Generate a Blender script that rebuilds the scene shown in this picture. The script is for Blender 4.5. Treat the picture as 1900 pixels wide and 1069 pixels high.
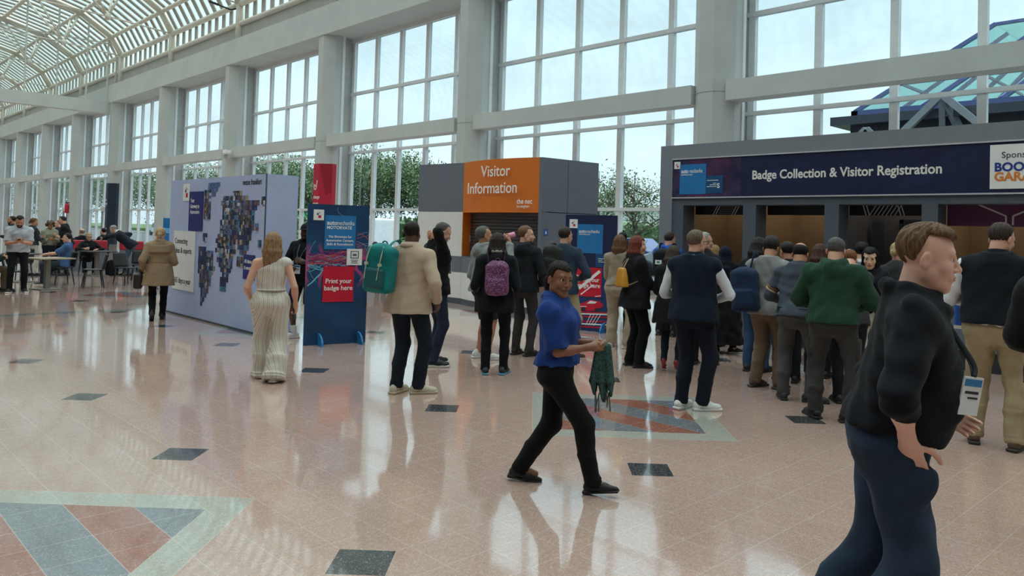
import bpy, math, random
import numpy as np
from mathutils import Vector, Matrix

random.seed(7)
rng = np.random.default_rng(7)
for _o in list(bpy.data.objects):
    bpy.data.objects.remove(_o)
SC = bpy.context.scene
COL = SC.collection
PI = math.pi

# ------------------------------------------------------------------ camera
YAW, PITCH, ROLL = math.radians(44.106), math.radians(1.497), math.radians(1.6256)
EYE = 1.682
_cp, _sp, _cy, _sy, _cr, _sr = math.cos(PITCH), math.sin(PITCH), math.cos(YAW), math.sin(YAW), math.cos(ROLL), math.sin(ROLL)
_f = Vector((_sy * _cp, _cy * _cp, _sp))
_r = Vector((_cy, -_sy, 0))
_u = _r.cross(_f)
_r2 = _r * _cr + _u * _sr
_u2 = -_r * _sr + _u * _cr
cam_d = bpy.data.cameras.new('camera')
cam = bpy.data.objects.new('camera', cam_d)
COL.objects.link(cam)
cam_d.sensor_width = 36.0
cam_d.lens = 36.0 * 1436.5 / 1900.0
cam_d.shift_x = -21.37 / 1900.0
cam_d.shift_y = -142.3 / 1900.0
cam_d.clip_end = 1500
cam.matrix_world = Matrix(((_r2.x, _u2.x, -_f.x, 0), (_r2.y, _u2.y, -_f.y, 0), (_r2.z, _u2.z, -_f.z, EYE), (0, 0, 0, 1)))
SC.camera = cam

# ------------------------------------------------------------------ exposure, sky
SC.view_settings.view_transform = 'Standard'
SC.view_settings.look = 'None'
SC.view_settings.gamma = 1.0
SC.view_settings.use_curve_mapping = False
SC.view_settings.exposure = -0.22
SC.cycles.max_bounces = 10
SC.cycles.diffuse_bounces = 5
SC.cycles.glossy_bounces = 4
SC.cycles.transparent_max_bounces = 16
SC.cycles.sample_clamp_indirect = 6.0
SC.cycles.use_denoising = True

W = bpy.data.worlds.new('overcast_sky')
SC.world = W
W.use_nodes = True
_nt = W.node_tree
for n in list(_nt.nodes):
    _nt.nodes.remove(n)
_tc = _nt.nodes.new('ShaderNodeTexCoord')
_sep = _nt.nodes.new('ShaderNodeSeparateXYZ')
_nt.links.new(_tc.outputs['Generated'], _sep.inputs[0])
_ramp = _nt.nodes.new('ShaderNodeValToRGB')
_nt.links.new(_sep.outputs['Z'], _ramp.inputs[0])
_e = _ramp.color_ramp.elements
# overcast sky: the zenith is several times as bright as the horizon
_e[0].position = 0.0
_e[0].color = (0.27, 0.295, 0.305, 1)
_e[1].position = 1.0
_e[1].color = (1.0, 1.0, 1.0, 1)
for pos, c in ((0.06, (0.30, 0.325, 0.332, 1)), (0.30, (0.235, 0.275, 0.29, 1)), (0.5, (0.42, 0.45, 0.46, 1)), (0.75, (0.9, 0.92, 0.93, 1))):
    el = _ramp.color_ramp.elements.new(pos)
    el.color = c
_mp = _nt.nodes.new('ShaderNodeMapping')
_mp.inputs['Scale'].default_value = (2.2, 2.2, 7.0)
_nt.links.new(_tc.outputs['Generated'], _mp.inputs[0])
_nz = _nt.nodes.new('ShaderNodeTexNoise')
_nz.inputs['Scale'].default_value = 1.6
_nz.inputs['Detail'].default_value = 5
_nt.links.new(_mp.outputs[0], _nz.inputs['Vector'])
_mr = _nt.nodes.new('ShaderNodeMapRange')
_mr.inputs['From Min'].default_value = 0.3
_mr.inputs['From Max'].default_value = 0.7
_mr.inputs['To Min'].default_value = 0.86
_mr.inputs['To Max'].default_value = 1.12
_nt.links.new(_nz.outputs['Fac'], _mr.inputs['Value'])
_bg = _nt.nodes.new('ShaderNodeBackground')
_nt.links.new(_ramp.outputs[0], _bg.inputs['Color'])
_ms = _nt.nodes.new('ShaderNodeMath')
_ms.operation = 'MULTIPLY'
_nt.links.new(_mr.outputs[0], _ms.inputs[0])
SKY = 6.7
_ms.inputs[1].default_value = SKY
_nt.links.new(_ms.outputs[0], _bg.inputs['Strength'])
_ow = _nt.nodes.new('ShaderNodeOutputWorld')
_nt.links.new(_bg.outputs[0], _ow.inputs[0])

# ------------------------------------------------------------------ materials
MATS = {}


class NT:
    """small helper for writing node trees"""

    def __init__(s, name):
        s.m = bpy.data.materials.new(name)
        s.m.use_nodes = True
        s.t = s.m.node_tree
        s.b = s.t.nodes['Principled BSDF']
        s.out = s.t.nodes['Material Output']

    def n(s, typ, **kw):
        x = s.t.nodes.new(typ)
        for k, v in kw.items():
            setattr(x, k, v)
        return x

    def l(s, a, b):
        s.t.links.new(a, b)

    def put(s, sock, v):
        if isinstance(v, (int, float)):
            sock.default_value = v
        elif isinstance(v, (tuple, list)):
            sock.default_value = tuple(v) + ((1,) if len(v) == 3 and len(sock.default_value) == 4 else ())
        else:
            s.l(v, sock)

    def m1(s, op, a, b=0.0, c=0.0):
        x = s.n('ShaderNodeMath', operation=op)
        s.put(x.inputs[0], a)
        s.put(x.inputs[1], b)
        s.put(x.inputs[2], c)
        return x.outputs[0]

    def mix(s, f, a, b):
        x = s.n('ShaderNodeMix', data_type='RGBA')
        s.put(x.inputs[0], f)
        s.put(x.inputs[6], a)
        s.put(x.inputs[7], b)
        return x.outputs[2]

    def noise(s, vec, scale, detail=3.0, rough=0.55):
        x = s.n('ShaderNodeTexNoise')
        s.l(vec, x.inputs['Vector'])
        x.inputs['Scale'].default_value = scale
        x.inputs['Detail'].default_value = detail
        x.inputs['Roughness'].default_value = rough
        return x.outputs['Fac']

    def obj(s):
        return s.n('ShaderNodeTexCoord').outputs['Object']

    def rng(s, v, a, b, c, d):
        x = s.n('ShaderNodeMapRange')
        s.put(x.inputs[0], v)
        for i, k in enumerate((a, b, c, d)):
            x.inputs[i + 1].default_value = k
        return x.outputs[0]

    def bump(s, h, strength=0.3, dist=0.01):
        x = s.n('ShaderNodeBump')
        x.inputs['Strength'].default_value = strength
        x.inputs['Distance'].default_value = dist
        s.l(h, x.inputs['Height'])
        s.l(x.outputs[0], s.b.inputs['Normal'])


def lin(c):
    return tuple(((v / 255.0) / 12.92 if v <= 10 else ((v / 255.0 + 0.055) / 1.055) ** 2.4) for v in c)


def mat(name, rgb, rough=0.6, metal=0.0, var=0.08, scale=6.0, bump=0.0, bscale=40.0, spec=0.5, sheen=0.0):
    """plain procedural material; rgb are 0-255 display values of the surface colour"""
    if name in MATS:
        return MATS[name]
    t = NT(name)
    c = lin(rgb)
    o = t.obj()
    f = t.noise(o, scale)
    t.put(t.b.inputs['Base Color'], t.mix(t.rng(f, 0.3, 0.7, 0, 1), tuple(v * (1 - var) for v in c), tuple(min(1, v * (1 + var)) for v in c)))
    t.b.inputs['Roughness'].default_value = rough
    t.b.inputs['Metallic'].default_value = metal
    t.b.inputs['Specular IOR Level'].default_value = spec
    if sheen:
        t.b.inputs['Sheen Weight'].default_value = sheen
    if bump:
        t.bump(t.noise(o, bscale, 2), bump, 0.01)
    MATS[name] = t.m
    return t.m


def cloth(name, rgb, rough=0.85, var=0.18, fold=0.5, weave=0.12, sheen=0.04):
    if name in MATS:
        return MATS[name]
    t = NT(name)
    c = lin(rgb)
    if sum(c) < .09:
        c = tuple(v * .68 for v in c)
    o = t.obj()
    big = t.noise(o, 5.0, 4)
    t.put(t.b.inputs['Base Color'], t.mix(t.rng(big, 0.3, 0.7, 0, 1), tuple(v * (1 - var) for v in c), tuple(v * (1 + var) for v in c)))
    t.b.inputs['Roughness'].default_value = rough
    t.b.inputs['Specular IOR Level'].default_value = 0.15
    t.b.inputs['Sheen Weight'].default_value = sheen
    t.b.inputs['Sheen Roughness'].default_value = 0.5
    mp = t.n('ShaderNodeMapping')
    mp.inputs['Scale'].default_value = (1.0, 1.0, 1.6)
    t.l(o, mp.inputs[0])
    folds = t.noise(mp.outputs[0], 9.0, 2)
    fine = t.noise(o, 180.0, 1)
    h = t.m1('ADD', t.m1('MULTIPLY', folds, fold), t.m1('MULTIPLY', fine, weave))
    t.bump(h, 0.30, 0.02)
    MATS[name] = t.m
    return t.m


def glow(name, rgb, strength):
    if name in MATS:
        return MATS[name]
    t = NT(name)
    t.b.inputs['Base Color'].default_value = lin(rgb) + (1,)
    t.b.inputs['Emission Color'].default_value = lin(rgb) + (1,)
    t.b.inputs['Emission Strength'].default_value = strength
    MATS[name] = t.m
    return t.m


def glass(name, tint, refl=0.7):
    if name in MATS:
        return MATS[name]
    t = NT(name)
    t.t.nodes.remove(t.b)
    tr = t.n('ShaderNodeBsdfTransparent')
    gl = t.n('ShaderNodeBsdfGlossy')
    gl.inputs['Roughness'].default_value = 0.02
    gl.inputs['Color'].default_value = (0.9, 0.95, 0.95, 1)
    o = t.obj()
    d = t.rng(t.noise(o, 0.9, 4), 0.3, 0.7, 0.96, 1.0)     # faint dirt on the pane
    mx = t.n('ShaderNodeMix', data_type='RGBA', blend_type='MULTIPLY')
    mx.inputs[0].default_value = 1
    mx.inputs[6].default_value = tuple(tint) + (1,)
    t.l(d, mx.inputs[7])
    t.l(mx.outputs[2], tr.inputs[0])
    lw = t.n('ShaderNodeLayerWeight')
    lw.inputs['Blend'].default_value = 0.5
    fr = t.m1('ADD', t.m1('MULTIPLY', t.m1('POWER', lw.outputs['Facing'], 5.0), 0.95), 0.04)
    ms = t.n('ShaderNodeMixShader')
    t.l(t.m1('MULTIPLY', fr, refl), ms.inputs[0])
    t.l(tr.outputs[0], ms.inputs[1])
    t.l(gl.outputs[0], ms.inputs[2])
    t.l(ms.outputs[0], t.out.inputs[0])
    MATS[name] = t.m
    return t.m


def floor_material():
    t = NT('terrazzo_floor')
    g = t.n('ShaderNodeNewGeometry').outputs['Position']
    sp = t.n('ShaderNodeSeparateXYZ')
    t.l(g, sp.inputs[0])
    u = t.m1('DIVIDE', t.m1('SUBTRACT', sp.outputs[0], 2.1896), 2.4)
    v = t.m1('DIVIDE', t.m1('SUBTRACT', 12.9555, sp.outputs[1]), 2.4)
    rd = lambda x: t.m1('ROUND', x)
    ab = lambda x: t.m1('ABSOLUTE', x)
    lt = lambda a, b: t.m1('LESS_THAN', a, b)
    mul = lambda a, b: t.m1('MULTIPLY', a, b)
    sub = lambda a, b: t.m1('SUBTRACT', a, b)
    add = lambda a, b: t.m1('ADD', a, b)
    a = ab(sub(u, rd(u)))
    b = ab(sub(v, rd(v)))
    dark = mul(lt(add(a, b), 0.086), lt(v, 4.5))
    mu0 = sub(u, 1.5)
    mu = sub(mu0, mul(2.0, rd(t.m1('DIVIDE', mu0, 2.0))))
    mv0 = sub(v, 0.5)
    mv = sub(mv0, mul(3.0, rd(t.m1('DIVIDE', mv0, 3.0))))
    m = add(ab(mu), ab(mv))
    border = lt(m, 0.5)
    inner = lt(m, 0.377)
    fl = t.m1('FLOOR', t.m1('DIVIDE', mu, 0.125))
    red = t.m1('ABSOLUTE', t.m1('MODULO', fl, 2.0))
    # jointing grid of 0.3 m tiles
    gu = mul(u, 8.0)
    gv = mul(v, 8.0)
    lu = lt(ab(sub(gu, rd(gu))), 0.008)
    lv = lt(ab(sub(gv, rd(gv))), 0.008)
    edge = t.m1('MAXIMUM', lt(ab(sub(m, 0.5)), 0.0018), lt(ab(sub(m, 0.377)), 0.0018))
    joint = t.m1('MAXIMUM', t.m1('MAXIMUM', lu, lv), edge)
    # chips
    vo = t.n('ShaderNodeTexVoronoi')
    vo.inputs['Scale'].default_value = 120
    t.l(g, vo.inputs['Vector'])
    sc = t.n('ShaderNodeSeparateColor')
    t.l(vo.outputs['Color'], sc.inputs[0])
    chip = sc.outputs[0]
    vo2 = t.n('ShaderNodeTexVoronoi')
    vo2.inputs['Scale'].default_value = 260
    t.l(g, vo2.inputs['Vector'])
    sc2 = t.n('ShaderNodeSeparateColor')
    t.l(vo2.outputs['Color'], sc2.inputs[0])
    chip = add(mul(chip, 0.55), mul(sc2.outputs[0], 0.45))
    wide = t.rng(t.noise(g, 0.7, 3), 0.3, 0.7, 0, 1)
    pink = t.mix(wide, (0.51, 0.342, 0.285), (0.58, 0.395, 0.335))
    grey = (0.20, 0.225, 0.255)
    redc = (0.36, 0.135, 0.095)
    pale = (0.46, 0.455, 0.40)
    ink = (0.055, 0.06, 0.068)
    col = t.mix(border, pink, pale)
    col = t.mix(inner, col, t.mix(red, grey, redc))
    col = t.mix(dark, col, ink)
    band = ab(add(v, 1.12))
    col = t.mix(lt(band, 0.075), col, pale)
    col = t.mix(lt(band, 0.030), col, (0.16, 0.18, 0.2))
    spark = t.rng(chip, 0.2, 0.85, 0.82, 1.18)
    x = t.n('ShaderNodeMix', data_type='RGBA', blend_type='MULTIPLY')
    x.inputs[0].default_value = 1
    t.l(col, x.inputs[6])
    t.l(spark, x.inputs[7])
    col = x.outputs[2]
    col = t.mix(mul(t.m1('GREATER_THAN', chip, 0.80), 0.35), col, (0.70, 0.62, 0.56))
    col = t.mix(mul(joint, mul(sub(1.0, dark), 0.55)), col, (0.70, 0.62, 0.55))
    t.l(col, t.b.inputs['Base Color'])
    rough = t.rng(t.noise(g, 2.5, 3), 0.3, 0.7, 0.07, 0.12)
    t.l(rough, t.b.inputs['Roughness'])
    t.b.inputs['Specular IOR Level'].default_value = 0.6
    t.b.inputs['Coat Weight'].default_value = 0.55
    t.b.inputs['Coat Roughness'].default_value = 0.045
    t.b.inputs['Coat IOR'].default_value = 1.6
    mp = t.n('ShaderNodeMapping')
    mp.inputs['Scale'].default_value = (1, 1, 1)
    t.l(g, mp.inputs[0])
    t.bump(t.noise(mp.outputs[0], 3.2, 2), 0.05, 0.02)
    return t.m


# ------------------------------------------------------------------ mesh helpers
class MB:
    """collects shapes and links them as one mesh object"""

    def __init__(s):
        s.v, s.f, s.mi, s.ms = [], [], [], []
        s.cur = 0

    def use(s, m):
        if m not in s.ms:
            s.ms.append(m)
        s.cur = s.ms.index(m)
        return s

    def add(s, vs, fs):
        o = len(s.v)
        s.v += [tuple(p) for p in vs]
        s.f += [tuple(i + o for i in q) for q in fs]
        s.mi += [s.cur] * len(fs)
        return s

    def box(s, lo, hi, R=None, o=None):
        x0, y0, z0 = lo
        x1, y1, z1 = hi
        vs = [(x0, y0, z0), (x1, y0, z0), (x1, y1, z0), (x0, y1, z0), (x0, y0, z1), (x1, y0, z1), (x1, y1, z1), (x0, y1, z1)]
        if R is not None:
            vs = [tuple(R @ Vector(p) + (o or Vector())) for p in vs]
        return s.add(vs, [(3, 2, 1, 0), (4, 5, 6, 7), (0, 1, 5, 4), (1, 2, 6, 5), (2, 3, 7, 6), (3, 0, 4, 7)])

    def prism(s, pts, z0, z1):
        """pts: (x,y) outline, counter-clockwise"""
        n = len(pts)
        vs = [(x, y, z0) for x, y in pts] + [(x, y, z1) for x, y in pts]
        fs = [tuple(range(n - 1, -1, -1)), tuple(range(n, 2 * n))]
        fs += [(i, (i + 1) % n, n + (i + 1) % n, n + i) for i in range(n)]
        return s.add(vs, fs)

    def slab(s, a, b, w, h, up=(0, 0, 1)):
        """bar of section w (sideways) x h (along up) from a to b"""
        a, b = Vector(a), Vector(b)
        d = (b - a).normalized()
        sd = d.cross(Vector(up))
        if sd.length < 1e-4:
            sd = Vector((1, 0, 0))
        sd.normalize()
        u = sd.cross(d)
        vs = []
        for p in (a, b):
            for i, j in ((-1, -1), (1, -1), (1, 1), (-1, 1)):
                vs.append(tuple(p + sd * (i * w / 2) + u * (j * h / 2)))
        return s.add(vs, [(3, 2, 1, 0), (4, 5, 6, 7), (0, 1, 5, 4), (1, 2, 6, 5), (2, 3, 7, 6), (3, 0, 4, 7)])

    def tube(s, pts, r, n=8, closed=False, flat=1.0, up=None):
        pts = [Vector(p) for p in pts]
        N = len(pts)
        rs = r if isinstance(r, (list, tuple)) else [r] * N
        vs, fs = [], []
        prev = None
        for i, p in enumerate(pts):
            a = pts[i - 1] if (i > 0 or closed) else p
            b = pts[(i + 1) % N] if (i < N - 1 or closed) else p
            d = (b - a).normalized()
            if up is not None:
                sd = d.cross(Vector(up))
            elif prev is None:
                sd = d.cross(Vector((0, 0, 1)) if abs(d.z) < .9 else Vector((1, 0, 0)))
            else:
                sd = prev - d * prev.dot(d)
            sd.normalize()
            prev = sd
            u = sd.cross(d)
            for k in range(n):
                t = 2 * PI * k / n
                vs.append(tuple(p + sd * (math.cos(t) * rs[i]) + u * (math.sin(t) * rs[i] * flat)))
        for i in range(N if closed else N - 1):
            j = (i + 1) % N
            for k in range(n):
                fs.append((i * n + k, i * n + (k + 1) % n, j * n + (k + 1) % n, j * n + k))
        if not closed:
            fs.append(tuple(range(n - 1, -1, -1)))
            fs.append(tuple(range((N - 1) * n, N * n)))
        return s.add(vs, fs)

    def lathe(s, prof, c=(0, 0, 0), n=20, R=None):
        vs, fs = [], []
        for r, z in prof:
            for k in range(n):
                t = 2 * PI * k / n
                p = Vector((r * math.cos(t), r * math.sin(t), z))
                if R is not None:
                    p = R @ p
                vs.append(tuple(p + Vector(c)))
        for i in range(len(prof) - 1):
            for k in range(n):
                fs.append((i * n + k, i * n + (k + 1) % n, (i + 1) * n + (k + 1) % n, (i + 1) * n + k))
        fs.append(tuple(range(n - 1, -1, -1)))
        fs.append(tuple(range((len(prof) - 1) * n, len(prof) * n)))
        return s.add(vs, fs)

    def build(s, name, m=None, parent=None, smooth=False, bevel=0.0):
        me = bpy.data.meshes.new(name)
        me.from_pydata(s.v, [], s.f)
        ms = s.ms if s.ms else [m]
        for x in ms:
            me.materials.append(x)
        if len(ms) > 1:
            me.polygons.foreach_set('material_index', s.mi)
        if smooth:
            me.polygons.foreach_set('use_smooth', [True] * len(me.polygons))
        me.update()
        o = bpy.data.objects.new(name, me)
        COL.objects.link(o)
        if parent is not None:
            o.parent = parent
            o.matrix_parent_inverse = parent.matrix_basis.inverted()
        if bevel:
            b = o.modifiers.new('bevel', 'BEVEL')
            b.width = bevel
            b.segments = 2
            b.limit_method = 'ANGLE'
        return o


def tag(o, label=None, cat=None, group=None, kind=None):
    if label:
        o['label'] = label
    if cat:
        o['category'] = cat
    if group:
        o['group'] = group
    if kind:
        o['kind'] = kind
    return o


def empty(name, loc=(0, 0, 0), rz=0.0):
    o = bpy.data.objects.new(name, None)
    o.empty_display_size = 0.1
    o.location = loc
    o.rotation_euler = (0, 0, rz)
    COL.objects.link(o)
    return o


def thing(name, label, cat, loc=(0, 0, 0), rz=0.0, group=None):
    return tag(empty(name, loc, rz), label, cat, group)


def struct(o):
    o['kind'] = 'structure'
    return o


def copy_tree(o, parent=None):
    c = o.copy()
    COL.objects.link(c)
    if parent is not None:
        c.parent = parent
    for ch in list(o.children):
        copy_tree(ch, c)
    return c


class Face:
    """a flat face in space: put(u, v) with u along the face, v up, d out of it"""

    def __init__(s, o, right, up=(0, 0, 1)):
        s.o = Vector(o)
        s.r = Vector(right).normalized()
        s.u = Vector(up).normalized()
        s.n = s.r.cross(s.u)
        s.R = Matrix((s.r, s.u, s.n)).transposed()

    def p(s, u, v, d=0.0):
        return s.o + s.r * u + s.u * v + s.n * d

    def rect(s, u0, v0, u1, v1, d0=0.0, d1=0.004, mb=None):
        mb = mb or MB()
        return mb.box((u0, v0, d0), (u1, v1, d1), s.R, s.o)

    def poly(s, pts, d0=0.0, d1=0.004, mb=None):
        mb = mb or MB()
        n = len(pts)
        vs = [tuple(s.p(u, v, d0)) for u, v in pts] + [tuple(s.p(u, v, d1)) for u, v in pts]
        fs = [tuple(range(n - 1, -1, -1)), tuple(range(n, 2 * n))] + [(i, (i + 1) % n, n + (i + 1) % n, n + i) for i in range(n)]
        return mb.add(vs, fs)

    def line(s, pts, w, d0=0.0, d1=0.004, mb=None):
        mb = mb or MB()
        for (a, b), (c, e) in zip(pts[:-1], pts[1:]):
            L = math.hypot(c - a, e - b) or 1e-6
            nx, ny = -(e - b) / L * w / 2, (c - a) / L * w / 2
            s.poly([(a + nx, b + ny), (a - nx, b - ny), (c - nx, e - ny), (c + nx, e + ny)], d0, d1, mb)
        return mb

    def text(s, txt, u, v, size, m, parent, d=0.006, align='LEFT', bold=0.0, name='lettering', sx=1.0, spacing=1.0):
        cu = bpy.data.curves.new('t', 'FONT')
        cu.body = txt
        cu.size = size
        cu.align_x = align
        cu.align_y = 'BOTTOM_BASELINE'
        cu.offset = bold * size
        cu.extrude = 0.0015
        cu.space_character = spacing
        cu.resolution_u = 3
        ob = bpy.data.objects.new('t', cu)
        COL.objects.link(ob)
        dg = bpy.context.evaluated_depsgraph_get()
        me = bpy.data.meshes.new_from_object(ob.evaluated_get(dg))
        bpy.data.objects.remove(ob)
        M = Matrix.Translation(s.p(u, v, d)) @ s.R.to_4x4() @ Matrix.Diagonal((sx, 1, 1, 1))
        me.transform(M)
        me.materials.clear()
        me.materials.append(m)
        me.name = name
        o = bpy.data.objects.new(name, me)
        COL.objects.link(o)
        if parent is not None:
            o.parent = parent
            o.matrix_parent_inverse = parent.matrix_basis.inverted()
        return o


M_FRAME = mat('painted_steel', (196, 196, 190), 0.5, var=0.05, scale=2.0)
M_COLUMN = mat('column_panel', (188, 191, 189), 0.55, var=0.05, scale=1.2)
M_WALL = mat('wall_plaster', (168, 165, 158), 0.7, var=0.06, scale=1.5)
M_BEAM = mat('beam_panel', (193, 196, 194), 0.6, var=0.05, scale=1.0)
M_MULL = mat('window_frame_paint', (222, 225, 227), 0.45, var=0.04)
M_RIB = mat('roof_steel', (212, 208, 196), 0.5, var=0.05)
M_SLAT = mat('roof_slat', (172, 172, 166), 0.6, var=0.08)
M_JAMB = mat('jamb_grey', (128, 127, 122), 0.6)
M_RETURN = mat('column_return_panel', (182, 184, 182), 0.55)
M_GLASS = glass('window_glass', (0.72, 0.79, 0.81), 0.6)
M_ROOFGLASS = glass('roof_glass', (0.60, 0.70, 0.675), 0.5)
M_WHITE = mat('white_print', (236, 236, 236), 0.5, var=0.02)
M_BLACK = mat('black_print', (22, 22, 24), 0.5, var=0.05)

# ------------------------------------------------------------------ setting: floor, window wall, roof
BAY, C0 = 9.6, 20.34
KS = list(range(-3, 10))
XF, XB = 16.64, 18.0           # column face, window plane
Y0, Y1 = C0 - 3 * BAY, C0 + 9 * BAY

mb = MB()
mb.box((-9.0, Y0 - 1, -0.2), (18.6, Y1 + 1, 0.0))
floor = struct(mb.build('floor', floor_material()))


def column(k):
    y = C0 + k * BAY
    b = MB()
    prof = [(XF, y + .21), (XF, y - .21), (XF + .384, y - .59), (17.34, y - .59), (17.34, y + .59), (XF + .384, y + .59)]
    b.prism(prof[::1], 0, 5.29)
    prof2 = [(XF + .012, y + .205), (XF + .012, y - .205), (XF + .39, y - .58), (17.33, y - .58), (17.33, y + .58), (XF + .39, y + .58)]
    b.prism(prof2, 5.29, 5.31)
    b.prism(prof, 5.31, 9.86)
    c = struct(b.build('column', M_COLUMN))
    j = MB()
    j.box((17.34, y - .36, 0), (18.2, y + .36, 9.86))
    j.build('column_return', M_RETURN, c)
    f = MB()
    f.box((17.34, y - .62, 0), (17.46, y - .56, 9.86))
    f.box((17.34, y + .56, 0), (17.46, y + .62, 9.86))
    f.build('column_flange', M_MULL, c)


def window_bay(n, k):
    """the glazed bay on the near (low y) side of column k"""
    y1 = C0 + k * BAY - .36
    y0 = C0 + (k - 1) * BAY + .36
    f = MB()
    ys = [C0 + k * BAY - .50 - 1.77 * i for i in range(5)] + [y0 + .10]
    for y in ys:
        f.box((XB - .05, y - .09, 0), (XB + .10, y + .09, 9.8))
    for z, h in ((7.45, .12), (4.88, .10), (2.42, .10)):
        f.box((XB - .075, y0, z - h / 2), (XB + .08, y1, z + h / 2))
    f.box((XB - .075, y0, 9.68), (XB + .1, y1, 9.86))
    f.box((XB - .075, y0, 0), (XB + .1, y1, .10))
    w = struct(f.build('window_%d' % n, M_MULL))
    g = MB()
    g.box((XB + .02, y0, .1), (XB + .03, y1, 9.7))
    g.build('glass_pane', M_GLASS, w)
    t = MB()
    t.box((XF + .10, C0 + (k - 1) * BAY + .50, 5.06), (XF + .62, C0 + k * BAY - .50, 5.55))
    struct(t.build('trim_%d' % n, M_BEAM))


for k in KS:
    column(k)
for n, k in enumerate(KS[1:]):
    window_bay(n + 1, k)

b = MB()
b.box((XF - .04, Y0 - 1, 9.86), (18.4, Y1 + 1, 11.10))
fascia = struct(b.build('wall_right', M_BEAM))
b = MB()
b.box((17.25, Y0 - 1, 11.10), (17.6, Y1 + 1, 12.10))
b.build('upstand', M_WALL, fascia)
b = MB()
for k in KS:
    y = C0 + k * BAY
    for a in (-4.6, -2.4, 2.4, 4.6):
        pass
fascia['kind'] = 'structure'

# roof: faceted vault, x/z of the facet edges
RP = [(17.2, 12.14), (17.2, 13.2), (16.5, 14.42), (14.5, 15.72), (11.75, 16.47), (7.6, 17.0), (3.6, 17.0), (-.55, 16.47), (-3.3, 15.72), (-5.3, 14.42), (-6.0, 13.2), (-6.0, 12.14)]
ceiling = struct(empty('ceiling', (5.6, C0, 12)))
for k in KS:
    y = C0 + k * BAY
    b = MB()
    for (x0, z0), (x1, z1) in zip(RP[:-1], RP[1:]):
        b.slab((x0, y, z0), (x1, y, z1), .26, .34, up=(0, 1, 0)) if False else b.tube([(x0, y, z0), (x1, y, z1)], .20, 10)
    b.tube([(17.2, y, 11.1), (17.2, y, 13.2)], .20, 12)
    b.tube([(-6.0, y, 11.1), (-6.0, y, 13.2)], .20, 12)
    b.build('roof_rib', M_RIB, ceiling, smooth=True)
for i, (x, z) in enumerate(RP):
    b = MB()
    b.tube([(x, Y0, z), (x, Y1, z)], .13 if i not in (1, 10) else .16, 10)
    b.build('purlin', M_RIB, ceiling, smooth=True)
for k in KS[1:]:
    y0 = C0 + (k - 1) * BAY
    b = MB()
    for (x0, z0), (x1, z1) in zip(RP[:-1], RP[1:]):
        dx, dz = x1 - x0, z1 - z0
        L = math.hypot(dx, dz)
        nx, nz = dz / L, -dx / L          # outward
        if nx * (x0 - 5.6) + nz * (z0 - 9) < 0:
            nx, nz = -nx, -nz
        for i in range(10):
            y = y0 + .48 + .96 * i
            b.slab((x0 + nx * .16, y, z0 + nz * .16), (x1 + nx * .16, y, z1 + nz * .16), .40, .05, up=(nx, 0, nz))
            b.slab((x0 + nx * .20, y, z0 + nz * .20), (x1 + nx * .20, y, z1 + nz * .20), .12, .06, up=(nx, 0, nz))
    b.build('louvre_panel', M_SLAT, ceiling)
b = MB()
for (x0, z0), (x1, z1) in zip(RP[:-1], RP[1:]):
    dx, dz = x1 - x0, z1 - z0
    L = math.hypot(dx, dz)
    nx, nz = dz / L, -dx / L
    if nx * (x0 - 5.6) + nz * (z0 - 9) < 0:
        nx, nz = -nx, -nz
    b.add([(x0 + nx * .26, Y0, z0 + nz * .26), (x1 + nx * .26, Y0, z1 + nz * .26), (x1 + nx * .26, Y1, z1 + nz * .26), (x0 + nx * .26, Y1, z0 + nz * .26)], [(0, 1, 2, 3)])
b.build('roof_glazing', M_ROOFGLASS, ceiling)
# hanging strut nodes with their tie rods
for k in KS:
    y = C0 + k * BAY
    for s in (1, -1):
        X = lambda x: 5.6 + s * (x - 5.6)
        hub = (X(13.55), y, 13.5)
        b = MB()
        for q in ((14.5, y, 15.72), (11.75, y, 16.47), (14.5, y + 2.4, 15.72), (11.75, y + 2.4, 16.47)):
            b.tube([hub, (X(q[0]), q[1], q[2])], .065, 8)
        b.lathe([(.02, -.22), (.16, -.18), (.17, .1), (.08, .2), (.02, .22)], hub, 12)
        b.tube([hub, (X(17.2), y, 13.2)], .045, 8)
        b.tube([hub, (5.6, y, 13.9)], .045, 8)
        b.build('roof_strut', M_RIB, ceiling, smooth=True)

# cross beam with its glazed bulkhead, far down the hall
yb = 59.4
b = MB()
b.box((-6.2, yb - .25, 9.12), (16.7, yb + .45, 9.95))
struct(b.build('trim_20', M_BEAM))
bh = MB()
for x in (11.55, 13.4, 15.2, 16.5, 9.7, 7.8, 5.9, 4.0, 2.1):
    zt = float(np.interp(x, [p[0] for p in RP[1:7]][::-1], [p[1] for p in RP[1:7]][::-1]))
    bh.box((x - .045, yb - .045, 9.95), (x + .045, yb + .045, zt))
bh.box((2.1, yb - .04, 14.02), (16.5, yb + .04, 14.10))
bh.box((17.0, yb - .05, 11.2), (17.1, yb + .05, 13.2))
bh.slab((16.5, yb, 14.4), (17.05, yb, 13.2), .09, .09)
w = struct(bh.build('window_20', M_FRAME))
g = MB()
g.box((-3, yb - .006, 9.95), (16.5, yb + .006, 14.3))
g.build('glass_pane', glass('bulkhead_glass', (.95, .97, .97), .5), w)

# the rest of the shell: opposite wall, both ends
b = MB()
b.box((-6.6, Y0 - 1, 0), (-6.2, Y1 + 1, 12.2))
struct(b.build('wall_left', mat('opposite_wall', (84, 80, 76), .8)))
b = MB()
b.box((-6.6, Y1 + .6, 0), (18.6, Y1 + 1, 17.3))
struct(b.build('wall_far', M_WALL))
b = MB()
b.box((-6.6, Y0 - 1, 0), (18.6, Y0 - .6, 17.3))
struct(b.build('wall_near', M_WALL))
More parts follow.
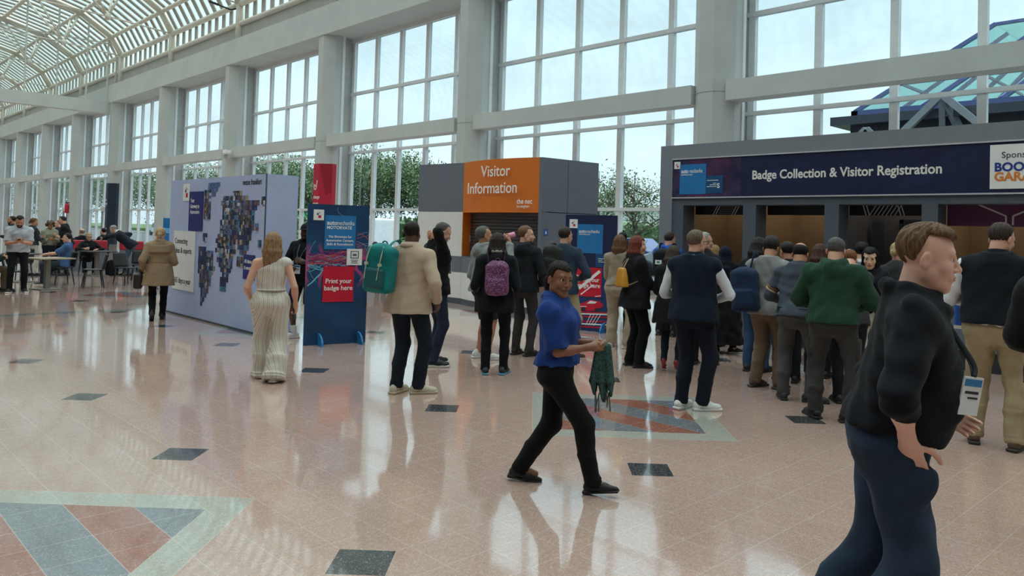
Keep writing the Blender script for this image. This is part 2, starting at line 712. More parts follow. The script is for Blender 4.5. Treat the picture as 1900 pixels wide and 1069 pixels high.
# low plinth along the foot of the glazing
b = MB()
b.box((XB - .12, Y0, 0), (XB + .12, Y1, .14))
struct(b.build('baseboard_right', M_JAMB))

# security camera on the second visible column
yc = C0 + 2 * BAY
t = thing('security_camera', 'white security camera fixed to the column above the pale map wall', 'camera', (16.5, 38.9, 5.2))
b = MB()
b.box((16.30, 38.60, 5.22), (16.62, 38.95, 5.40))
b.build('housing', M_WHITE, t, bevel=.02)
b = MB()
b.lathe([(.02, -.16), (.10, -.14), (.13, -.04), (.13, .04), (.05, .06)], (16.5, 39.05, 5.15), 14)
b.build('dome', mat('dome_grey', (190, 190, 192), .3), t, smooth=True)
b = MB()
b.tube([(16.5, 39.2, 5.3), (16.52, 39.35, 5.35), (16.6, 39.4, 5.15), (16.64, 39.35, 5.0)], .02, 6)
b.build('cable', M_BLACK, t, smooth=True)

t = thing('floodlight_arm', 'thin dark floodlight arm reaching from the eaves near the top of the photo', 'light', (17.0, 40.0, 12.9))
b = MB()
b.tube([(17.1, 39.55, 12.95), (16.9, 40.0, 12.92), (16.1, 40.0, 13.05)], [.05, .05, .03], 8)
b.build('arm', M_BLACK, t, True)
b = MB()
b.slab((16.25, 40.0, 13.03), (15.75, 40.0, 13.10), .12, .09)
b.build('lamp_head', M_BLACK, t)

# ------------------------------------------------------------------ stands, booths and signs
M_NAVY = mat('navy_print', (22, 34, 74), 0.45)
M_BLUE = mat('sky_blue_print', (34, 118, 180), 0.45)
M_DBLUE = mat('deep_blue_print', (20, 74, 122), 0.45)
M_RED = mat('red_print', (196, 18, 48), 0.45)
M_INK = mat('ink_print', (40, 42, 52), 0.6)
M_LILAC = mat('lilac_fabric_print', (180, 190, 226), 0.75, var=.03, bump=.1, bscale=60)
M_INDIGO = mat('indigo_print', (38, 46, 118), 0.5)
M_GREYPANEL = mat('grey_laminate', (108, 112, 122), 0.5, var=.04)
M_GREYDARK = mat('dark_grey_laminate', (76, 80, 90), 0.5)
M_WHITEPANEL = mat('white_laminate', (222, 220, 216), 0.45, var=.03)
M_ORANGE = mat('orange_sign', (212, 112, 34), 0.5, var=.04)


def logo_squares(F, u, v, s, parent, name='logo_panel'):
    """white square carrying a red square, a tilted navy square and two dots"""
    b = MB()
    b.use(M_WHITE)
    F.rect(u, v, u + s, v + s, .004, .008, b)
    b.use(M_RED)
    F.rect(u + .45 * s, v + .20 * s, u + .72 * s, v + .46 * s, .008, .010, b)
    b.use(M_NAVY)
    F.poly([(u + .28 * s, v + .55 * s), (u + .40 * s, v + .46 * s), (u + .50 * s, v + .60 * s), (u + .38 * s, v + .70 * s)], .008, .010, b)
    F.poly([(u + .52 * s, v + .66 * s), (u + .60 * s, v + .64 * s), (u + .61 * s, v + .72 * s), (u + .54 * s, v + .74 * s)], .008, .010, b)
    b.use(M_RED)
    F.poly([(u + .46 * s, v + .76 * s), (u + .51 * s, v + .74 * s), (u + .53 * s, v + .80 * s), (u + .48 * s, v + .81 * s)], .008, .010, b)
    return b.build(name, None, parent)


# --- pale map wall ------------------------------------------------
t = thing('display_wall', 'tall pale lilac exhibition wall printed with a photo world map', 'exhibition stand', (5.6, 13.0, 0))
b = MB()
b.box((5.33, 11.10, 0.03), (5.86, 14.98, 2.445))
body = b.build('fabric_body', M_LILAC, t)
b = MB()
b.box((5.32, 11.09, 0), (5.87, 14.99, .03))
b.box((5.325, 11.092, .03), (5.345, 11.10, 2.45))
b.build('edge_rail', M_GREYDARK, t)
F = Face((5.33, 14.98, 0), (0, -1, 0))
logo_squares(F, .62, 2.06, .31, t)
pb = F.rect(.93, 1.53, 1.55, 2.22, .004, .012).build('text_panel', M_INDIGO, t)
tag(pb, 'indigo panel reading Your Gateway to Automotive')
for s, v in (('Your', 2.03), ('Gateway to', 1.93), ('Automotive', 1.83)):
    F.text(s, 1.0, v, .105, M_WHITE, pb, .014, sx=.80)
pw = F.rect(.27, .46, 1.27, 1.52, .004, .014).build('text_panel', M_WHITE, t)
tag(pw, 'white panel reading Connecting ideas and experts')
for s, v in (('Connecting', 1.29), ('ideas & experts', 1.12), ('365 days a year', .58)):
    F.text(s, .34, v, .145, M_INK, pw, .016, sx=.88)
pd = F.rect(3.22, .82, 3.62, 1.20, .004, .012).build('text_panel', M_INDIGO, t)
tag(pd, 'small indigo panel reading All dates and events')
F.text('All dates', 3.26, 1.07, .085, M_WHITE, pd, .014, sx=.85)
F.text('& events', 3.26, .97, .085, M_WHITE, pd, .014, sx=.85)
F.text('messe frankfurt', 3.08, 2.29, .135, M_INK, t, .004, sx=.78)


def inside(p, poly):
    x, y = p
    c = False
    for (x0, y0), (x1, y1) in zip(poly, poly[1:] + poly[:1]):
        if (y0 > y) != (y1 > y) and x < (x1 - x0) * (y - y0) / (y1 - y0) + x0:
            c = not c
    return c


EUAF = [(2.44, 2.13), (2.99, 2.19), (3.29, 2.08), (3.7, 2.04), (3.71, 1.95), (3.51, 1.91), (3.56, 1.73), (3.41, 1.45), (3.33, 1.23), (3.15, 1.21), (2.97, 1.25), (2.8, 1.12), (2.71, .86), (2.55, .53), (2.39, .55), (2.4, .84), (2.18, 1.15), (2.12, 1.38), (2.3, 1.58), (2.34, 1.94), (2.29, 2.05)]
SAM = [(1.46, 1.28), (1.72, 1.24), (2.06, 1.12), (2.11, .86), (1.93, .81), (1.91, .6), (1.76, .4), (1.65, .23), (1.57, .22), (1.59, .46), (1.47, .79), (1.42, 1.12)]
NAM = [(1.74, 2.35), (2.17, 2.33), (2.12, 2.19), (1.95, 2.07), (1.88, 2.14), (1.73, 2.28)]
tones = [mat('map_tone_%s' % n, c, .6, var=.35, scale=30) for n, c in (('navy', (38, 52, 96)), ('slate', (74, 84, 110)), ('steel', (84, 108, 160)), ('umber', (84, 70, 62)), ('grey', (120, 124, 132)), ('dark', (40, 42, 48)), ('sand', (168, 152, 140)), ('teal', (70, 128, 160)), ('rose', (118, 70, 72)), ('snow', (188, 192, 200)))]
tones = tones[:6] + [tones[4], tones[5], tones[0], tones[1], tones[3], tones[2]] + tones[6:]
b = MB()
r = random.Random(3)
g = .078
for poly, blue in ((EUAF, .25), (SAM, .35), (NAM, 1.0)):
    for i in range(60):
        for j in range(34):
            u, v = i * g + .02, j * g + .02
            if not inside((u + g / 2, v + g / 2), poly):
                continue
            q = r.random()
            m = tones[2] if blue == 1.0 else tones[0] if q < blue else r.choice(tones)
            b.use(m)
            d = .006 + .004 * r.random()
            F.rect(u, v, u + g * .99, v + g * .99, .002, d, b)
            if q > .55:
                b.use(r.choice(tones))
                du, dv = r.uniform(.1, .5) * g, r.uniform(.1, .5) * g
                F.rect(u + du, v + dv * .4, u + du + g * .4, v + dv * .4 + g * .5, d, d + .001, b)
for (u, v, w, h) in ((2.48, 1.82, .22, .16), (2.86, 1.86, .22, .2), (2.92, 1.5, .30, .22), (2.3, 1.3, .22, .26), (2.55, 1.2, .2, .24), (3.2, 1.62, .2, .2), (3.78, 1.98, .1, .12), (3.58, 1.58, .1, .11), (3.7, 1.33, .1, .11), (2.5, .95, .3, .16), (1.80, .95, .24, .26), (1.80, .62, .18, .18), (2.98, 1.0, .2, .16), (1.60, 1.74, .26, .5), (1.6, 1.36, .16, .14)):
    nx, ny = max(2, int(w / .05)), max(2, int(h / .05))
    for i in range(nx):
        for j in range(ny):
            b.use(r.choice(tones))
            F.rect(u + w * i / nx, v + h * j / ny, u + w * (i + 1) / nx, v + h * (j + 1) / ny, .002, .014, b)
b.build('photo_mosaic_print', None, t)


# --- free-standing printed signs ----------------------------------
def swirl_material(name, a, bcol, c, z0):
    k = NT(name)
    o = k.obj()
    sp = k.n('ShaderNodeSeparateXYZ')
    k.l(o, sp.inputs[0])
    n1 = k.noise(o, 2.2, 6, .65)
    w = k.n('ShaderNodeTexWave')
    w.inputs['Scale'].default_value = 1.6
    w.inputs['Distortion'].default_value = 9
    w.inputs['Detail'].default_value = 4
    w.inputs['Detail Scale'].default_value = 1.6
    k.l(o, w.inputs['Vector'])
    band = k.rng(k.m1('ABSOLUTE', k.m1('SUBTRACT', sp.outputs[2], z0)), 0.05, 0.34, 1, 0)
    streak = k.m1('MULTIPLY', k.rng(w.outputs['Fac'], .55, .95, 0, 1), band)
    base = k.mix(k.rng(n1, .35, .65, 0, 1), a, bcol)
    col = k.mix(k.m1('MULTIPLY', streak, k.rng(n1, .3, .6, .3, 1)), base, c)
    k.l(col, k.b.inputs['Base Color'])
    k.b.inputs['Roughness'].default_value = .45
    return k.m


def stand_feet(F, us, parent):
    for u in us:
        b = MB()
        pts = [(0, 0), (.20, 0), (.19, .05), (.15, .11), (.09, .15), (0, .17)]
        vs = [tuple(F.p(u - .012, v, d + .03)) for d, v in pts] + [tuple(F.p(u + .012, v, d + .03)) for d, v in pts]
        n = len(pts)
        b.add(vs, [tuple(range(n)), tuple(range(2 * n - 1, n - 1, -1))] + [(i, n + i, n + (i + 1) % n, (i + 1) % n) for i in range(n)])
        vs = [tuple(F.p(u - .012, v, -d - .03)) for d, v in pts] + [tuple(F.p(u + .012, v, -d - .03)) for d, v in pts]
        b.add(vs, [tuple(range(n - 1, -1, -1)), tuple(range(n, 2 * n))] + [(i, (i + 1) % n, n + (i + 1) % n, n + i) for i in range(n)])
        b.build('foot', M_BLUE, parent)


def sign_face(L, R, h):
    L, R = Vector(L + (0,)), Vector(R + (0,))
    return Face(L, R - L), (R - L).length


F, w = sign_face((5.39, 9.90), (6.28, 9.72), 1.99)
t = thing('standing_sign', 'dark blue standing sign with red badge printing panel near the pale wall', 'sign', (5.83, 9.81, 0))
h = 1.99
b = MB()
b.box((0, 0, -.03), (w, h, 0), F.R, F.o)
M_SW = swirl_material('sign_swirl_print', lin((12, 46, 84)), lin((16, 70, 112)), lin((205, 70, 130)), 1.12)
bd = b.build('board', M_SW, t)
stand_feet(F, (.22 * w, .86 * w), t)
logo_squares(F, .085 * w, h * .885, .165 * w + .0, t)
p = F.rect(.27 * w, h * .68, .775 * w, h * .923, .004, .008).build('text_panel', M_BLUE, t)
tag(p, 'sky blue panel of the standing sign')
F.text('auto', .30 * w, h * .855, .088, M_WHITE, p, .010, bold=.02, sx=.95)
F.text('mechanika', .455 * w, h * .855, .088, M_WHITE, p, .010, sx=.72)
F.text('MOTORVATE', .30 * w, h * .825, .062, M_WHITE, p, .010, bold=.02)
for s, v in (('The Showcase for', .762), ('Automotive Careers,', .735), ('Skills & Recruitment', .708)):
    F.text(s, .52 * w, h * v, .050, M_WHITE, p, .010, align='CENTER', bold=.012, sx=.95)
p = F.rect(.64 * w, h * .566, .893 * w, h * .684, .008, .012).build('badge_panel', M_WHITE, t)
b = MB()
for q in ((.70, .615, .835, .620), (.70, .663, .835, .668)):
    F.rect(q[0] * w, h * q[1], q[2] * w, h * q[3], .012, .014, b)
for q in ((.70, .615, .712, .668), (.823, .615, .835, .668)):
    F.rect(q[0] * w, h * q[1], q[2] * w, h * q[3], .012, .014, b)
b.build('logo_frame', M_INK, p)
F.text('IMI', .767 * w, h * .632, .05, M_INK, p, .014, align='CENTER', bold=.02)
for i, ww in enumerate((.12, .09, .11)):
    F.rect(.767 * w - ww * w / 2, h * (.600 - .010 * i), .767 * w + ww * w / 2, h * (.604 - .010 * i), .012, .014).build('small_print', M_INK, p)
p = F.rect(.265 * w, h * .303, .767 * w, h * .556, .008, .014).build('text_panel', M_RED, t)
tag(p, 'red panel reading Print your badge here')
F.text('Print your', .516 * w, h * .437, .094, M_WHITE, p, .016, align='CENTER', bold=.015)
F.text('badge here', .516 * w, h * .387, .094, M_WHITE, p, .016, align='CENTER', bold=.015)
M_CYAN = mat('cyan_print', (120, 200, 225), .4)
M_MAG = mat('magenta_print', (206, 72, 110), .4)
M_PALEB = mat('pale_blue_print', (120, 150, 190), .4)
b = MB()
cxx, cyy, rr = .52 * w, h * .60, .50 * w
arc = [(cxx + rr * math.cos(a), cyy + rr * math.sin(a) * 1.1) for a in np.linspace(.15 * PI, 2.0 * PI, 60) if 0 < cxx + rr * math.cos(a) < w]
b.use(M_PALEB)
F.line([(cxx - rr * math.cos(a), cyy + rr * .95 * math.sin(a)) for a in np.linspace(-.25 * PI, .22 * PI, 24)], .006, 0, .003, b)
F.line([(cxx + rr * .96 * math.cos(a), cyy + rr * .95 * math.sin(a)) for a in np.linspace(-.25 * PI, .2 * PI, 24)], .008, 0, .003, b)
F.line([(.62 * w + .15 * w * math.cos(a), h * .965 + .09 * math.sin(a)) for a in np.linspace(.9 * PI, 1.6 * PI, 16)], .006, 0, .003, b)
r = random.Random(11)
M_AMB = mat('amber_print', (226, 140, 90), .4)
M_VIO = mat('violet_print', (92, 50, 140), .4)
for base, m, n in ((.615, M_VIO, 12), (.60, M_MAG, 14), (.605, M_AMB, 5), (.60, M_CYAN, 4), (.55, M_CYAN, 3)):
    for i in range(n):
        b.use(m)
        u, v = .02 * w, h * (base + r.uniform(-.035, .035))
        pts = [(u, v)]
        while u < (.27 if base < .58 else .62) * w:
            u += r.uniform(.02, .05) * w
            v += r.uniform(-.02, .022)
            pts.append((u, v))
        F.line(pts, r.uniform(.004, .011), 0, .003, b)
for i in range(6):
    b.use(M_MAG if i % 2 else M_PALEB)
    u, v = .80 * w, h * (.70 + .02 * i)
    pts = [(u, v)]
    while u < .97 * w:
        u += r.uniform(.02, .05) * w
        v += r.uniform(-.03, .03)
        pts.append((min(u, .985 * w), v))
    F.line(pts, .006, 0, .003, b)
b.use(M_CYAN)
F.line([(.03 * w, h * .42), (.10 * w, h * .445), (.16 * w, h * .475), (.22 * w, h * .50), (.26 * w, h * .53), (.33 * w, h * .56)], .016, 0, .003, b)
b.build('light_trail_print', None, t)

# second standing sign
F, w = sign_face((10.03, 9.27), (10.32, 8.35), 2.0)
h = 2.0
t = thing('standing_sign', 'navy standing sign with red car print, behind the man in the navy blazer', 'sign', (10.17, 8.8, 0))
b = MB()
b.box((0, 0, -.03), (w, h, 0), F.R, F.o)
b.build('board', mat('royal_navy_print', (26, 56, 108), .45, var=.12, scale=2), t)
F.rect(0, h * .55, w, h, 0, .002).build('upper_print', M_NAVY, t)
stand_feet(F, (.2 * w, .82 * w), t)
logo_squares(F, .08 * w, h * .884, .16 * w, t)
p = F.rect(.24 * w, h * .67, .74 * w, h * .92, .004, .008).build('text_panel', M_BLUE, t)
F.text('auto', .27 * w, h * .845, .085, M_WHITE, p, .010, bold=.02, sx=.9)
F.text('mechanika', .42 * w, h * .845, .085, M_WHITE, p, .010, sx=.68)
F.text('BIRMINGHAM', .27 * w, h * .826, .035, M_WHITE, p, .010)
p = F.rect(.61 * w, h * .555, .93 * w, h * .67, .004, .008).build('text_panel', M_DBLUE, t)
for i, ww in enumerate((.16, .08, .2)):
    F.rect(.66 * w, h * (.625 - .014 * i), (.66 + ww) * w, h * (.629 - .014 * i), .008, .010).build('small_print', M_WHITE, p)
p = F.rect(.22 * w, h * .295, .735 * w, h * .547, .004, .010).build('text_panel', M_RED, t)
tag(p, 'red panel reading Print your badge here')
F.text('Print your', .48 * w, h * .425, .105, M_WHITE, p, .012, align='CENTER', bold=.015, sx=.95)
F.text('badge here', .48 * w, h * .375, .105, M_WHITE, p, .012, align='CENTER', bold=.015, sx=.95)
b = MB().use(M_WHITE)
for (u0, v0, u1, v1, ww) in ((.30, .36, .70, .52, .05), (.34, .31, .58, .40, .022), (.62, .30, .73, .31, .012)):
    F.line([(u0 * w, v0 * h), (u1 * w, v1 * h)], ww, .010, .012, b)
b.build('slash_print', None, p)
b = MB().use(M_RED)
F.poly([(.30 * w, .19 * h), (.36 * w, .17 * h), (.60 * w, .175 * h), (.76 * w, .215 * h), (.78 * w, .235 * h), (.70 * w, .262 * h), (.52 * w, .27 * h), (.42 * w, .245 * h), (.30 * w, .225 * h)], .002, .006, b)
b.use(M_WHITE)
F.poly([(.46 * w, .235 * h), (.53 * w, .262 * h), (.66 * w, .255 * h), (.62 * w, .240 * h)], .006, .008, b)
F.line([(.32 * w, .205 * h), (.46 * w, .21 * h)], .012, .006, .008, b)
b.use(M_INK)
for uu in (.40, .66):
    F.poly([(uu * w + .045 * math.cos(a), .185 * h + .035 * math.sin(a)) for a in np.linspace(0, 2 * PI, 14)[:-1]], .006, .008, b)
b.build('car_print', None, t)
b = MB()
for i in range(7):
    b.use((M_RED, M_WHITE, M_RED, M_DBLUE)[i % 4])
    v = h * (.03 + .021 * i)
    F.line([(.03 * w, v), (.95 * w, v + h * (.01 + .006 * (i % 3)))], .022, .002, .005, b)
for i in range(4):
    b.use(M_WHITE)
    F.line([(.45 * w + .05 * i, .05 * h), (.55 * w + .06 * i, .15 * h)], .010, .005, .007, b)
b.build('truss_print', None, t)

# a third one, mostly hidden behind the woman in the trench coat
F, w = sign_face((5.55, 15.95), (6.25, 15.65), 1.9)
t = thing('standing_sign', 'light blue sign edge showing just left of the pale lilac wall', 'sign', (5.3, 15.9, 0))
b = MB()
b.box((0, 0, -.03), (w, 1.75, 0), F.R, F.o)
b.build('board', M_BLUE, t)
F.rect(0, 1.45, w, 1.55, 0, .003).build('stripe_print', mat('aqua_print', (110, 190, 230), .4), t)
stand_feet(F, (.5 * w,), t)

# --- visitor information booth ------------------------------------
t = thing('information_booth', 'grey and white booth under an orange Visitor Information sign', 'booth', (12.0, 13.0, 0))
HB = 3.21
arc = []
A, B_, Cc = Vector((11.26, 13.60)), Vector((10.80, 12.38)), Vector((11.20, 11.12))
for i in range(13):
    s = i / 12
    q = A * (1 - s) ** 2 + B_ * 2 * s * (1 - s) + Cc * s ** 2
    arc.append((q.x, q.y))
left0 = (11.10, 15.08)
right1 = (12.83, 10.93)


def strip(pts, z0, z1, th, m, name, smooth=False):
    """wall strip that follows a plan line (outer side to the viewer), thickness th inward (+x)"""
    b = MB()
    n = len(pts)
    vs = []
    for x, y in pts:
        vs += [(x, y, z0), (x, y, z1), (x + th, y, z1), (x + th, y, z0)]
    fs = []
    for i in range(n - 1):
        for k in range(4):
            fs.append((4 * i + k, 4 * i + (k + 1) % 4, 4 * i + 4 + (k + 1) % 4, 4 * i + 4 + k))
    fs += [(3, 2, 1, 0), tuple(4 * (n - 1) + k for k in range(4))]
    b.add(vs, [tuple(reversed(f)) for f in fs])
    return b.build(name, m, t, smooth)


seg = lambda a, c: [a, c]
strip([left0, (arc[0][0], arc[0][1] + .006)], 2.10, HB, .08, M_GREYPANEL, 'upper_panel')
strip([left0, (arc[0][0], arc[0][1] + .006)], 1.08, 2.09, .08, M_WHITEPANEL, 'white_panel')
strip([left0, (arc[0][0], arc[0][1] + .006)], .72, 1.075, .08, M_GREYPANEL, 'middle_panel')
strip([left0, (arc[0][0], arc[0][1] + .006)], .13, .715, .08, M_WHITEPANEL, 'white_panel')
strip([left0] + arc, 0, .125, .10, M_GREYDARK, 'plinth')
strip(arc, .13, .715, .08, M_WHITEPANEL, 'counter_front')
strip(arc, .72, 1.075, .08, M_GREYPANEL, 'counter_band')
osg = strip(arc, 2.09, HB, .10, M_ORANGE, 'orange_sign')
# recess with roller shutter
strip([(x + .26, y) for x, y in arc], 1.05, 2.10, .02, mat('shutter_steel', (78, 74, 72), .45, metal=.3), 'roller_shutter')
b = MB()
for i in range(14):
    z = 1.10 + i * .072
    for (x0, y0), (x1, y1) in zip(arc[1:-1:2], arc[3::2]):
        pass
    for (p0, p1) in zip(arc[:-1], arc[1:]):
        b.slab((p0[0] + .25, p0[1], z), (p1[0] + .25, p1[1], z), .028, .05)
b.build('shutter_slat', mat('shutter_steel', (78, 74, 72), .45), t)
b = MB()
b.box((arc[0][0] + .0, arc[0][1] - .02, 1.075), (arc[0][0] + .34, arc[0][1], 2.09))
b.build('orange_jamb', M_ORANGE, t)
b = MB()
b.box((arc[0][0] + .20, arc[0][1] - .06, 1.40), (arc[0][0] + .24, arc[0][1] - .02, 1.58))
b.build('shutter_handle', mat('brushed_steel', (190, 190, 190), .35, metal=.8), t)
strip(arc, 1.075, 1.095, .34, M_GREYDARK, 'sill')
strip(arc, 2.075, 2.09, .30, M_ORANGE, 'soffit')
# right hand side
b = MB()
r0, r1 = Vector((arc[-1][0], arc[-1][1], 0)), Vector((11.22, 11.05, 0))
b.prism([(arc[-1][0], arc[-1][1]), (11.22, 11.05), (11.40, 11.06), (11.40, 11.14)], .0, HB)
b.build('corner_post', M_GREYPANEL, t)
FR = Face((11.23, 11.05, 0), Vector(right1 + (0,)) - Vector((11.23, 11.05, 0)))
LR = (Vector(right1 + (0,)) - Vector((11.23, 11.05, 0))).length
for u0, u1 in ((0, .70), (.715, LR)):
    for v0, v1 in ((0.02, 2.085), (2.10, HB)):
        FR.rect(u0, v0, u1, v1, -.05, 0).build('side_panel', M_GREYPANEL, t)
b = MB()
b.prism([(11.32, 11.12), (12.82, 11.0), (13.2, 15.0), (11.26, 15.0), (11.5, 13.5), (11.30, 12.4)][::1], HB - .12, HB - .02)
b.build('roof', M_GREYDARK, t)
b = MB()
b.prism([(12.75, 11.0), (12.83, 10.98), (13.25, 15.05), (13.17, 15.05)], 0, HB - .02)
b.prism([(11.15, 15.0), (13.2, 15.0), (13.2, 15.08), (11.12, 15.08)], 0, HB - .02)
b.build('rear_panel', M_GREYPANEL, t)
# lettering follows the front's chord
FO = Face((arc[0][0] - .262, arc[0][1] - .14, 0), (-.06 + .01, -2.48, 0))
FO = Face((10.995, 13.46, 0), (0.0, -1, 0))
M_LET = mat('raised_letter', (238, 236, 230), .5, var=.02)
FO.text('Visitor', .78, 2.84, .345, M_LET, osg, .02, bold=.006, sx=.98)
FO.text('Information', .33, 2.48, .345, M_LET, osg, .02, bold=.006, sx=.98)
FO.text('the nec', 1.93, 2.25, .15, M_LET, osg, .02, bold=.012)
FO.text('birmingham', 1.93, 2.17, .078, M_LET, osg, .02)
FRs = FR.rect(.07, 1.62, .17, 1.74, 0, .008)
ps = FRs.build('access_sticker', mat('sticker_blue', (30, 90, 190), .5), t)
FR.text('&', .09, 1.645, .09, M_WHITE, ps, .010)

# --- registration booth -------------------------------------------
XR = 11.4
t = thing('registration_booth', 'long grey booth with navy Badge Collection and Visitor Registration header', 'booth', (12.5, 4.2, 0))
M_PORTAL = mat('portal_grey', (128, 132, 140), .5, var=.03)
M_POST = mat('post_grey', (84, 92, 104), .5, var=.03)
YL, YE = 8.26, -1.6
b = MB()
b.box((XR, 8.0, 0), (15.0, YL, 3.28))
b.box((XR, YE, 3.03), (15.0, 8.0, 3.28))
b.build('portal_frame', M_PORTAL, t)
FB = Face((XR, 8.0, 0), (0, -1, 0))        # u = 8.0 - y
hs = FB.rect(.02, 2.36, 9.6, 3.02, -.05, .0)
M_HDR = swirl_material('header_print', lin((18, 26, 60)), lin((24, 34, 74)), lin((30, 42, 84)), 2.7)
hdr = hs.build('header_sign', M_HDR, t)
M_SMOKE = NT('smoke_print')
_o = M_SMOKE.obj()
_n1 = M_SMOKE.noise(_o, 1.8, 6, .65)
_n2 = M_SMOKE.noise(_o, 3.1, 4, .6)
M_SMOKE.l(M_SMOKE.mix(M_SMOKE.rng(_n1, .40, .66, 0, 1), M_SMOKE.mix(M_SMOKE.rng(_n2, .4, .6, 0, 1), lin((24, 26, 62)), lin((34, 52, 92))), lin((92, 44, 84))), M_SMOKE.b.inputs['Base Color'])
M_SMOKE.b.inputs['Roughness'].default_value = .45
FB.rect(.02, 2.365, 1.35, 3.015, 0, .003).build('smoke_print', M_SMOKE.m, hdr)
b = MB()
FB.rect(.0, 3.02, 9.6, 3.04, 0, .02, b)
FB.rect(.0, 2.34, 9.6, 2.36, 0, .02, b)
b.build('sign_edge', mat('aluminium_edge', (190, 192, 198), .4), t)
FB.text('Badge Collection & Visitor Registration', 1.55, 2.638, .198, M_LET, hdr, .004, bold=.022, sx=.905)
logo_squares(FB, .04, 2.86, .125, hdr)
p = FB.rect(.16, 2.41, .69, 2.93, .004, .008).build('text_panel', M_BLUE, hdr)
FB.text('auto', .19, 2.78, .10, M_WHITE, hdr, .010, bold=.02, sx=.80, name='panel_text')
FB.text('mechanika', .355, 2.78, .10, M_WHITE, hdr, .010, sx=.62, name='panel_text')
FB.text('BIRMINGHAM', .19, 2.735, .038, M_WHITE, hdr, .010, name='panel_text')
FB.rect(.69, 2.42, 1.02, 2.72, .004, .008).build('text_panel', M_DBLUE, hdr)
FB.text('S', .91, 2.51, .11, M_WHITE, hdr, .010, bold=.03, name='panel_text')
b = MB()
for u0, u1, v in ((.71, .93, 2.635), (.83, .90, 2.585), (.77, .90, 2.56), (.71, .90, 2.53)):
    FB.rect(u0, v, u1, v + .010, .008, .010, b)
b.build('small_print', M_WHITE, hdr)
sp = FB.rect(4.98, 2.41, 7.2, 2.985, .004, .010).build('sponsor_panel', M_WHITE, hdr)
FB.text('Sponsored by', 5.11, 2.81, .115, M_INK, hdr, .012, name='sponsor_text')
FB.text('BOOK MY', 5.03, 2.64, .155, mat('book_blue', (36, 58, 140), .5), hdr, .012, bold=.035, name='sponsor_text')
FB.text('GARAGE', 5.03, 2.515, .155, mat('garage_orange', (222, 130, 52), .5), hdr, .012, bold=.035, name='sponsor_text')
b = MB()
b.box((XR + .02, YE, 2.22), (XR + .42, 8.0, 2.34))
b.build('lintel', M_POST, t)
for y0, y1 in ((7.77, 8.0), (6.38, 6.61), (5.02, 5.24), (3.65, 3.86), (1.5, 1.72), (-.6, -.38)):
    b = MB()
    b.box((XR + .02, y0, 0), (XR + .36, y1, 2.22))
    b.build('post', M_POST, t)
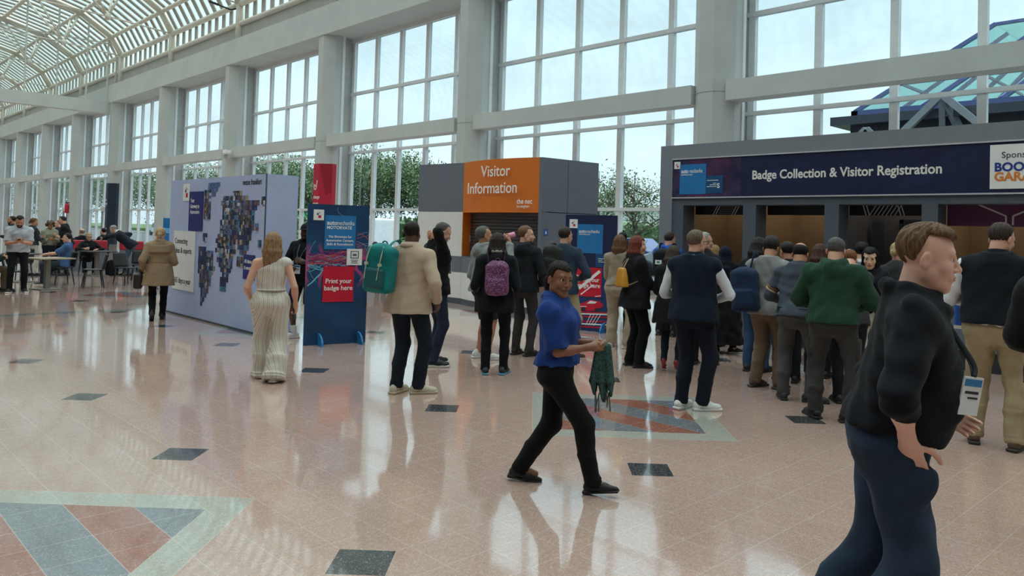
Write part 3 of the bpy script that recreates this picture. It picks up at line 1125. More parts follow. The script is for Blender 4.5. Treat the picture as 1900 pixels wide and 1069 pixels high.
# rooms behind the openings
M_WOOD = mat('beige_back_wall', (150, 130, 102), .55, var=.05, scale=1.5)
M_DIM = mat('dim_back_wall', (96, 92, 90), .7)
M_PURPLE = mat('purple_print', (92, 44, 80), .5)
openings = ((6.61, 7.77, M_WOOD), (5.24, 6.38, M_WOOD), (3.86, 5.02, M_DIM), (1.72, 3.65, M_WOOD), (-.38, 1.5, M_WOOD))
M_DADO = mat('counter_front_grey', (96, 104, 114), .55)
M_KICK = mat('kick_plinth_dark', (40, 42, 46), .6)
for i, (y0, y1, m) in enumerate(openings):
    b = MB()
    b.box((12.95, y0 - .1, 0), (13.0, y1 + .1, 2.9))
    b.build('back_wall', m, t)
    b = MB()
    b.box((XR + .36, y1 + .06, 0), (13.0, y1 + .11, 2.9))
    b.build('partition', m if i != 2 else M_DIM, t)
    b = MB()
    b.box((XR + .36, y0 - .11, 0), (13.0, y0 - .06, 2.9))
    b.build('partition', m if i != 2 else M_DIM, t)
    b = MB()
    b.box((XR + .08, y0, .26), (XR + .16, y1, 1.0))
    b.build('counter_front', M_DADO, t)
    b = MB()
    b.box((XR + .10, y0, 0), (XR + .18, y1, .26))
    b.build('kick_plinth', M_KICK, t)
    b = MB()
    b.box((XR + .05, y0, 1.0), (XR + .75, y1, 1.04))
    b.build('counter_top', mat('counter_top', (150, 150, 150), .4), t)
    # inner header board with its line pattern
    deep = i >= 3
    zl = 1.93 if deep else 2.07
    FH = Face((XR + .40, y1, 0), (0, -1, 0))
    w_ = y1 - y0
    hb = FH.rect(0, zl, w_, 2.40, -.03, 0).build('inner_header', M_PURPLE if deep else M_BLACK, t)
    b = MB()
    if i == 0:
        for u in (.36, .41, .73, .78, 1.02):
            FH.line([(u, zl), (u + .09, 2.23)], .016, 0, .004, b)
        for r_ in range(5):
            for c_ in range(9):
                u, v = .47 + c_ * .033 + (r_ % 2) * .016 + r_ * .012, zl + .02 + r_ * .03
                FH.rect(u, v, u + .010, v + .010, 0, .004, b)
    elif i == 2:
        for u in (.20, .25, .70, .75):
            FH.line([(u, 2.23), (u + .05, zl)], .014, 0, .004, b)
        for k in range(7):
            FH.line([(.30 + k * .06, zl), (.40 + k * .06, 2.23)], .010, 0, .004, b)
    elif i == 3:
        FH.line([(.36, 2.24), (.72, 2.07), (.72, 1.95)], .022, 0, .004, b)
        FH.line([(1.16, 2.24), (.80, 2.07), (.80, 1.95)], .022, 0, .004, b)
        for u in (1.36, 1.41):
            FH.line([(u, 1.94), (u + .12, 2.24)], .018, 0, .004, b)
        for r_ in range(9):
            for c_ in range(12):
                u, v = 1.47 + c_ * .036 + (r_ % 2) * .018 + r_ * .012, 1.95 + r_ * .032
                if u < w_ - .02:
                    FH.rect(u, v, u + .013, v + .013, 0, .004, b)
    else:
        FH.rect(0, zl, .001, zl + .001, 0, .001, b)
    b.build('line_pattern', mat('pattern_white', (206, 206, 210), .5), hb)
    if i in (0, 1, 2, 3, 4):
        b = MB()
        a0, a1 = {0: (6.62, 6.9), 1: (5.55, 6.34), 2: (4.0, 4.1), 3: (1.8, 3.6), 4: (-.2, 1.4)}[i]
        b.box((XR + .43, a0, 2.195), (XR + .46, a1, 2.215))
        b.build('light_tube', glow('warm_tube', (255, 225, 200), 3.0), t)
        ld = bpy.data.lights.new('booth_unseen_light', 'AREA')  # no fitting is visible; the third room's light is added to brighten it
        ld.shape = 'RECTANGLE'
        ld.size, ld.size_y = .5, (y1 - y0) * .8
        ld.energy = (5.0, 6.0, 4.5, 7.0, 7.0)[i]
        ld.color = (1.0, .84, .62) if i != 2 else (1.0, .95, .9)
        lo = bpy.data.objects.new('booth_unseen_light', ld)
        lo.location = (12.4, (y0 + y1) / 2, 2.85)
        COL.objects.link(lo)
b = MB()
b.box((XR + .3, YE, 2.9), (15.0, 8.0, 3.0))
b.build('booth_ceiling', mat('booth_ceiling', (110, 108, 104), .7), t)
# door in the third room
b = MB()
b.box((12.90, 3.86, 0), (12.94, 4.62, 1.98))
b.build('room_door', mat('grey_room_door', (118, 114, 112), .6), t)
b = MB()
b.box((12.88, 4.62, 0), (12.95, 4.68, 2.04))
b.box((12.88, 3.8, 1.98), (12.95, 4.68, 2.04))
b.build('door_trim', M_KICK, t)
b = MB()
b.box((12.6, 4.85, 0), (12.7, 5.0, 2.0))
b.build('side_post', M_GREYDARK, t)

# --- column wraps --------------------------------------------------
def wrap(k, z0, z1, m, label, zt, lines, mt, tri=None):
    y = C0 + k * BAY
    e = .03
    prof = [(XF - e, y + .23), (XF - e, y - .23), (XF + .384, y - .64), (17.2, y - .64), (17.2, y + .64), (XF + .384, y + .64)]
    t = thing('column_wrap', label, 'column cover', (XF, y, z0))
    b = MB()
    b.prism(prof, z0, z1)
    b.build('cover', m, t)
    r = Vector((XF + .384, y - .64, 0)) - Vector((XF - e, y - .23, 0))
    Fc = Face((XF - e, y - .23, 0), r)
    if tri:
        Fc.poly(tri, 0, .004).build('facet_print', mat('dark_red_print', (150, 14, 44), .45), t)
    Ff = Face((XF - e, y + .23, 0), (0, -1, 0))
    for s, v, size, face, u in lines:
        (Fc if face else Ff).text(s, u, v, size, mt, t, .008, bold=.01)
    return t


tw = wrap(1, 0, 4.33, mat('crimson_wrap', (178, 26, 54), .5), 'crimson wrapped column cover rising behind the Print your badge here sign', 4.3,
          [('charge', 2.84, .20, 0, .06), ('energy', 2.58, .16, 0, .06), ('mobility', 2.34, .13, 0, .06)], M_WHITE, tri=[(.02, 4.32), (.56, 4.32), (.56, 3.1), (.30, 3.0)])
Fw = Face((XF - .03, C0 + BAY + .23, 0), (0, -1, 0))
b = MB()
Fw.line([(.20 + .11 * math.cos(a), 3.36 + .13 * math.sin(a)) for a in np.linspace(.75 * PI, 2.1 * PI, 16)] + [(.36, 3.62)], .045, 0, .01, b)
Fw.line([(.20, 3.33), (.20, 3.44)], .035, 0, .01, b)
b.build('plug_logo', M_WHITE, tw)
wrap(4, 0, 4.22, mat('night_wrap', (34, 44, 60), .4), 'tall dark navy wrapped column cover behind the bending man in the café corner', 4.2,
     [('the', 3.0, .22, 0, -.02), ('nec', 2.72, .30, 0, -.02), ('NEC', .72, .55, 0, -.6)], M_WHITE)


# ------------------------------------------------------------------ café furniture
M_CHAIR = mat('black_plastic', (24, 25, 27), .5, var=.1)
M_POSTG = mat('pedestal_grey', (128, 122, 114), .5)
M_TOP = mat('table_top_oak', (150, 132, 112), .4, var=.12, scale=9)
M_TOPD = mat('table_top_dark', (54, 50, 48), .4)


def make_chair():
    t = empty('cafe_chair')
    b = MB()
    n = 8
    vs, fs = [], []
    for j in range(n + 1):
        for i in range(n + 1):
            u, v = i / n - .5, j / n - .5
            z = .455 - .016 * math.cos(PI * u) * math.cos(PI * v)
            vs.append((u * (.44 - .03 * (v + .5)), -v * .42, z))
    for j in range(n):
        for i in range(n):
            fs.append((j * (n + 1) + i, (j + 1) * (n + 1) + i, (j + 1) * (n + 1) + i + 1, j * (n + 1) + i + 1))
    b.add(vs, fs)
    s = b.build('seat', M_CHAIR, t, True)
    md = s.modifiers.new('thickness', 'SOLIDIFY')
    md.thickness = .022
    b = MB()
    vs, fs = [], []
    for j in range(n + 1):
        for i in range(n + 1):
            u, v = i / n - .5, j / n
            vs.append((u * (.43 - .04 * v), -.20 - .08 * v + .035 * math.cos(2 * u * 1.4) - .035, .46 + .37 * v))
    for j in range(n):
        for i in range(n):
            fs.append((j * (n + 1) + i, j * (n + 1) + i + 1, (j + 1) * (n + 1) + i + 1, (j + 1) * (n + 1) + i))
    b.add(vs, fs)
    s = b.build('backrest', M_CHAIR, t, True)
    md = s.modifiers.new('thickness', 'SOLIDIFY')
    md.thickness = .02
    for sx, sy in ((-1, 1), (1, 1), (-1, -1), (1, -1)):
        b = MB()
        b.tube([(sx * .17, sy * .16, .45), (sx * .215, sy * .225, 0)], [.022, .013], 8)
        b.build('leg', M_CHAIR, t, True)
    return t


chair0 = make_chair()
CHAIRS = [
    (5.75, 21.15, 80, 'black plastic chair just right of the oak table, its back to the viewer'),
    (6.70, 21.75, 200, 'black plastic chair standing by the trench coat woman on her left'),
    (4.05, 20.85, 260, 'black plastic chair behind the man in the grey polo shirt'),
    (7.5, 23.2, 165, 'black plastic chair in front of the bending grey haired man'),
    (5.35, 22.35, 95, 'black plastic chair carrying the seated man in blue'),
    (6.95, 26.25, 165, 'black plastic chair of the seated blonde woman'),
    (4.9, 24.6, 10, 'black plastic chair behind the seated man in blue near the standing group'),
    (11.35, 17.35, 130, 'black plastic chair glimpsed between the standing sign and the teal backpack'),
    (3.15, 20.5, 60, 'black plastic chair at the left border under the seated dark figure'),
    (8.6, 25.0, 210, 'black plastic chair farthest right by the grey bench panel'),
]
for i, (x, y, a, lab) in enumerate(CHAIRS):
    c = chair0 if i == 0 else copy_tree(chair0)
    c.location = (x, y, 0)
    c.rotation_euler = (0, 0, math.radians(a))
    tag(c, lab, 'chair', 'black café chairs')


def table(x, y, label, top, rz=0, s=.72):
    t = thing('cafe_table', label, 'table', (x, y, 0), rz, 'pedestal café tables')
    P = Matrix.Rotation(rz, 4, 'Z')
    P.translation = (x, y, 0)

    def fin(b, name, m, bev=0):
        b.v = [tuple(P @ Vector(p)) for p in b.v]
        return b.build(name, m, t, bevel=bev)
    fin(MB().box((-s / 2, -s / 2, .715), (s / 2, s / 2, .745)), 'tabletop', top, .008)
    fin(MB().box((-.055, -.045, .02), (.055, .045, .715)), 'pedestal', M_POSTG)
    fin(MB().box((-.26, -.26, 0), (.26, .26, .02)), 'base_plate', M_POSTG, .006)
    return t


table(4.72, 21.0, 'oak topped pedestal table beside the man in the grey polo shirt', M_TOP, .3, .85)
table(7.0, 25.45, 'dark pedestal table where the blonde woman sits', M_TOPD, .2, .8)
table(7.95, 23.95, 'oak topped pedestal table in front of the bending man', M_TOP, .1, .7)
table(4.75, 23.6, 'dark pedestal table holding the paper cup', M_TOPD, .4, .7)
table(11.95, 17.9, 'pedestal table half hidden behind the blue standing sign', M_TOPD, .4, .7)
t = thing('paper_cup', 'brown paper cup with pale lid on the dark café table', 'cup', (4.72, 23.45, .745))
b = MB()
b.lathe([(.034, .745), (.046, .865), (.046, .87)], (4.72, 23.45, 0), 16)
b.build('cup_body', mat('kraft_paper', (160, 118, 84), .7), t, True)
b = MB()
b.lathe([(.049, .868), (.049, .882), (.040, .89)], (4.72, 23.45, 0), 16)
b.build('lid', M_WHITE, t, True)


def bench(x0, x1, y, label, red=True):
    t = thing('bench_seat', label, 'bench', ((x0 + x1) / 2, y, 0))
    b = MB()
    b.box((x0, y - .06, 0), (x1, y + .06, .72))
    b.build('back_panel', M_GREYPANEL, t)
    if red:
        b = MB()
        b.box((x0, y - .09, .72), (x1, y + .12, 1.0))
        b.build('red_cushion', mat('red_vinyl', (176, 30, 52), .5), t, bevel=.03)
    b = MB()
    b.box((x0, y + .06, 0), (x1, y + .62, .42))
    b.build('seat_box', M_GREYDARK, t)
    return t


bench(6.15, 7.95, 27.9, 'red topped bench behind the seated man in blue and blonde woman')
bench(8.15, 8.85, 27.2, 'short red topped bench between blonde woman and bending man')
b_ = bench(8.95, 10.6, 26.4, 'plain grey bench panel right of the bending man', False)
bench(11.8, 13.4, 19.2, 'red topped bench glimpsed past the right edge of the blue standing sign')

# fire extinguisher point and door gear far down the wall
t = thing('fire_extinguisher', 'small red fire extinguisher hung on a far column', 'extinguisher', (16.55, 68.34, 2.1))
b = MB()
b.lathe([(.02, 2.1), (.13, 2.12), (.14, 2.75), (.06, 2.88), (.03, 2.9)], (16.49, 68.34, 0), 14)
b.build('cylinder_body', M_RED, t, True)
b = MB()
b.box((16.44, 68.28, 2.9), (16.65, 68.4, 2.98))
b.build('valve', M_BLACK, t)
for n, (y, lab) in enumerate(((74.0, 'first'), (63.2, 'second'), (47.0, 'third'))):
    b = MB()
    b.box((XB - .22, y - 1.1, 2.32), (XB - .06, y + 1.1, 2.62))
    d = struct(b.build('door_%d' % (n + 1), M_FRAME))
    b = MB()
    for yy in (-1.05, -.02, 1.0):
        b.box((XB - .15, y + yy, 0), (XB - .06, y + yy + .08, 2.32))
    b.build('door_frame', M_JAMB, d)

# ------------------------------------------------------------------ figures: implicit surfaces meshed with surface nets
BIG = 0.12


class Grid:
    def __init__(s, lo, hi, res, fine=()):
        s.res = res
        s.ax = []
        for a in range(3):
            iv = [(f[0][a], f[1][a], f[2]) for f in fine]
            x, xs = lo[a], [lo[a]]
            while x < hi[a]:
                st = res
                for (l, h, r_) in iv:
                    if l - res <= x <= h:
                        st = min(st, r_)
                x += st
                xs.append(x)
            s.ax.append(np.array(xs, np.float32))
        s.v = np.full([len(q) for q in s.ax], BIG, np.float32)

    def blk(s, lo, hi, pad):
        sl = []
        for a in range(3):
            i = max(int(np.searchsorted(s.ax[a], lo[a] - pad)) - 1, 0)
            j = min(int(np.searchsorted(s.ax[a], hi[a] + pad)) + 1, len(s.ax[a]))
            sl.append(slice(i, j))
        return tuple(sl)

    def add(s, pr):
        f, lo, hi, k, op = pr
        sl = s.blk(lo, hi, k + 2.2 * s.res)
        if any(q.stop - q.start < 1 for q in sl):
            return
        X = s.ax[0][sl[0]][:, None, None]
        Y = s.ax[1][sl[1]][None, :, None]
        Z = s.ax[2][sl[2]][None, None, :]
        d = f(X, Y, Z).astype(np.float32)
        c = s.v[sl]
        if op == 'u':
            h = np.maximum(k - np.abs(c - d), 0) if k else 0
            s.v[sl] = np.minimum(c, d) - (h * h / (4 * k) if k else 0)
        else:
            d = -d
            h = np.maximum(k - np.abs(c - d), 0) if k else 0
            s.v[sl] = np.maximum(c, d) + (h * h / (4 * k) if k else 0)

    def clip(s, f):
        """keep only where f < 0"""
        X = s.ax[0][:, None, None]
        Y = s.ax[1][None, :, None]
        Z = s.ax[2][None, None, :]
        s.v = np.maximum(s.v, f(X, Y, Z).astype(np.float32))

    def disp(s, f):
        X = s.ax[0][:, None, None]
        Y = s.ax[1][None, :, None]
        Z = s.ax[2][None, None, :]
        s.v = np.where(s.v < .06, s.v + f(X, Y, Z).astype(np.float32), s.v)


def surfnet(G):
    v = G.v
    # close the border
    for a in range(3):
        ix = [slice(None)] * 3
        for e in (0, -1):
            ix[a] = e
            v[tuple(ix)] = np.maximum(v[tuple(ix)], 1e-3)
    sgn = v < 0
    n = np.array(v.shape) - 1
    cnt = np.zeros(n, np.int8)
    for dx in (0, 1):
        for dy in (0, 1):
            for dz in (0, 1):
                cnt += sgn[dx:n[0] + dx, dy:n[1] + dy, dz:n[2] + dz]
    I, J, K = np.nonzero((cnt > 0) & (cnt < 8))
    vid = np.full(n, -1, np.int32)
    vid[I, J, K] = np.arange(len(I))
    acc = np.zeros((len(I), 3))
    num = np.zeros(len(I))
    idx = (I, J, K)
    corners = [(0, 0, 0), (1, 0, 0), (0, 1, 0), (1, 1, 0), (0, 0, 1), (1, 0, 1), (0, 1, 1), (1, 1, 1)]
    edges = [(0, 1), (2, 3), (4, 5), (6, 7), (0, 2), (1, 3), (4, 6), (5, 7), (0, 4), (1, 5), (2, 6), (3, 7)]
    cv = [v[I + c[0], J + c[1], K + c[2]] for c in corners]
    cp = [np.stack([G.ax[a][idx[a] + c[a]] for a in range(3)], 1) for c in corners]
    for a, b in edges:
        va, vb = cv[a], cv[b]
        m = (va < 0) != (vb < 0)
        t = np.where(m, va / np.where(m, va - vb, 1), 0)[:, None]
        acc += np.where(m[:, None], cp[a] + t * (cp[b] - cp[a]), 0)
        num += m
    P = acc / num[:, None]
    faces = []
    for a in range(3):
        b, c = (a + 1) % 3, (a + 2) % 3
        s0 = [slice(None)] * 3
        s1 = [slice(None)] * 3
        s0[a], s1[a] = slice(0, -1), slice(1, None)
        ch = sgn[tuple(s0)] != sgn[tuple(s1)]
        Q = np.nonzero(ch)
        q = np.stack(Q, 1)
        ok = (q[:, b] >= 1) & (q[:, c] >= 1) & (q[:, b] < v.shape[b] - 1) & (q[:, c] < v.shape[c] - 1)
        q = q[ok]
        fl = sgn[tuple(s0)][q[:, 0], q[:, 1], q[:, 2]]
        o = np.eye(3, dtype=int)
        g = lambda w: vid[w[:, 0], w[:, 1], w[:, 2]]
        f = np.stack([g(q - o[b] - o[c]), g(q - o[c]), g(q), g(q - o[b])], 1)
        f[~fl] = f[~fl][:, ::-1]
        faces.append(f)
    F = np.concatenate(faces)
    F = F[(F >= 0).all(1)]
    return P, F


def np_mesh(name, P, F, mats, midx=None):
    me = bpy.data.meshes.new(name)
    n, m = len(P), len(F)
    me.vertices.add(n)
    me.vertices.foreach_set('co', P.astype(np.float32).ravel())
    me.loops.add(4 * m)
    me.loops.foreach_set('vertex_index', F.astype(np.int32).ravel())
    me.polygons.add(m)
    me.polygons.foreach_set('loop_start', np.arange(0, 4 * m, 4, dtype=np.int32))
    for q in mats:
        me.materials.append(q)
    if midx is not None:
        me.polygons.foreach_set('material_index', midx.astype(np.int32))
    me.polygons.foreach_set('use_smooth', np.ones(m, bool))
    me.update()
    me.validate()
    return me


def keep_largest(P, F):
    """drop stray specks so that the surface is one piece"""
    n = len(P)
    lab = np.arange(n)
    for _ in range(400):
        m = lab[F].min(1)
        new = lab.copy()
        for k in range(4):
            np.minimum.at(new, F[:, k], m)
        new = new[new]
        if (new == lab).all():
            break
        lab = new
    u, c = np.unique(lab, return_counts=True)
    big = u[np.argmax(c)]
    keep = lab == big
    mp = np.cumsum(keep) - 1
    F = F[keep[F].all(1)]
    return P[keep], mp[F]


# ---- primitives (f, lo, hi, blend, op) in figure space
def cap(a, b, r1, r2, k=.02, op='u'):
    a, b = np.asarray(a, float), np.asarray(b, float)
    ba = b - a
    L2 = max(float(ba @ ba), 1e-9)

    def f(X, Y, Z):
        px, py, pz = X - a[0], Y - a[1], Z - a[2]
        t = np.clip((px * ba[0] + py * ba[1] + pz * ba[2]) / L2, 0, 1)
        return np.sqrt((px - t * ba[0]) ** 2 + (py - t * ba[1]) ** 2 + (pz - t * ba[2]) ** 2) - (r1 + (r2 - r1) * t)
    R = max(r1, r2)
    return (f, np.minimum(a, b) - R, np.maximum(a, b) + R, k, op)


def tube_flat(a, b, r1, r2, k=.02):
    """cone with flat ends"""
    a, b = np.asarray(a, float), np.asarray(b, float)
    ba = b - a
    L = math.sqrt(max(float(ba @ ba), 1e-9))

    def f(X, Y, Z):
        px, py, pz = X - a[0], Y - a[1], Z - a[2]
        t = (px * ba[0] + py * ba[1] + pz * ba[2]) / L / L
        q = np.sqrt(np.maximum(px * px + py * py + pz * pz - (t * L) ** 2, 1e-12)) - (r1 + (r2 - r1) * np.clip(t, 0, 1))
        return np.maximum(q, np.maximum((t - 1) * L, -t * L))
    R = max(r1, r2)
    return (f, np.minimum(a, b) - R, np.maximum(a, b) + R, k, 'u')


I3 = np.eye(3)


def ell(c, r, k=.02, op='u', R=I3, o=(0, 0, 0)):
    c = R @ np.asarray(c, float) + np.asarray(o, float)
    r = np.asarray(r, float)
    m = r.min()

    def f(X, Y, Z):
        px, py, pz = X - c[0], Y - c[1], Z - c[2]
        q = [(R[0, i] * px + R[1, i] * py + R[2, i] * pz) / r[i] for i in range(3)]
        k0 = np.sqrt(q[0] ** 2 + q[1] ** 2 + q[2] ** 2)
        k1 = np.sqrt((q[0] / r[0]) ** 2 + (q[1] / r[1]) ** 2 + (q[2] / r[2]) ** 2) + 1e-9
        return k0 * (k0 - 1) / k1
    R_ = r.max()
    return (f, c - R_, c + R_, k, op)


def rbox(c, h, rd, k=.01, op='u', R=I3, o=(0, 0, 0)):
    c = R @ np.asarray(c, float) + np.asarray(o, float)
    h = np.asarray(h, float)

    def f(X, Y, Z):
        px, py, pz = X - c[0], Y - c[1], Z - c[2]
        q = [np.abs(R[0, i] * px + R[1, i] * py + R[2, i] * pz) - (h[i] - rd) for i in range(3)]
        out = np.sqrt(sum(np.maximum(w, 0) ** 2 for w in q))
        return out + np.minimum(np.maximum(np.maximum(q[0], q[1]), q[2]), 0) - rd
    e = np.abs(R) @ h
    return (f, c - e, c + e, k, op)


def stack(rows, R, o, k=.03, ex=2.3):
    """sections along z: rows of (z, cx, cy, rx, ry)"""
    rows = np.array(sorted(rows), float)
    z = np.linspace(rows[0, 0], rows[-1, 0], 60)
    # smooth interpolation
    lin_ = np.stack([np.interp(z, rows[:, 0], rows[:, i]) for i in range(1, 5)], 1)
    ker = np.array([1, 2, 3, 2, 1]) / 9.
    pad = np.concatenate([np.repeat(lin_[:1], 2, 0), lin_, np.repeat(lin_[-1:], 2, 0)])
    sm = np.stack([np.convolve(pad[:, i], ker, 'valid') for i in range(4)], 1)
    o = np.asarray(o, float)
    R = np.asarray(R, float)

    def f(X, Y, Z):
        px, py, pz = X - o[0], Y - o[1], Z - o[2]
        lx = R[0, 0] * px + R[1, 0] * py + R[2, 0] * pz
        ly = R[0, 1] * px + R[1, 1] * py + R[2, 1] * pz
        lz = R[0, 2] * px + R[1, 2] * py + R[2, 2] * pz
        cx, cy, rx, ry = (np.interp(lz, z, sm[:, i]) for i in range(4))
        q = (np.abs((lx - cx) / rx) ** ex + np.abs((ly - cy) / ry) ** ex) ** (1 / ex)
        d = (q - 1) * np.minimum(rx, ry)
        return np.maximum(d, np.maximum(z[0] - lz, lz - z[-1]))
    c = []
    for i in (0, 20, 40, 59):
        for sx in (-1, 1):
            for sy in (-1, 1):
                mr = sm[:, 2].max(), sm[:, 3].max()
                c.append(R @ np.array([sm[i, 0] + sx * mr[0], sm[i, 1] + sy * mr[1], z[i]]) + o)
    c = np.array(c)
    return (f, c.min(0), c.max(0), k, 'u')


def mesh_of(prims, res, fine=(), clip=None, disp=None, m=.03):
    us = [p for p in prims if p[4] == 'u']
    lo = np.min([p[1] for p in us], 0) - m
    hi = np.max([p[2] for p in us], 0) + m
    G = Grid(lo, hi, res, fine)
    for p in prims:
        G.add(p)
    if disp is not None:
        G.disp(disp)
    if clip is not None:
        for c in (clip if isinstance(clip, (list, tuple)) else [clip]):
            G.clip(c)
    return surfnet(G)


def rotm(ax, a):
    c, s = math.cos(a), math.sin(a)
    return np.array({'x': [[1, 0, 0], [0, c, -s], [0, s, c]], 'y': [[c, 0, s], [0, 1, 0], [-s, 0, c]], 'z': [[c, -s, 0], [s, c, 0], [0, 0, 1]]}[ax], float)


def ik(A, T, l1, l2, pole):
    A, T, pole = np.asarray(A, float), np.asarray(T, float), np.asarray(pole, float)
    d = T - A
    L = np.linalg.norm(d)
    Lc = min(max(L, abs(l1 - l2) + .01), l1 + l2 - .003)
    u = d / L
    T = A + u * Lc
    x = (l1 * l1 - l2 * l2 + Lc * Lc) / (2 * Lc)
    h = math.sqrt(max(l1 * l1 - x * x, 0))
    p = pole - u * (pole @ u)
    p /= np.linalg.norm(p) + 1e-9
    return A + u * x + p * h, T


def folds(seed, amp, wl=(.07, .16), zbias=1.0, n=6):
    r = np.random.default_rng(seed)
    ws = []
    for _ in range(n):
        d = r.normal(size=3) * np.array([1, 1, zbias])
        d /= np.linalg.norm(d)
        ws.append((d * 2 * PI / r.uniform(*wl), r.uniform(0, 6.28)))

    def f(X, Y, Z):
        s = 0
        for w, p in ws:
            s = s + np.sin(w[0] * X + w[1] * Y + w[2] * Z + p)
        return s * (amp / math.sqrt(n))
    return f


def unit(v):
    v = np.asarray(v, float)
    return v / (np.linalg.norm(v) + 1e-9)


# ---- hands
def hand_prims(W, d, nrm, side, s, curl='relax', k=.005):
    """W wrist, d finger direction, nrm palm normal, side -1 left / +1 right"""
    Y_ = unit(d)
    N = unit(np.asarray(nrm, float) - Y_ * (np.asarray(nrm, float) @ Y_))
    X_ = np.cross(Y_, N) * side
    R = np.stack([X_, Y_, N], 1)
    P = lambda x, y, z: R @ (np.array([x, y, z]) * s) + W
    pr = [rbox((0, .048 * s, 0), (.037 * s, .047 * s, .0125 * s), .011 * s, .012, 'u', R, W),
          cap(P(0, -.03, 0), P(0, .02, 0), .024 * s, .026 * s, .02)]
    cu = {'relax': (18, 28, 18), 'hold': (48, 55, 30), 'grip': (70, 75, 45), 'flat': (4, 6, 4), 'pinch': (42, 62, 35), 'type': (30, 40, 20)}[curl]
    for i, (bx, L, sp) in enumerate(((.029, .073, 5), (.0098, .081, 1.5), (-.0098, .075, -2), (-.028, .059, -6))):
        ang, az = 0, math.radians(sp)
        p = P(bx, .088, 0)
        for seg, (fr, q) in enumerate(zip((.46, .30, .24), cu)):
            ang += math.radians(q * (1 + .10 * (i - 1)))
            v = R @ np.array([math.sin(az) * math.cos(ang), math.cos(az) * math.cos(ang), math.sin(ang)])
            p2 = p + v * L * fr * s
            r0 = (.0092 - .0010 * seg) * s * (.9 if i == 3 else 1)
            pr.append(cap(p, p2, r0, r0 - .0009 * s, k if seg else .009))
            p = p2
    tc = {'relax': 0, 'hold': .5, 'grip': .9, 'flat': -.2, 'pinch': .8, 'type': .3}[curl]
    p = P(.026, .020, .004)
    for L, r0, v in ((.046, .0125, (.72 - .3 * tc, .62, .30 + .45 * tc)), (.034, .0105, (.35 - .35 * tc, .85, .25 + .35 * tc)), (.027, .0095, (.1 - .3 * tc, .95, .2 + .2 * tc))):
        p2 = p + R @ unit(v) * L * s
        pr.append(cap(p, p2, r0 * s, (r0 - .0012) * s, .008))
        p = p2
    return pr


# ---- heads
def head_prims(R, o, s, female=False, full=1.0):
    T = lambda x, y, z: R @ (np.array([x, y, z]) * s) + o
    E = lambda c, r, k=.015, op='u', Q=I3: ell(np.array(c) * s, np.array(r) * s, k * s, op, R @ Q, o) if Q is I3 else ell((0, 0, 0), np.array(r) * s, k * s, op, R @ Q, T(*c))
    C = lambda a, b, r1, r2, k=.012, op='u': cap(T(*a), T(*b), r1 * s, r2 * s, k * s, op)
    j = .84 if female else 1.0
    ns = .82 if female else 1.0
    pr = [E((0, -.012, .036), (.074, .094, .082)), E((0, .020, -.022), ((.057 if female else .061) * full, .068, .080), .03),
          C((-.046 * j, .008, -.058), (-.016, .062, -.098), .022 * full, .018, .03), C((.046 * j, .008, -.058), (.016, .062, -.098), .022 * full, .018, .03),
          E((0, .064, -.100), (.022 * j, .020, .018), .02),
          E((-.036, .058, -.030), (.026, .022, .026), .02), E((.036, .058, -.030), (.026, .022, .026), .02),
          C((-.036, .072, .024), (.036, .072, .024), .013, .013, .018),
          E((-.032, .100, .006), (.020, .014, .013), .016, 's'), E((.032, .100, .006), (.020, .014, .013), .016, 's'), E((-.031, .086, .003), (.0145, .013, .0068 if female else .0060), .004, 's'), E((.031, .086, .003), (.0145, .013, .0074 if female else .0060), .004, 's'),
          C((0, .084, .014), (0, .102 if female else .104, -.026), .0075 * ns, .0105 * ns, .010), E((0, .102 if female else .104, -.031), (.0115 * ns, .012 * ns, .010 * ns), .008),
          E((-.012, .096, -.035), (.0075, .009, .007), .006), E((.012, .096, -.035), (.0075, .009, .007), .006),
          E((0, .082, -.062), (.026, .013, .020), .014),
          E((0, .094, -.0585), (.021, .0075, .0055), .005), E((0, .0925, -.0685), (.018, .0075, .0062), .005),
          E((0, .102, -.0635), (.022, .006, .0016), .003, 's')]
    for q in (-1, 1):
        Q = rotm('z', q * .35) @ rotm('x', -.2)
        pr += [E((q * .077, -.010, -.010), (.008, .019, .031), .006, 'u', Q), E((q * .084, -.004, -.006), (.006, .010, .017), .005, 's', Q)]
    return pr


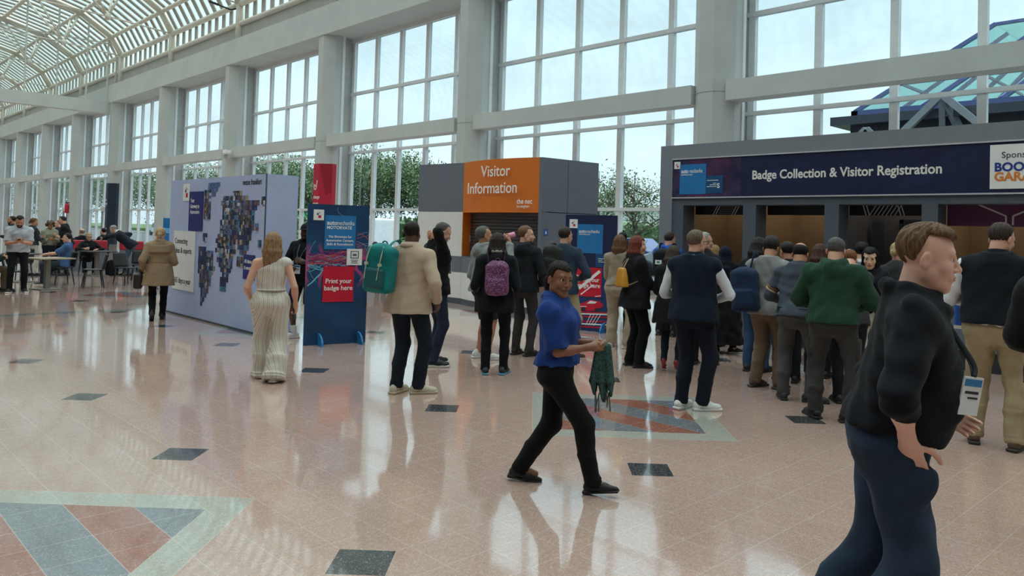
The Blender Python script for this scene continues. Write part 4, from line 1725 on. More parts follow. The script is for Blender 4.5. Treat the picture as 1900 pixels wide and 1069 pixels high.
def hair_prims(style, R, o, s, seed=1):
    """returns (prims, clip functions, displacement)"""
    T = lambda x, y, z: R @ (np.array([x, y, z]) * s) + o
    E = lambda c, r, k=.02: ell(np.array(c) * s, np.array(r) * s, k * s, 'u', R, o)
    C = lambda a, b, r1, r2, k=.02: cap(T(*a), T(*b), r1 * s, r2 * s, k * s)

    def loc(X, Y, Z):
        px, py, pz = X - o[0], Y - o[1], Z - o[2]
        return [(R[0, i] * px + R[1, i] * py + R[2, i] * pz) / s for i in range(3)]

    def line(front, side, nape, temple=.0):
        def f(X, Y, Z):
            x, y, z = loc(X, Y, Z)
            a = front - z + .25 * np.maximum(y, -.05) * 0 + .25 * np.abs(x)          # top
            b = np.maximum(y - side - .35 * (z - .02), nape - z)      # back and sides
            return np.minimum(a, b) * s
        return f
    r = np.random.default_rng(seed)
    f0 = r.uniform(60, 90)

    def strands(amp, fr=1.0):
        ph = r.uniform(0, 6, 3)

        def f(X, Y, Z):
            x, y, z = loc(X, Y, Z)
            an = np.arctan2(x, -y + .02)
            return (np.sin(an * 23 * fr + 20 * z + ph[0]) + .7 * np.sin(an * 41 * fr - 26 * z + ph[1] + 3 * np.sin(30 * z)) + .5 * np.sin(70 * y + 50 * x + ph[2])) * amp * s
        return f
    if style == 'short':
        return [E((0, -.014, .040), (.0795, .0995, .0865))], [line(.074, -.004, -.066)], strands(.0016)
    if style == 'buzz':
        return [E((0, -.014, .037), (.0770, .0970, .0838))], [line(.078, -.010, -.064)], strands(.0006)
    if style == 'swept':
        return [E((0, -.014, .042), (.079, .099, .086)), E((0, .020, .094), (.060, .062, .030), .03)], [line(.070, -.030, -.035)], strands(.0024, .6)
    if style == 'bald':
        def cl(X, Y, Z):
            x, y, z = loc(X, Y, Z)
            ring = np.maximum(z - .075, -.064 - z)
            fr = .105 - z + .0 * y
            top = np.maximum(-(y - .03), .085 - z)
            return np.minimum(np.maximum(ring, y + .004 - .2 * z), np.maximum(top, -(z - .0))) * s
        return [E((0, -.014, .038), (.079, .099, .085))], [cl], strands(.0016)
    if style == 'full':
        return [E((0, -.016, .044), (.085, .104, .092)), E((0, .01, .10), (.066, .070, .040), .03)], [line(.062, .004, -.070)], strands(.0030)
    if style == 'curly':
        pr = [E((0, -.02, .035), (.10, .115, .10))]
        for i in range(46):
            a, b = r.uniform(0, 2 * PI), r.uniform(-.75, 1.0)
            if math.cos(a) > .45 and b < .45:
                continue
            q = math.sqrt(max(0, 1 - b * b * .6))
            pr.append(E((.105 * math.sin(a) * q, -.02 + .11 * math.cos(a) * q, .02 + .105 * b), (.03, .03, .03), .012))

        def cl(X, Y, Z):
            x, y, z = loc(X, Y, Z)
            return np.minimum(.066 - z, y - .035) * s
        return pr, [cl], strands(.003)
    if style in ('long', 'longback', 'straight', 'bob', 'ponytail', 'bun'):
        pr = [E((0, -.014, .040), (.082, .101, .087))]
        cl = line(.060, .020, -.07)
        dr = {'long': .34, 'longback': .40, 'straight': .40, 'bob': .19}.get(style, 0)
        if dr:
            n = 11
            for i in range(n):
                a = (i / (n - 1) - .5) * 2 * (2.15 if style == 'straight' else 1.80)
                x, y = .074 * math.sin(a), -.03 - .078 * math.cos(a)
                L = dr * (1 - .22 * abs(math.sin(a))) * r.uniform(.92, 1.08)
                w = 1.12 if style != 'straight' else .98
                if abs(a) > 1.45:
                    y += .012
                pr += [C((x * .95, y * .9, .03), (x * w, y - .006, -.09), .020, .024, .02), C((x * w, y - .006, -.09), (x * w * .98 + r.uniform(-.008, .008), y - .012 + .02 * (L > .3), -L), .024, .010, .02)]
            base = line(.060, .020, -.07)

            def cl(X, Y, Z, base=base):
                x, y, z = loc(X, Y, Z)
                return np.minimum(base(X, Y, Z), np.maximum(np.maximum(y - (.060 if style == 'straight' else .034), np.minimum(z - .03, 9)), np.where(y > .01, .052 - np.abs(x), -9)) * s)
        if style == 'ponytail':
            pr += [C((0, -.10, .015), (0, -.135, -.03), .020, .028), C((0, -.135, -.03), (.0, -.11, -.17), .028, .026), C((0, -.11, -.17), (.0, -.09, -.27), .026, .008)]

            def cl(X, Y, Z, base=line(.060, .014, -.062)):
                x, y, z = loc(X, Y, Z)
                return np.minimum(base(X, Y, Z), (y + .085) * s)
        if style == 'bun':
            pr += [E((0, -.105, -.012), (.036, .03, .033), .02), C((-.01, -.10, -.02), (.0, -.115, -.06), .018, .010)]

            def cl(X, Y, Z, base=line(.060, .010, -.062)):
                x, y, z = loc(X, Y, Z)
                return np.minimum(base(X, Y, Z), (y + .085) * s)
        return pr, [cl], strands(.0024, .8)
    if style == 'hijab':
        pr = [E((0, -.016, .036), (.092, .108, .098)), C((0, -.01, -.02), (0, -.02, -.14), .098, .090, .05), C((0, -.02, -.12), (0, -.02, -.22), .095, .14, .05)]

        def cl(X, Y, Z):
            x, y, z = loc(X, Y, Z)
            fc = np.sqrt((x / .056) ** 2 + ((z + .015) / .085) ** 2) - 1
            return np.minimum(-np.maximum(fc * .05, .03 - y), 9) * s
        return pr, [cl], None
    if style == 'cap':
        pr = [E((0, -.014, .044), (.084, .103, .088))]

        def cl(X, Y, Z):
            x, y, z = loc(X, Y, Z)
            return (.045 - z) * s
        return pr, [cl], None
    return [], [], None


SHOES = {}
M_SOLEW = mat('white_rubber', (225, 224, 220), .5)
M_SOLEB = mat('dark_rubber', (26, 26, 28), .6)


def shoe_meshes(style):
    """unit shoe 0.28 m long, ankle over the origin, toe towards +y"""
    if style in SHOES:
        return SHOES[style]
    if style == 'heel':
        up = [cap((0, -.050, .085), (0, .05, .045), .030, .028, .03), cap((0, .05, .04), (0, .155, .018), .030, .016, .03), cap((0, -.055, .10), (0, -.05, .075), .030, .028, .02)]
        so = [cap((0, -.062, .065), (0, -.068, .0), .014, .006, .01), rbox((0, .10, .004), (.036, .07, .005), .004)]
    elif style == 'boot':
        up = [cap((0, -.035, .05), (0, .10, .040), .040, .038, .04), cap((0, .09, .036), (0, .165, .028), .038, .028, .04), cap((0, -.015, .06), (0, -.010, .15), .042, .046, .03)]
        so = [rbox((0, .055, .014), (.044, .145, .015), .012), ]
    elif style == 'dress':
        up = [cap((0, -.045, .046), (0, .08, .036), .034, .033, .04), cap((0, .08, .034), (0, .175, .022), .033, .020, .04), cap((0, -.035, .05), (0, -.02, .085), .034, .036, .03)]
        so = [rbox((0, .06, .008), (.036, .135, .009), .006), rbox((0, -.055, .012), (.033, .035, .013), .006)]
    else:
        up = [cap((0, -.050, .050), (0, .07, .045), .036, .037, .04), cap((0, .06, .044), (0, .160, .034), .037, .028, .05), cap((0, -.042, .055), (0, -.020, .088), .037, .038, .03), ell((0, .15, .035), (.040, .045, .025), .03)]
        so = [rbox((0, .055, .014), (.045, .146, .0145), .012), ell((0, .185, .018), (.034, .022, .012), .02)]
    out = []
    for pr, z0 in ((up, .012), (so, -.001)):
        P, F = mesh_of(pr, .006, clip=lambda X, Y, Z, z0=z0: z0 - Z + 0 * X + 0 * Y)
        out.append((P, F))
    SHOES[style] = out
    return out


SHOE_ME = {}


def put_shoe(root, style, m, ms, M, stripe=None):
    key = (style, m.name, ms.name)
    if key not in SHOE_ME:
        (Pu, Fu), (Ps, Fs) = shoe_meshes(style)
        SHOE_ME[key] = (np_mesh('shoe', Pu, Fu, [m]), np_mesh('sole', Ps, Fs, [ms]))
    mu, mso = SHOE_ME[key]
    o = bpy.data.objects.new('shoe', mu)
    COL.objects.link(o)
    o.parent = root
    o.matrix_local = M
    q = bpy.data.objects.new('sole', mso)
    COL.objects.link(q)
    q.parent = o
    if style == 'sneaker' and stripe is not None:
        b = MB()
        for sx in (-1, 1):
            for i in range(3):
                y = .03 + .026 * i
                b.tube([(sx * .0365, y, .034), (sx * .037, y - .012, .055), (sx * .031, y - .022, .074)], .006, 6, flat=.5)
        w = b.build('side_stripe', stripe, None, True)
        w.parent = o
    if style in ('sneaker', 'boot'):
        key2 = ('lace', style)
        if key2 not in SHOE_ME:
            b = MB()
            for i in range(4):
                y, z = .02 + .022 * i, .086 - .007 * i
                b.tube([(-.018, y, z - .002), (0, y + .006, z + .003), (.018, y, z - .002)], .003, 6)
            w = b.build('laces', M_SOLEW, None, True)
            SHOE_ME[key2] = w.data
            bpy.data.objects.remove(w)
        w = bpy.data.objects.new('laces', SHOE_ME[key2])
        COL.objects.link(w)
        w.parent = o
    return o


def skin(name, rgb):
    if name in MATS:
        return MATS[name]
    t = NT(name)
    c = lin(rgb)
    o = t.obj()
    f = t.noise(o, 14, 4)
    t.put(t.b.inputs['Base Color'], t.mix(t.rng(f, .3, .7, 0, 1), tuple(v * .95 for v in c), (c[0] * 1.05, c[1] * 1.03, c[2] * 1.02)))
    t.b.inputs['Roughness'].default_value = .5
    t.b.inputs['Subsurface Weight'].default_value = .12
    t.b.inputs['Subsurface Radius'].default_value = (.012, .005, .003)
    t.b.inputs['Subsurface Scale'].default_value = .5
    t.bump(t.noise(o, 220, 2), .08, .003)
    MATS[name] = t.m
    return t.m


def hairmat(name, rgb):
    if name in MATS:
        return MATS[name]
    t = NT(name)
    c = lin(rgb)
    o = t.obj()
    mp = t.n('ShaderNodeMapping')
    mp.inputs['Scale'].default_value = (1, 1, .12)
    t.l(o, mp.inputs[0])
    f = t.noise(mp.outputs[0], 120, 3)
    t.put(t.b.inputs['Base Color'], t.mix(t.rng(f, .35, .65, 0, 1), tuple(v * .55 for v in c), tuple(min(1, v * 1.35) for v in c)))
    t.b.inputs['Roughness'].default_value = .5
    t.b.inputs['Specular IOR Level'].default_value = .18
    t.bump(f, .5, .006)
    MATS[name] = t.m
    return t.m


SK = {'pale': skin('skin_pale', (226, 178, 158)), 'fair': skin('skin_fair', (214, 164, 140)), 'tan': skin('skin_tan', (186, 134, 106)), 'brown': skin('skin_brown', (142, 96, 72)), 'dark': skin('skin_dark', (92, 62, 48)), 'asian': skin('skin_light', (226, 184, 156))}
M_EYE = mat('eye_white', (225, 220, 214), .2, var=.01)
M_IRIS = mat('iris_dark', (48, 32, 24), .15)
LIP = {}


def lipmat(sk):
    b = {'pale': (196, 122, 112), 'fair': (184, 112, 102), 'tan': (152, 90, 80), 'brown': (112, 62, 56), 'dark': (82, 48, 44), 'asian': (196, 116, 106)}[sk]
    return mat('lips_' + sk, b, .4)


PEOPLE = {}


def person(label, pos, heading, H, sk='fair', w=1.0, belly=0.0, female=False, lean=0.0, side=0.0, twist=0.0, head=(0, 0, 0), hipz=None, hipoff=(0, 0),
           feet=None, knee=None, arms=None, hair='short', haircol=(60, 46, 36), beard=None, top=None, over=None, bottom=None, shoes=('sneaker', (30, 30, 32), (30, 30, 32), None),
           res=1.0, brows=True, group=None, glasses=False, face=1.0, headscale=1.0, skirt=None):
    """heading: 0 = back towards the viewer, 90 = facing right, 180 = facing the viewer (degrees)"""
    d = np.array(pos, float) / np.hypot(*pos)
    rt = np.array([d[1], -d[0]])
    a = math.radians(heading)
    fwd = d * math.cos(a) + rt * math.sin(a)
    rz = math.atan2(-fwd[0], fwd[1])
    root = thing('person', label, 'person', (pos[0], pos[1], 0), rz, group)
    Rz = np.array([[math.cos(rz), -math.sin(rz)], [math.sin(rz), math.cos(rz)]])
    h = H
    # --- skeleton
    if feet is None:
        feet = ((-.10, -.02, -10, 0, 0), (.10, .03, 10, 0, 0))
    ank = [np.array([f[0], f[1], .045 * h + f[3]]) for f in feet]
    leglen = .488 * h
    hw = .050 * h * (1.08 if female else 1)
    if hipz is None:
        hipz = min(math.sqrt(max(leglen ** 2 - ((ank[i][0] - sgn * hw - hipoff[0]) ** 2 + (ank[i][1] - hipoff[1]) ** 2), .01)) + ank[i][2] for i, sgn in ((0, -1), (1, 1))) - .006
        hipz = min(hipz, .533 * h)
    pel = np.array([hipoff[0], hipoff[1], hipz])
    Rt = rotm('x', -math.radians(lean)) @ rotm('y', math.radians(side))
    Rs = Rt @ rotm('z', -math.radians(twist))
    Tt = lambda x, y, z: Rt @ (np.array([x, y, z]) * h) + pel
    Ts = lambda x, y, z: Rs @ (np.array([x, y, z]) * h) + pel
    hips = [pel + np.array([-hw, 0, -.006 * h]), pel + np.array([hw, 0, -.006 * h])]
    knees = []
    for i in (0, 1):
        fy = math.radians(feet[i][2])
        pole = np.array([math.sin(fy) * .8, math.cos(fy), .0]) if knee is None else np.array(knee[i], float)
        kn, an = ik(hips[i], ank[i], .246 * h, .242 * h, pole)
        ank[i] = an
        knees.append(kn)
    sw = (.092 if female else .101) * w
    sh = [Ts(-sw, -.008, .254), Ts(sw, -.008, .254)]
    arms = arms or {}
    el, wr, hd = [None, None], [None, None], [None, None]
    for i, key in ((0, 'L'), (1, 'R')):
        sg = -1 if i == 0 else 1
        ar = arms.get(key, {})
        t = ar.get('w')
        t = np.array([sg * (.150 * w * h + .02) + 0, .03 + .3 * math.sin(math.radians(lean)), .475 * h]) if t is None else np.array(t, float)
        if ar.get('abs', True) is False:
            t = sh[i] + t
        pole = np.array(ar.get('p', (sg * .5, -1, -.2)), float)
        e, wv = ik(sh[i], t, .172 * h, .150 * h, pole)
        el[i], wr[i] = e, wv
        fd = unit(wv - e)
        hd[i] = (np.array(ar['d'], float) if 'd' in ar else fd, np.array(ar['n'], float) if 'n' in ar else np.array([-sg, 0.15, 0]), ar.get('hand', 'relax'))
    neck0 = Ts(0, -.006, .298)
    neck1 = Ts(0, -.002, .316)
    hs = .139 * h / .238 * headscale * (1.02 if female else 1.0)
    Rh = rotm('z', -math.radians(head[0])) @ rotm('x', -math.radians(head[1])) @ rotm('y', math.radians(head[2]))
    piv = neck1 + np.array([0, 0, .0])
    ho = piv + Rh @ np.array([0, .018, .116]) * hs
    J = dict(h=h, pel=pel, Rt=Rt, Rs=Rs, Tt=Tt, Ts=Ts, hips=hips, knees=knees, ank=ank, sh=sh, el=el, wr=wr, Rh=Rh, ho=ho, hs=hs, root=root, rz=rz, neck=neck0, w=w, fwd=fwd)
    # --- torso sections (units of height above the hip joints)
    hipw = .103 if female else .097
    rows = [(-.078, 0, -.002, .050 * w, .046), (-.05, 0, -.004, .088 * w, .064), (-.02, 0, -.006, hipw * w, .072), (.03, 0, -.002 + .2 * belly, (hipw - .006) * w, .066 + .6 * belly), (.09, 0, .002 + .5 * belly, (.076 if female else .086) * w + .5 * belly, .058 + belly),
            (.16, 0, .004 + .35 * belly, (.084 if female else .094) * w + .2 * belly, .064 + .5 * belly), (.212, 0, .008, (.090 if female else .100) * w, (.072 if female else .068)), (.245, 0, .002, (.088 if female else .097) * w, .061), (.272, 0, -.004, .074 * w, .052), (.294, 0, -.006, .050 * w, .043), (.314, 0, -.006, .036, .036)]
    tw = lambda off, fl=0.0: [(z * h, cx * h, cy * h, rx * h + off, ry * h + off) for z, cx, cy, rx, ry in rows]
    # --- body surface
    body = [stack(tw(-.012), Rs, pel, .03)]
    lg = 1.0 if (bottom or {}).get('kind') == 'shorts' else .74
    for i in (0, 1):
        q = np.linalg.norm(ank[i] - knees[i])
        body += [cap(hips[i], knees[i], .042 * h * lg, .029 * h * lg, .03), cap(knees[i], ank[i], .029 * h * lg, .019 * h, .02), ell((0, 0, 0), (.026 * h * lg, .027 * h * lg, .06 * h), .03, 'u', _align(ank[i] - knees[i]), knees[i] * .65 + ank[i] * .35 + np.array([0, -.006 * h, 0])), cap(ank[i], ank[i] + np.array([math.sin(math.radians(feet[i][2])) * .07 * h, math.cos(math.radians(feet[i][2])) * .07 * h, -.02 * h]), .019 * h, .014 * h, .02)]
        aw = .92 if female else 1.0
        body += [cap(sh[i], el[i], .029 * h * aw, .0225 * h * aw, .03), cap(el[i], wr[i], .0225 * h * aw, .0150 * h * aw, .015), ell((0, 0, 0), (.024 * h * aw, .024 * h * aw, .05 * h), .02, 'u', _align(wr[i] - el[i]), el[i] * .72 + wr[i] * .28)]
        body += [cap(Ts(0, -.01, .292), sh[i] + np.array([0, 0, -.005]), .024 * h, .024 * h, .03)]
    body += [cap(neck0, ho + Rh @ np.array([0, -.022, -.055]) * hs, .036 * h * (.86 if female else 1.02), .054 * hs, .025)]
    hsz = .108 * h / .186 * (.93 if female else 1.0)
    fine = []
    hres, fres = .0075 * res, .0062 * res
    for i, sg in ((0, -1), (1, 1)):
        if hd[i][2] == 'none':
            continue
        hp = hand_prims(wr[i], hd[i][0], hd[i][1], sg, hsz, hd[i][2])
        body += hp
        lo = np.min([p[1] for p in hp], 0)
        hi = np.max([p[2] for p in hp], 0)
        fine.append((lo, hi, max(.0042 * res, .0035)))
    hpz = head_prims(Rh, ho, hs, female, face)
    body += hpz
    fine.append((ho - .115 * hs - .02, ho + .125 * hs, fres))
    P, F = mesh_of(body, .018 * max(1, res * .9), fine)
    P, F = keep_largest(P, F)
    c = P[F].mean(1)
    lc = (c - ho) @ Rh / hs
    lip = ((lc[:, 0] / .0215) ** 2 + ((lc[:, 2] + .0635) / .0095) ** 2 < 1) & (lc[:, 1] > .085)
    me = np_mesh('body', P, F, [SK[sk], lipmat(sk)], lip)
    ob = bpy.data.objects.new('body', me)
    COL.objects.link(ob)
    ob.parent = root

    def part(name, pr, m, rs, fine_=(), clip=None, disp=None, largest=False, mats=None, pick=None):
        P, F = mesh_of(pr, rs, fine_, clip, disp)
        if len(F) == 0:
            return None
        if largest:
            P, F = keep_largest(P, F)
        mi = pick(P[F].mean(1)) if pick else None
        o = bpy.data.objects.new(name, np_mesh(name, P, F, mats or [m], mi))
        COL.objects.link(o)
        o.parent = root
        return o
    J['part'] = part
    # --- eyes, brows
    for q in (-1, 1):
        b = MB()
        ctr = Rh @ (np.array([q * .031, .0700, .003]) * hs) + ho
        R3 = Matrix([list(Rh[i]) for i in range(3)]) @ Matrix.Rotation(-PI / 2, 3, 'X')
        rr = .0132 * hs
        b.use(M_EYE).lathe([(rr * math.sin(t) + 1e-4, rr * math.cos(t) * -1) for t in np.linspace(0.05, PI * .77, 9)], tuple(ctr), 12, R3)
        b.use(M_IRIS).lathe([(rr * math.sin(t) + 1e-4, -rr * math.cos(t) * 1.02) for t in np.linspace(PI * .77, PI * .99, 5)], tuple(ctr), 12, R3)
        eo = b.build('eye', None, None, True)
        eo.parent = root
        if brows and res < 1.6:
            b = MB()
            pts = [tuple(Rh @ (np.array([q * x, y, z]) * hs) + ho) for x, y, z in ((.013, .0870, .0255), (.024, .0865, .0275), (.036, .080, .0270), (.046, .070, .0220))]
            b.tube(pts, [q_ * hs * (.9 if female else 1.1) for q_ in (.0026, .0034, .0030, .0012)], 6)
            eo = b.build('eyebrow', hairmat('brow_%d_%d_%d' % tuple(haircol), tuple(int(v * .7) for v in haircol)), None, True)
            eo.parent = root
    # --- hair
    hm = hairmat('hair_%d_%d_%d' % tuple(haircol), haircol)
    hp, hc, hdp = hair_prims(hair, Rh, ho, hs, seed=len(PEOPLE) + 3)
    if hp:
        part({'hijab': 'headscarf', 'cap': 'cap'}.get(hair, 'hair'), hp, hm if hair not in ('hijab', 'cap') else cloth('headwear_%d' % len(PEOPLE), haircol), .0058 * max(res, .8), clip=hc, disp=hdp, largest=True)
    if hair == 'cap':
        T = lambda x, y, z: Rh @ (np.array([x, y, z]) * hs) + ho
        part('cap_peak', [ell((0, .115 * hs, .046 * hs), (.062 * hs, .062 * hs, .006 * hs), .01, 'u', Rh, ho)], cloth('headwear_%d' % len(PEOPLE), haircol), .006)
    if beard:
        T = lambda x, y, z: Rh @ (np.array([x, y, z]) * hs) + ho
        bp = [cap(T(-.058, .012, -.045), T(-.018, .068, -.100), .020 * hs, .022 * hs, .02), cap(T(.058, .012, -.045), T(.018, .068, -.100), .020 * hs, .022 * hs, .02), ell((0, .070 * hs, -.104 * hs), (.030 * hs, .026 * hs, .030 * hs), .02, 'u', Rh, ho), cap(T(-.022, .096, -.050), T(.022, .096, -.050), .007 * hs, .007 * hs, .01), cap(T(.024, .09, -.052), T(.036, .066, -.09), .008 * hs, .014 * hs, .01), cap(T(-.024, .09, -.052), T(-.036, .066, -.09), .008 * hs, .014 * hs, .01)]
        part('beard', bp, hairmat('beard_%d_%d_%d' % tuple(beard), beard), .0055 * max(res, .8), disp=folds(4, .0012, (.012, .02)))
    if glasses:
        b = MB()
        T = lambda x, y, z: tuple(Rh @ (np.array([x, y, z]) * hs) + ho)
        for q in (-1, 1):
            b.tube([T(q * .033 + .023 * math.cos(t), .106 - .1 * abs(q * .033 + .023 * math.cos(t)) * .5, .002 + .017 * math.sin(t)) for t in np.linspace(0, 2 * PI, 17)[:-1]], .0022 * hs, 6, closed=True)
            b.tube([T(q * .056, .10, .008), T(q * .074, .06, .008), T(q * .080, -.01, .010)], .0022 * hs, 6)
        b.tube([T(-.010, .106, .004), T(.010, .106, .004)], .0022 * hs, 6)
        g = b.build('glasses', M_BLACK, None, True)
        g.parent = root
    # --- lower garment
    if bottom:
        kind = bottom.get('kind', 'trousers')
        m = bottom.get('mat') or cloth('%s_%d_%d_%d' % ((bottom.get('name', 'trousers'),) + tuple(bottom['col'])), bottom['col'], **bottom.get('mk', {}))
        o_ = bottom.get('off', .014)
        fit = bottom.get('fit', 1.0)
        rws = [q for q in tw(o_) if q[0] < .075 * h]
        pr = [stack(rws + [(.070 * h, 0, .002 * h + .4 * belly * h, .083 * w * h + o_ * .6 + .4 * belly * h, .056 * h + o_ * .6 + .8 * belly * h)], Rt, pel, .03)]
        hem = bottom.get('hem', .030)
        for i in (0, 1):
            rk, ra = .038 * h * fit, bottom.get('ankle', .031) * h * fit
            if kind == 'shorts':
                mid = hips[i] + (knees[i] - hips[i]) * bottom.get('len', .92)
                pr += [cap(hips[i] + np.array([0, -.008 * h, -.005]), hips[i] * .5 + mid * .5, .056 * h, .050 * h * fit, .04), tube_flat(hips[i] * .5 + mid * .5, mid, .050 * h * fit, .046 * h * fit, .01)]
                continue
            sgn = -1 if i == 0 else 1
            pr += [cap(hips[i] + np.array([sgn * .004 * h, -.006 * h, -.004 * h]), knees[i], .0535 * h * (.5 + .5 * fit) * (.6 + .4 * w), rk, .045)]
            dn = unit(ank[i] - knees[i])
            end = ank[i] + dn * (.045 - hem) * h
            midp = (knees[i] + ank[i]) / 2 + np.array([0, -.008 * h, 0])
            pr += [cap(knees[i], midp, rk, (rk + ra) / 2 * 1.03, .03), tube_flat(midp, end, (rk + ra) / 2 * 1.03, ra, .02)]
            if bottom.get('break', True):
                for zz in (.012, .030):
                    q = end - dn * zz * h
                    pr.append(ell((0, 0, 0), (ra * 1.10, ra * 1.13, .009 * h), .012, 'u', _align(dn), q + np.array([0, .004, 0])))
        fz = folds(len(PEOPLE) + 50, bottom.get('fold', .0045) * .75, (.09, .30), 1.4, 8)
        pk = None
        ob2 = part(kind, pr, m, .0125 * max(res, .75), disp=fz, largest=True)
        if bottom.get('belt'):
            bz = .066 * h
            r0 = np.interp(bz, [q[0] for q in tw(o_)], [q[3] for q in tw(o_)]), np.interp(bz, [q[0] for q in tw(o_)], [q[4] for q in tw(o_)])
            pass
    # --- upper garments (each a dict): torso offset, hem, sleeves, collar
    for gi, g in enumerate([q for q in (top, over) if q]):
        m = g.get('mat') or cloth('%s_%d_%d_%d' % ((g.get('name', 'top'),) + tuple(g['col'])), g['col'], **g.get('mk', {}))
        o_ = g.get('off', .020)
        hem = (g.get('hem', .50) - .53) * h          # along the torso, from hip joint
        fl = g.get('flare', 0.0)
        room = .020 if (gi == 0 and not over) or gi == 1 else .003
        rw = [(q[0], q[1], q[2], q[3] + room * float(np.clip((.12 * h - q[0]) / (.12 * h), 0, 1)), q[4] + room * float(np.clip((.12 * h - q[0]) / (.12 * h), 0, 1))) for q in tw(o_) if q[0] > -.03 * h]
        bt = [q for q in rw][0]
        if hem < -.03 * h:
            n_ = max(2, int((-.03 * h - hem) / .05) + 1)
            for k_ in range(1, n_ + 1):
                t_ = k_ / n_
                rw.append((-.03 * h + (hem + .03 * h) * t_, bt[1], bt[2], bt[3] + fl * t_, bt[4] + .004 + fl * t_))
        else:
            rw = [q for q in rw if q[0] > hem] + [(hem,) + tuple(np.interp(hem, [q[0] for q in sorted(rw)], [q[j_] for q in sorted(rw)]) for j_ in (1, 2, 3, 4))]
        Rg = Rs
        pr = [stack(rw, Rg, pel, .035)]
        if female and g.get('bust', True):
            pr += [ell((0, 0, 0), (.046 * h + o_ * .4, .040 * h + o_ * .5, .044 * h + o_ * .4), .05, 'u', Rs, Ts(q_ * .042 * w, .046, .198)) for q_ in (-1, 1)]
        sl = g.get('sleeve', 1.0)
        sr = g.get('sr', 1.0)
        for i in (0, 1):
            if sl > 0:
                r1, r2, r3 = (.0275 * h + o_ * .85) * sr, (.0225 * h + o_ * .8) * sr, (.0165 * h + o_ * .6) * sr
                if female:
                    r1, r2, r3 = r1 * .94, r2 * .94, r3 * .94
                pr += [cap(Ts(0, -.010, .285), sh[i] + Rs @ np.array([0, 0, .001 * h]), .030 * h + o_ * .6 - (.008 if over and gi == 0 else 0), r1 * (.76 if over and gi == 0 else .97), .06 if not (over and gi == 0) else .03)]
                if sl <= .5:
                    e_ = sh[i] + (el[i] - sh[i]) * (sl * 2)
                    pr += [ell((0, 0, 0), (r1 * .9, r1 * .9, r1 * .9), .05, 'u', I3, sh[i]), tube_flat(sh[i] + (el[i] - sh[i]) * .08, e_, r1 * .92, r1 * 1.02, .05)]
                else:
                    e_ = el[i] + (wr[i] - el[i]) * (sl * 2 - 1)
                    pr += [cap(sh[i], el[i], r1, r2, .035), tube_flat(el[i], e_, r2, r3 + (r2 - r3) * (2 - 2 * sl), .02)]
                    if g.get('cuff'):
                        pr += [ell((0, 0, 0), (r3 * 1.25, r3 * 1.25, .016 * h), .015, 'u', _align(wr[i] - el[i]), e_ - unit(wr[i] - el[i]) * .016 * h)]
            else:
                pr += [cap(Ts(0, -.01, .290), sh[i] + Rs @ np.array([(.005 if i == 0 else -.005) * h, 0, .002 * h]), .027 * h + o_ * .75, .031 * h + o_ * .72, .035)]
        col = g.get('collar', 'crew')
        if col == 'stand':
            pr += [tube_flat(Ts(0, -.008, .285), Ts(0, -.004, .330), .045 * h, .041 * h, .015)]
        elif col == 'shirt':
            pr += [tube_flat(Ts(0, -.008, .285), Ts(0, -.006, .312), .044 * h, .040 * h, .012)]
            b = MB()
            N_ = 22
            for q in range(N_ + 1):
                t_ = (q / N_ - .5) * 2 * 2.85
                fr_ = max(0.0, -math.cos(t_))
                zc_ = .326 - .028 * fr_
                for r_, dz in ((.039, -.016), (.0415, .006), (.047, .008), (.062 + .006 * fr_, -.018 - .012 * fr_ ** 3)):
                    b.v.append(tuple(Ts(r_ * .98 * math.sin(t_), -.007 - r_ * 1.02 * math.cos(t_), zc_ + dz)))
            for q in range(N_):
                for r_ in range(3):
                    b.f.append((q * 4 + r_, q * 4 + 4 + r_, q * 4 + 5 + r_, q * 4 + 1 + r_))
            b.mi = [0] * len(b.f)
            co = b.build('collar', m, None, True)
            md = co.modifiers.new('thickness', 'SOLIDIFY')
            md.thickness = .004
            md.offset = 0
            co.parent = root
        elif col == 'crew':
            pr += [tube_flat(Ts(0, -.008, .285), Ts(0, -.004, .308), .045 * h, .040 * h, .015)]
        elif col == 'hood':
            pr += [tube_flat(Ts(0, -.008, .28), Ts(0, -.006, .325), .048 * h, .045 * h, .015)]
            for a_ in np.linspace(-1, 1, 9):
                t0, t1 = a_ * 2.2, (a_ + .25) * 2.2
                if a_ < 1:
                    f_ = lambda t: Ts(.050 * math.sin(t), -.008 - .052 * math.cos(t), .318 - .020 * math.cos(t) * (math.cos(t) > 0))
                    pr.append(cap(f_(t0), f_(t1), .019 * h, .019 * h, .015))
            pr += [ell((0, 0, 0), (.056 * h, .030 * h, .045 * h), .02, 'u', Rs, Ts(0, -.066, .272))]
        elif col == 'lapel':
            pr += [tube_flat(Ts(0, -.010, .285), Ts(0, -.010, .328), .047 * h, .041 * h, .012), cap(Ts(-.03, .02, .31), Ts(-.012, .062, .20), .012 * h, .010 * h, .012), cap(Ts(.03, .02, .31), Ts(.012, .062, .20), .012 * h, .010 * h, .012)]
        elif col == 'cowl':
            for t0 in np.linspace(0, 2 * PI, 13)[:-1]:
                f_ = lambda t: Ts(.054 * math.sin(t), -.002 - .058 * math.cos(t), .292 + .018 * math.cos(t))
                pr += [cap(f_(t0), f_(t0 + .53), .017 * h, .017 * h, .02)]
        ex = g.get('extra')
        if ex:
            pr += ex(J)
        amp = g.get('fold', .005)
        part(g.get('name', 'top'), pr, m, .0115 * max(res, .75), disp=folds(len(PEOPLE) * 7 + gi, amp, (.07, .18), .7), largest=True, mats=g.get('mats'), pick=(lambda c_, g=g: g['pick'](c_, J)) if g.get('pick') else None, clip=(lambda X, Y, Z, g=g: g['clip'](X, Y, Z, J)) if g.get('clip') else None)
    if skirt:
        skirt(J)
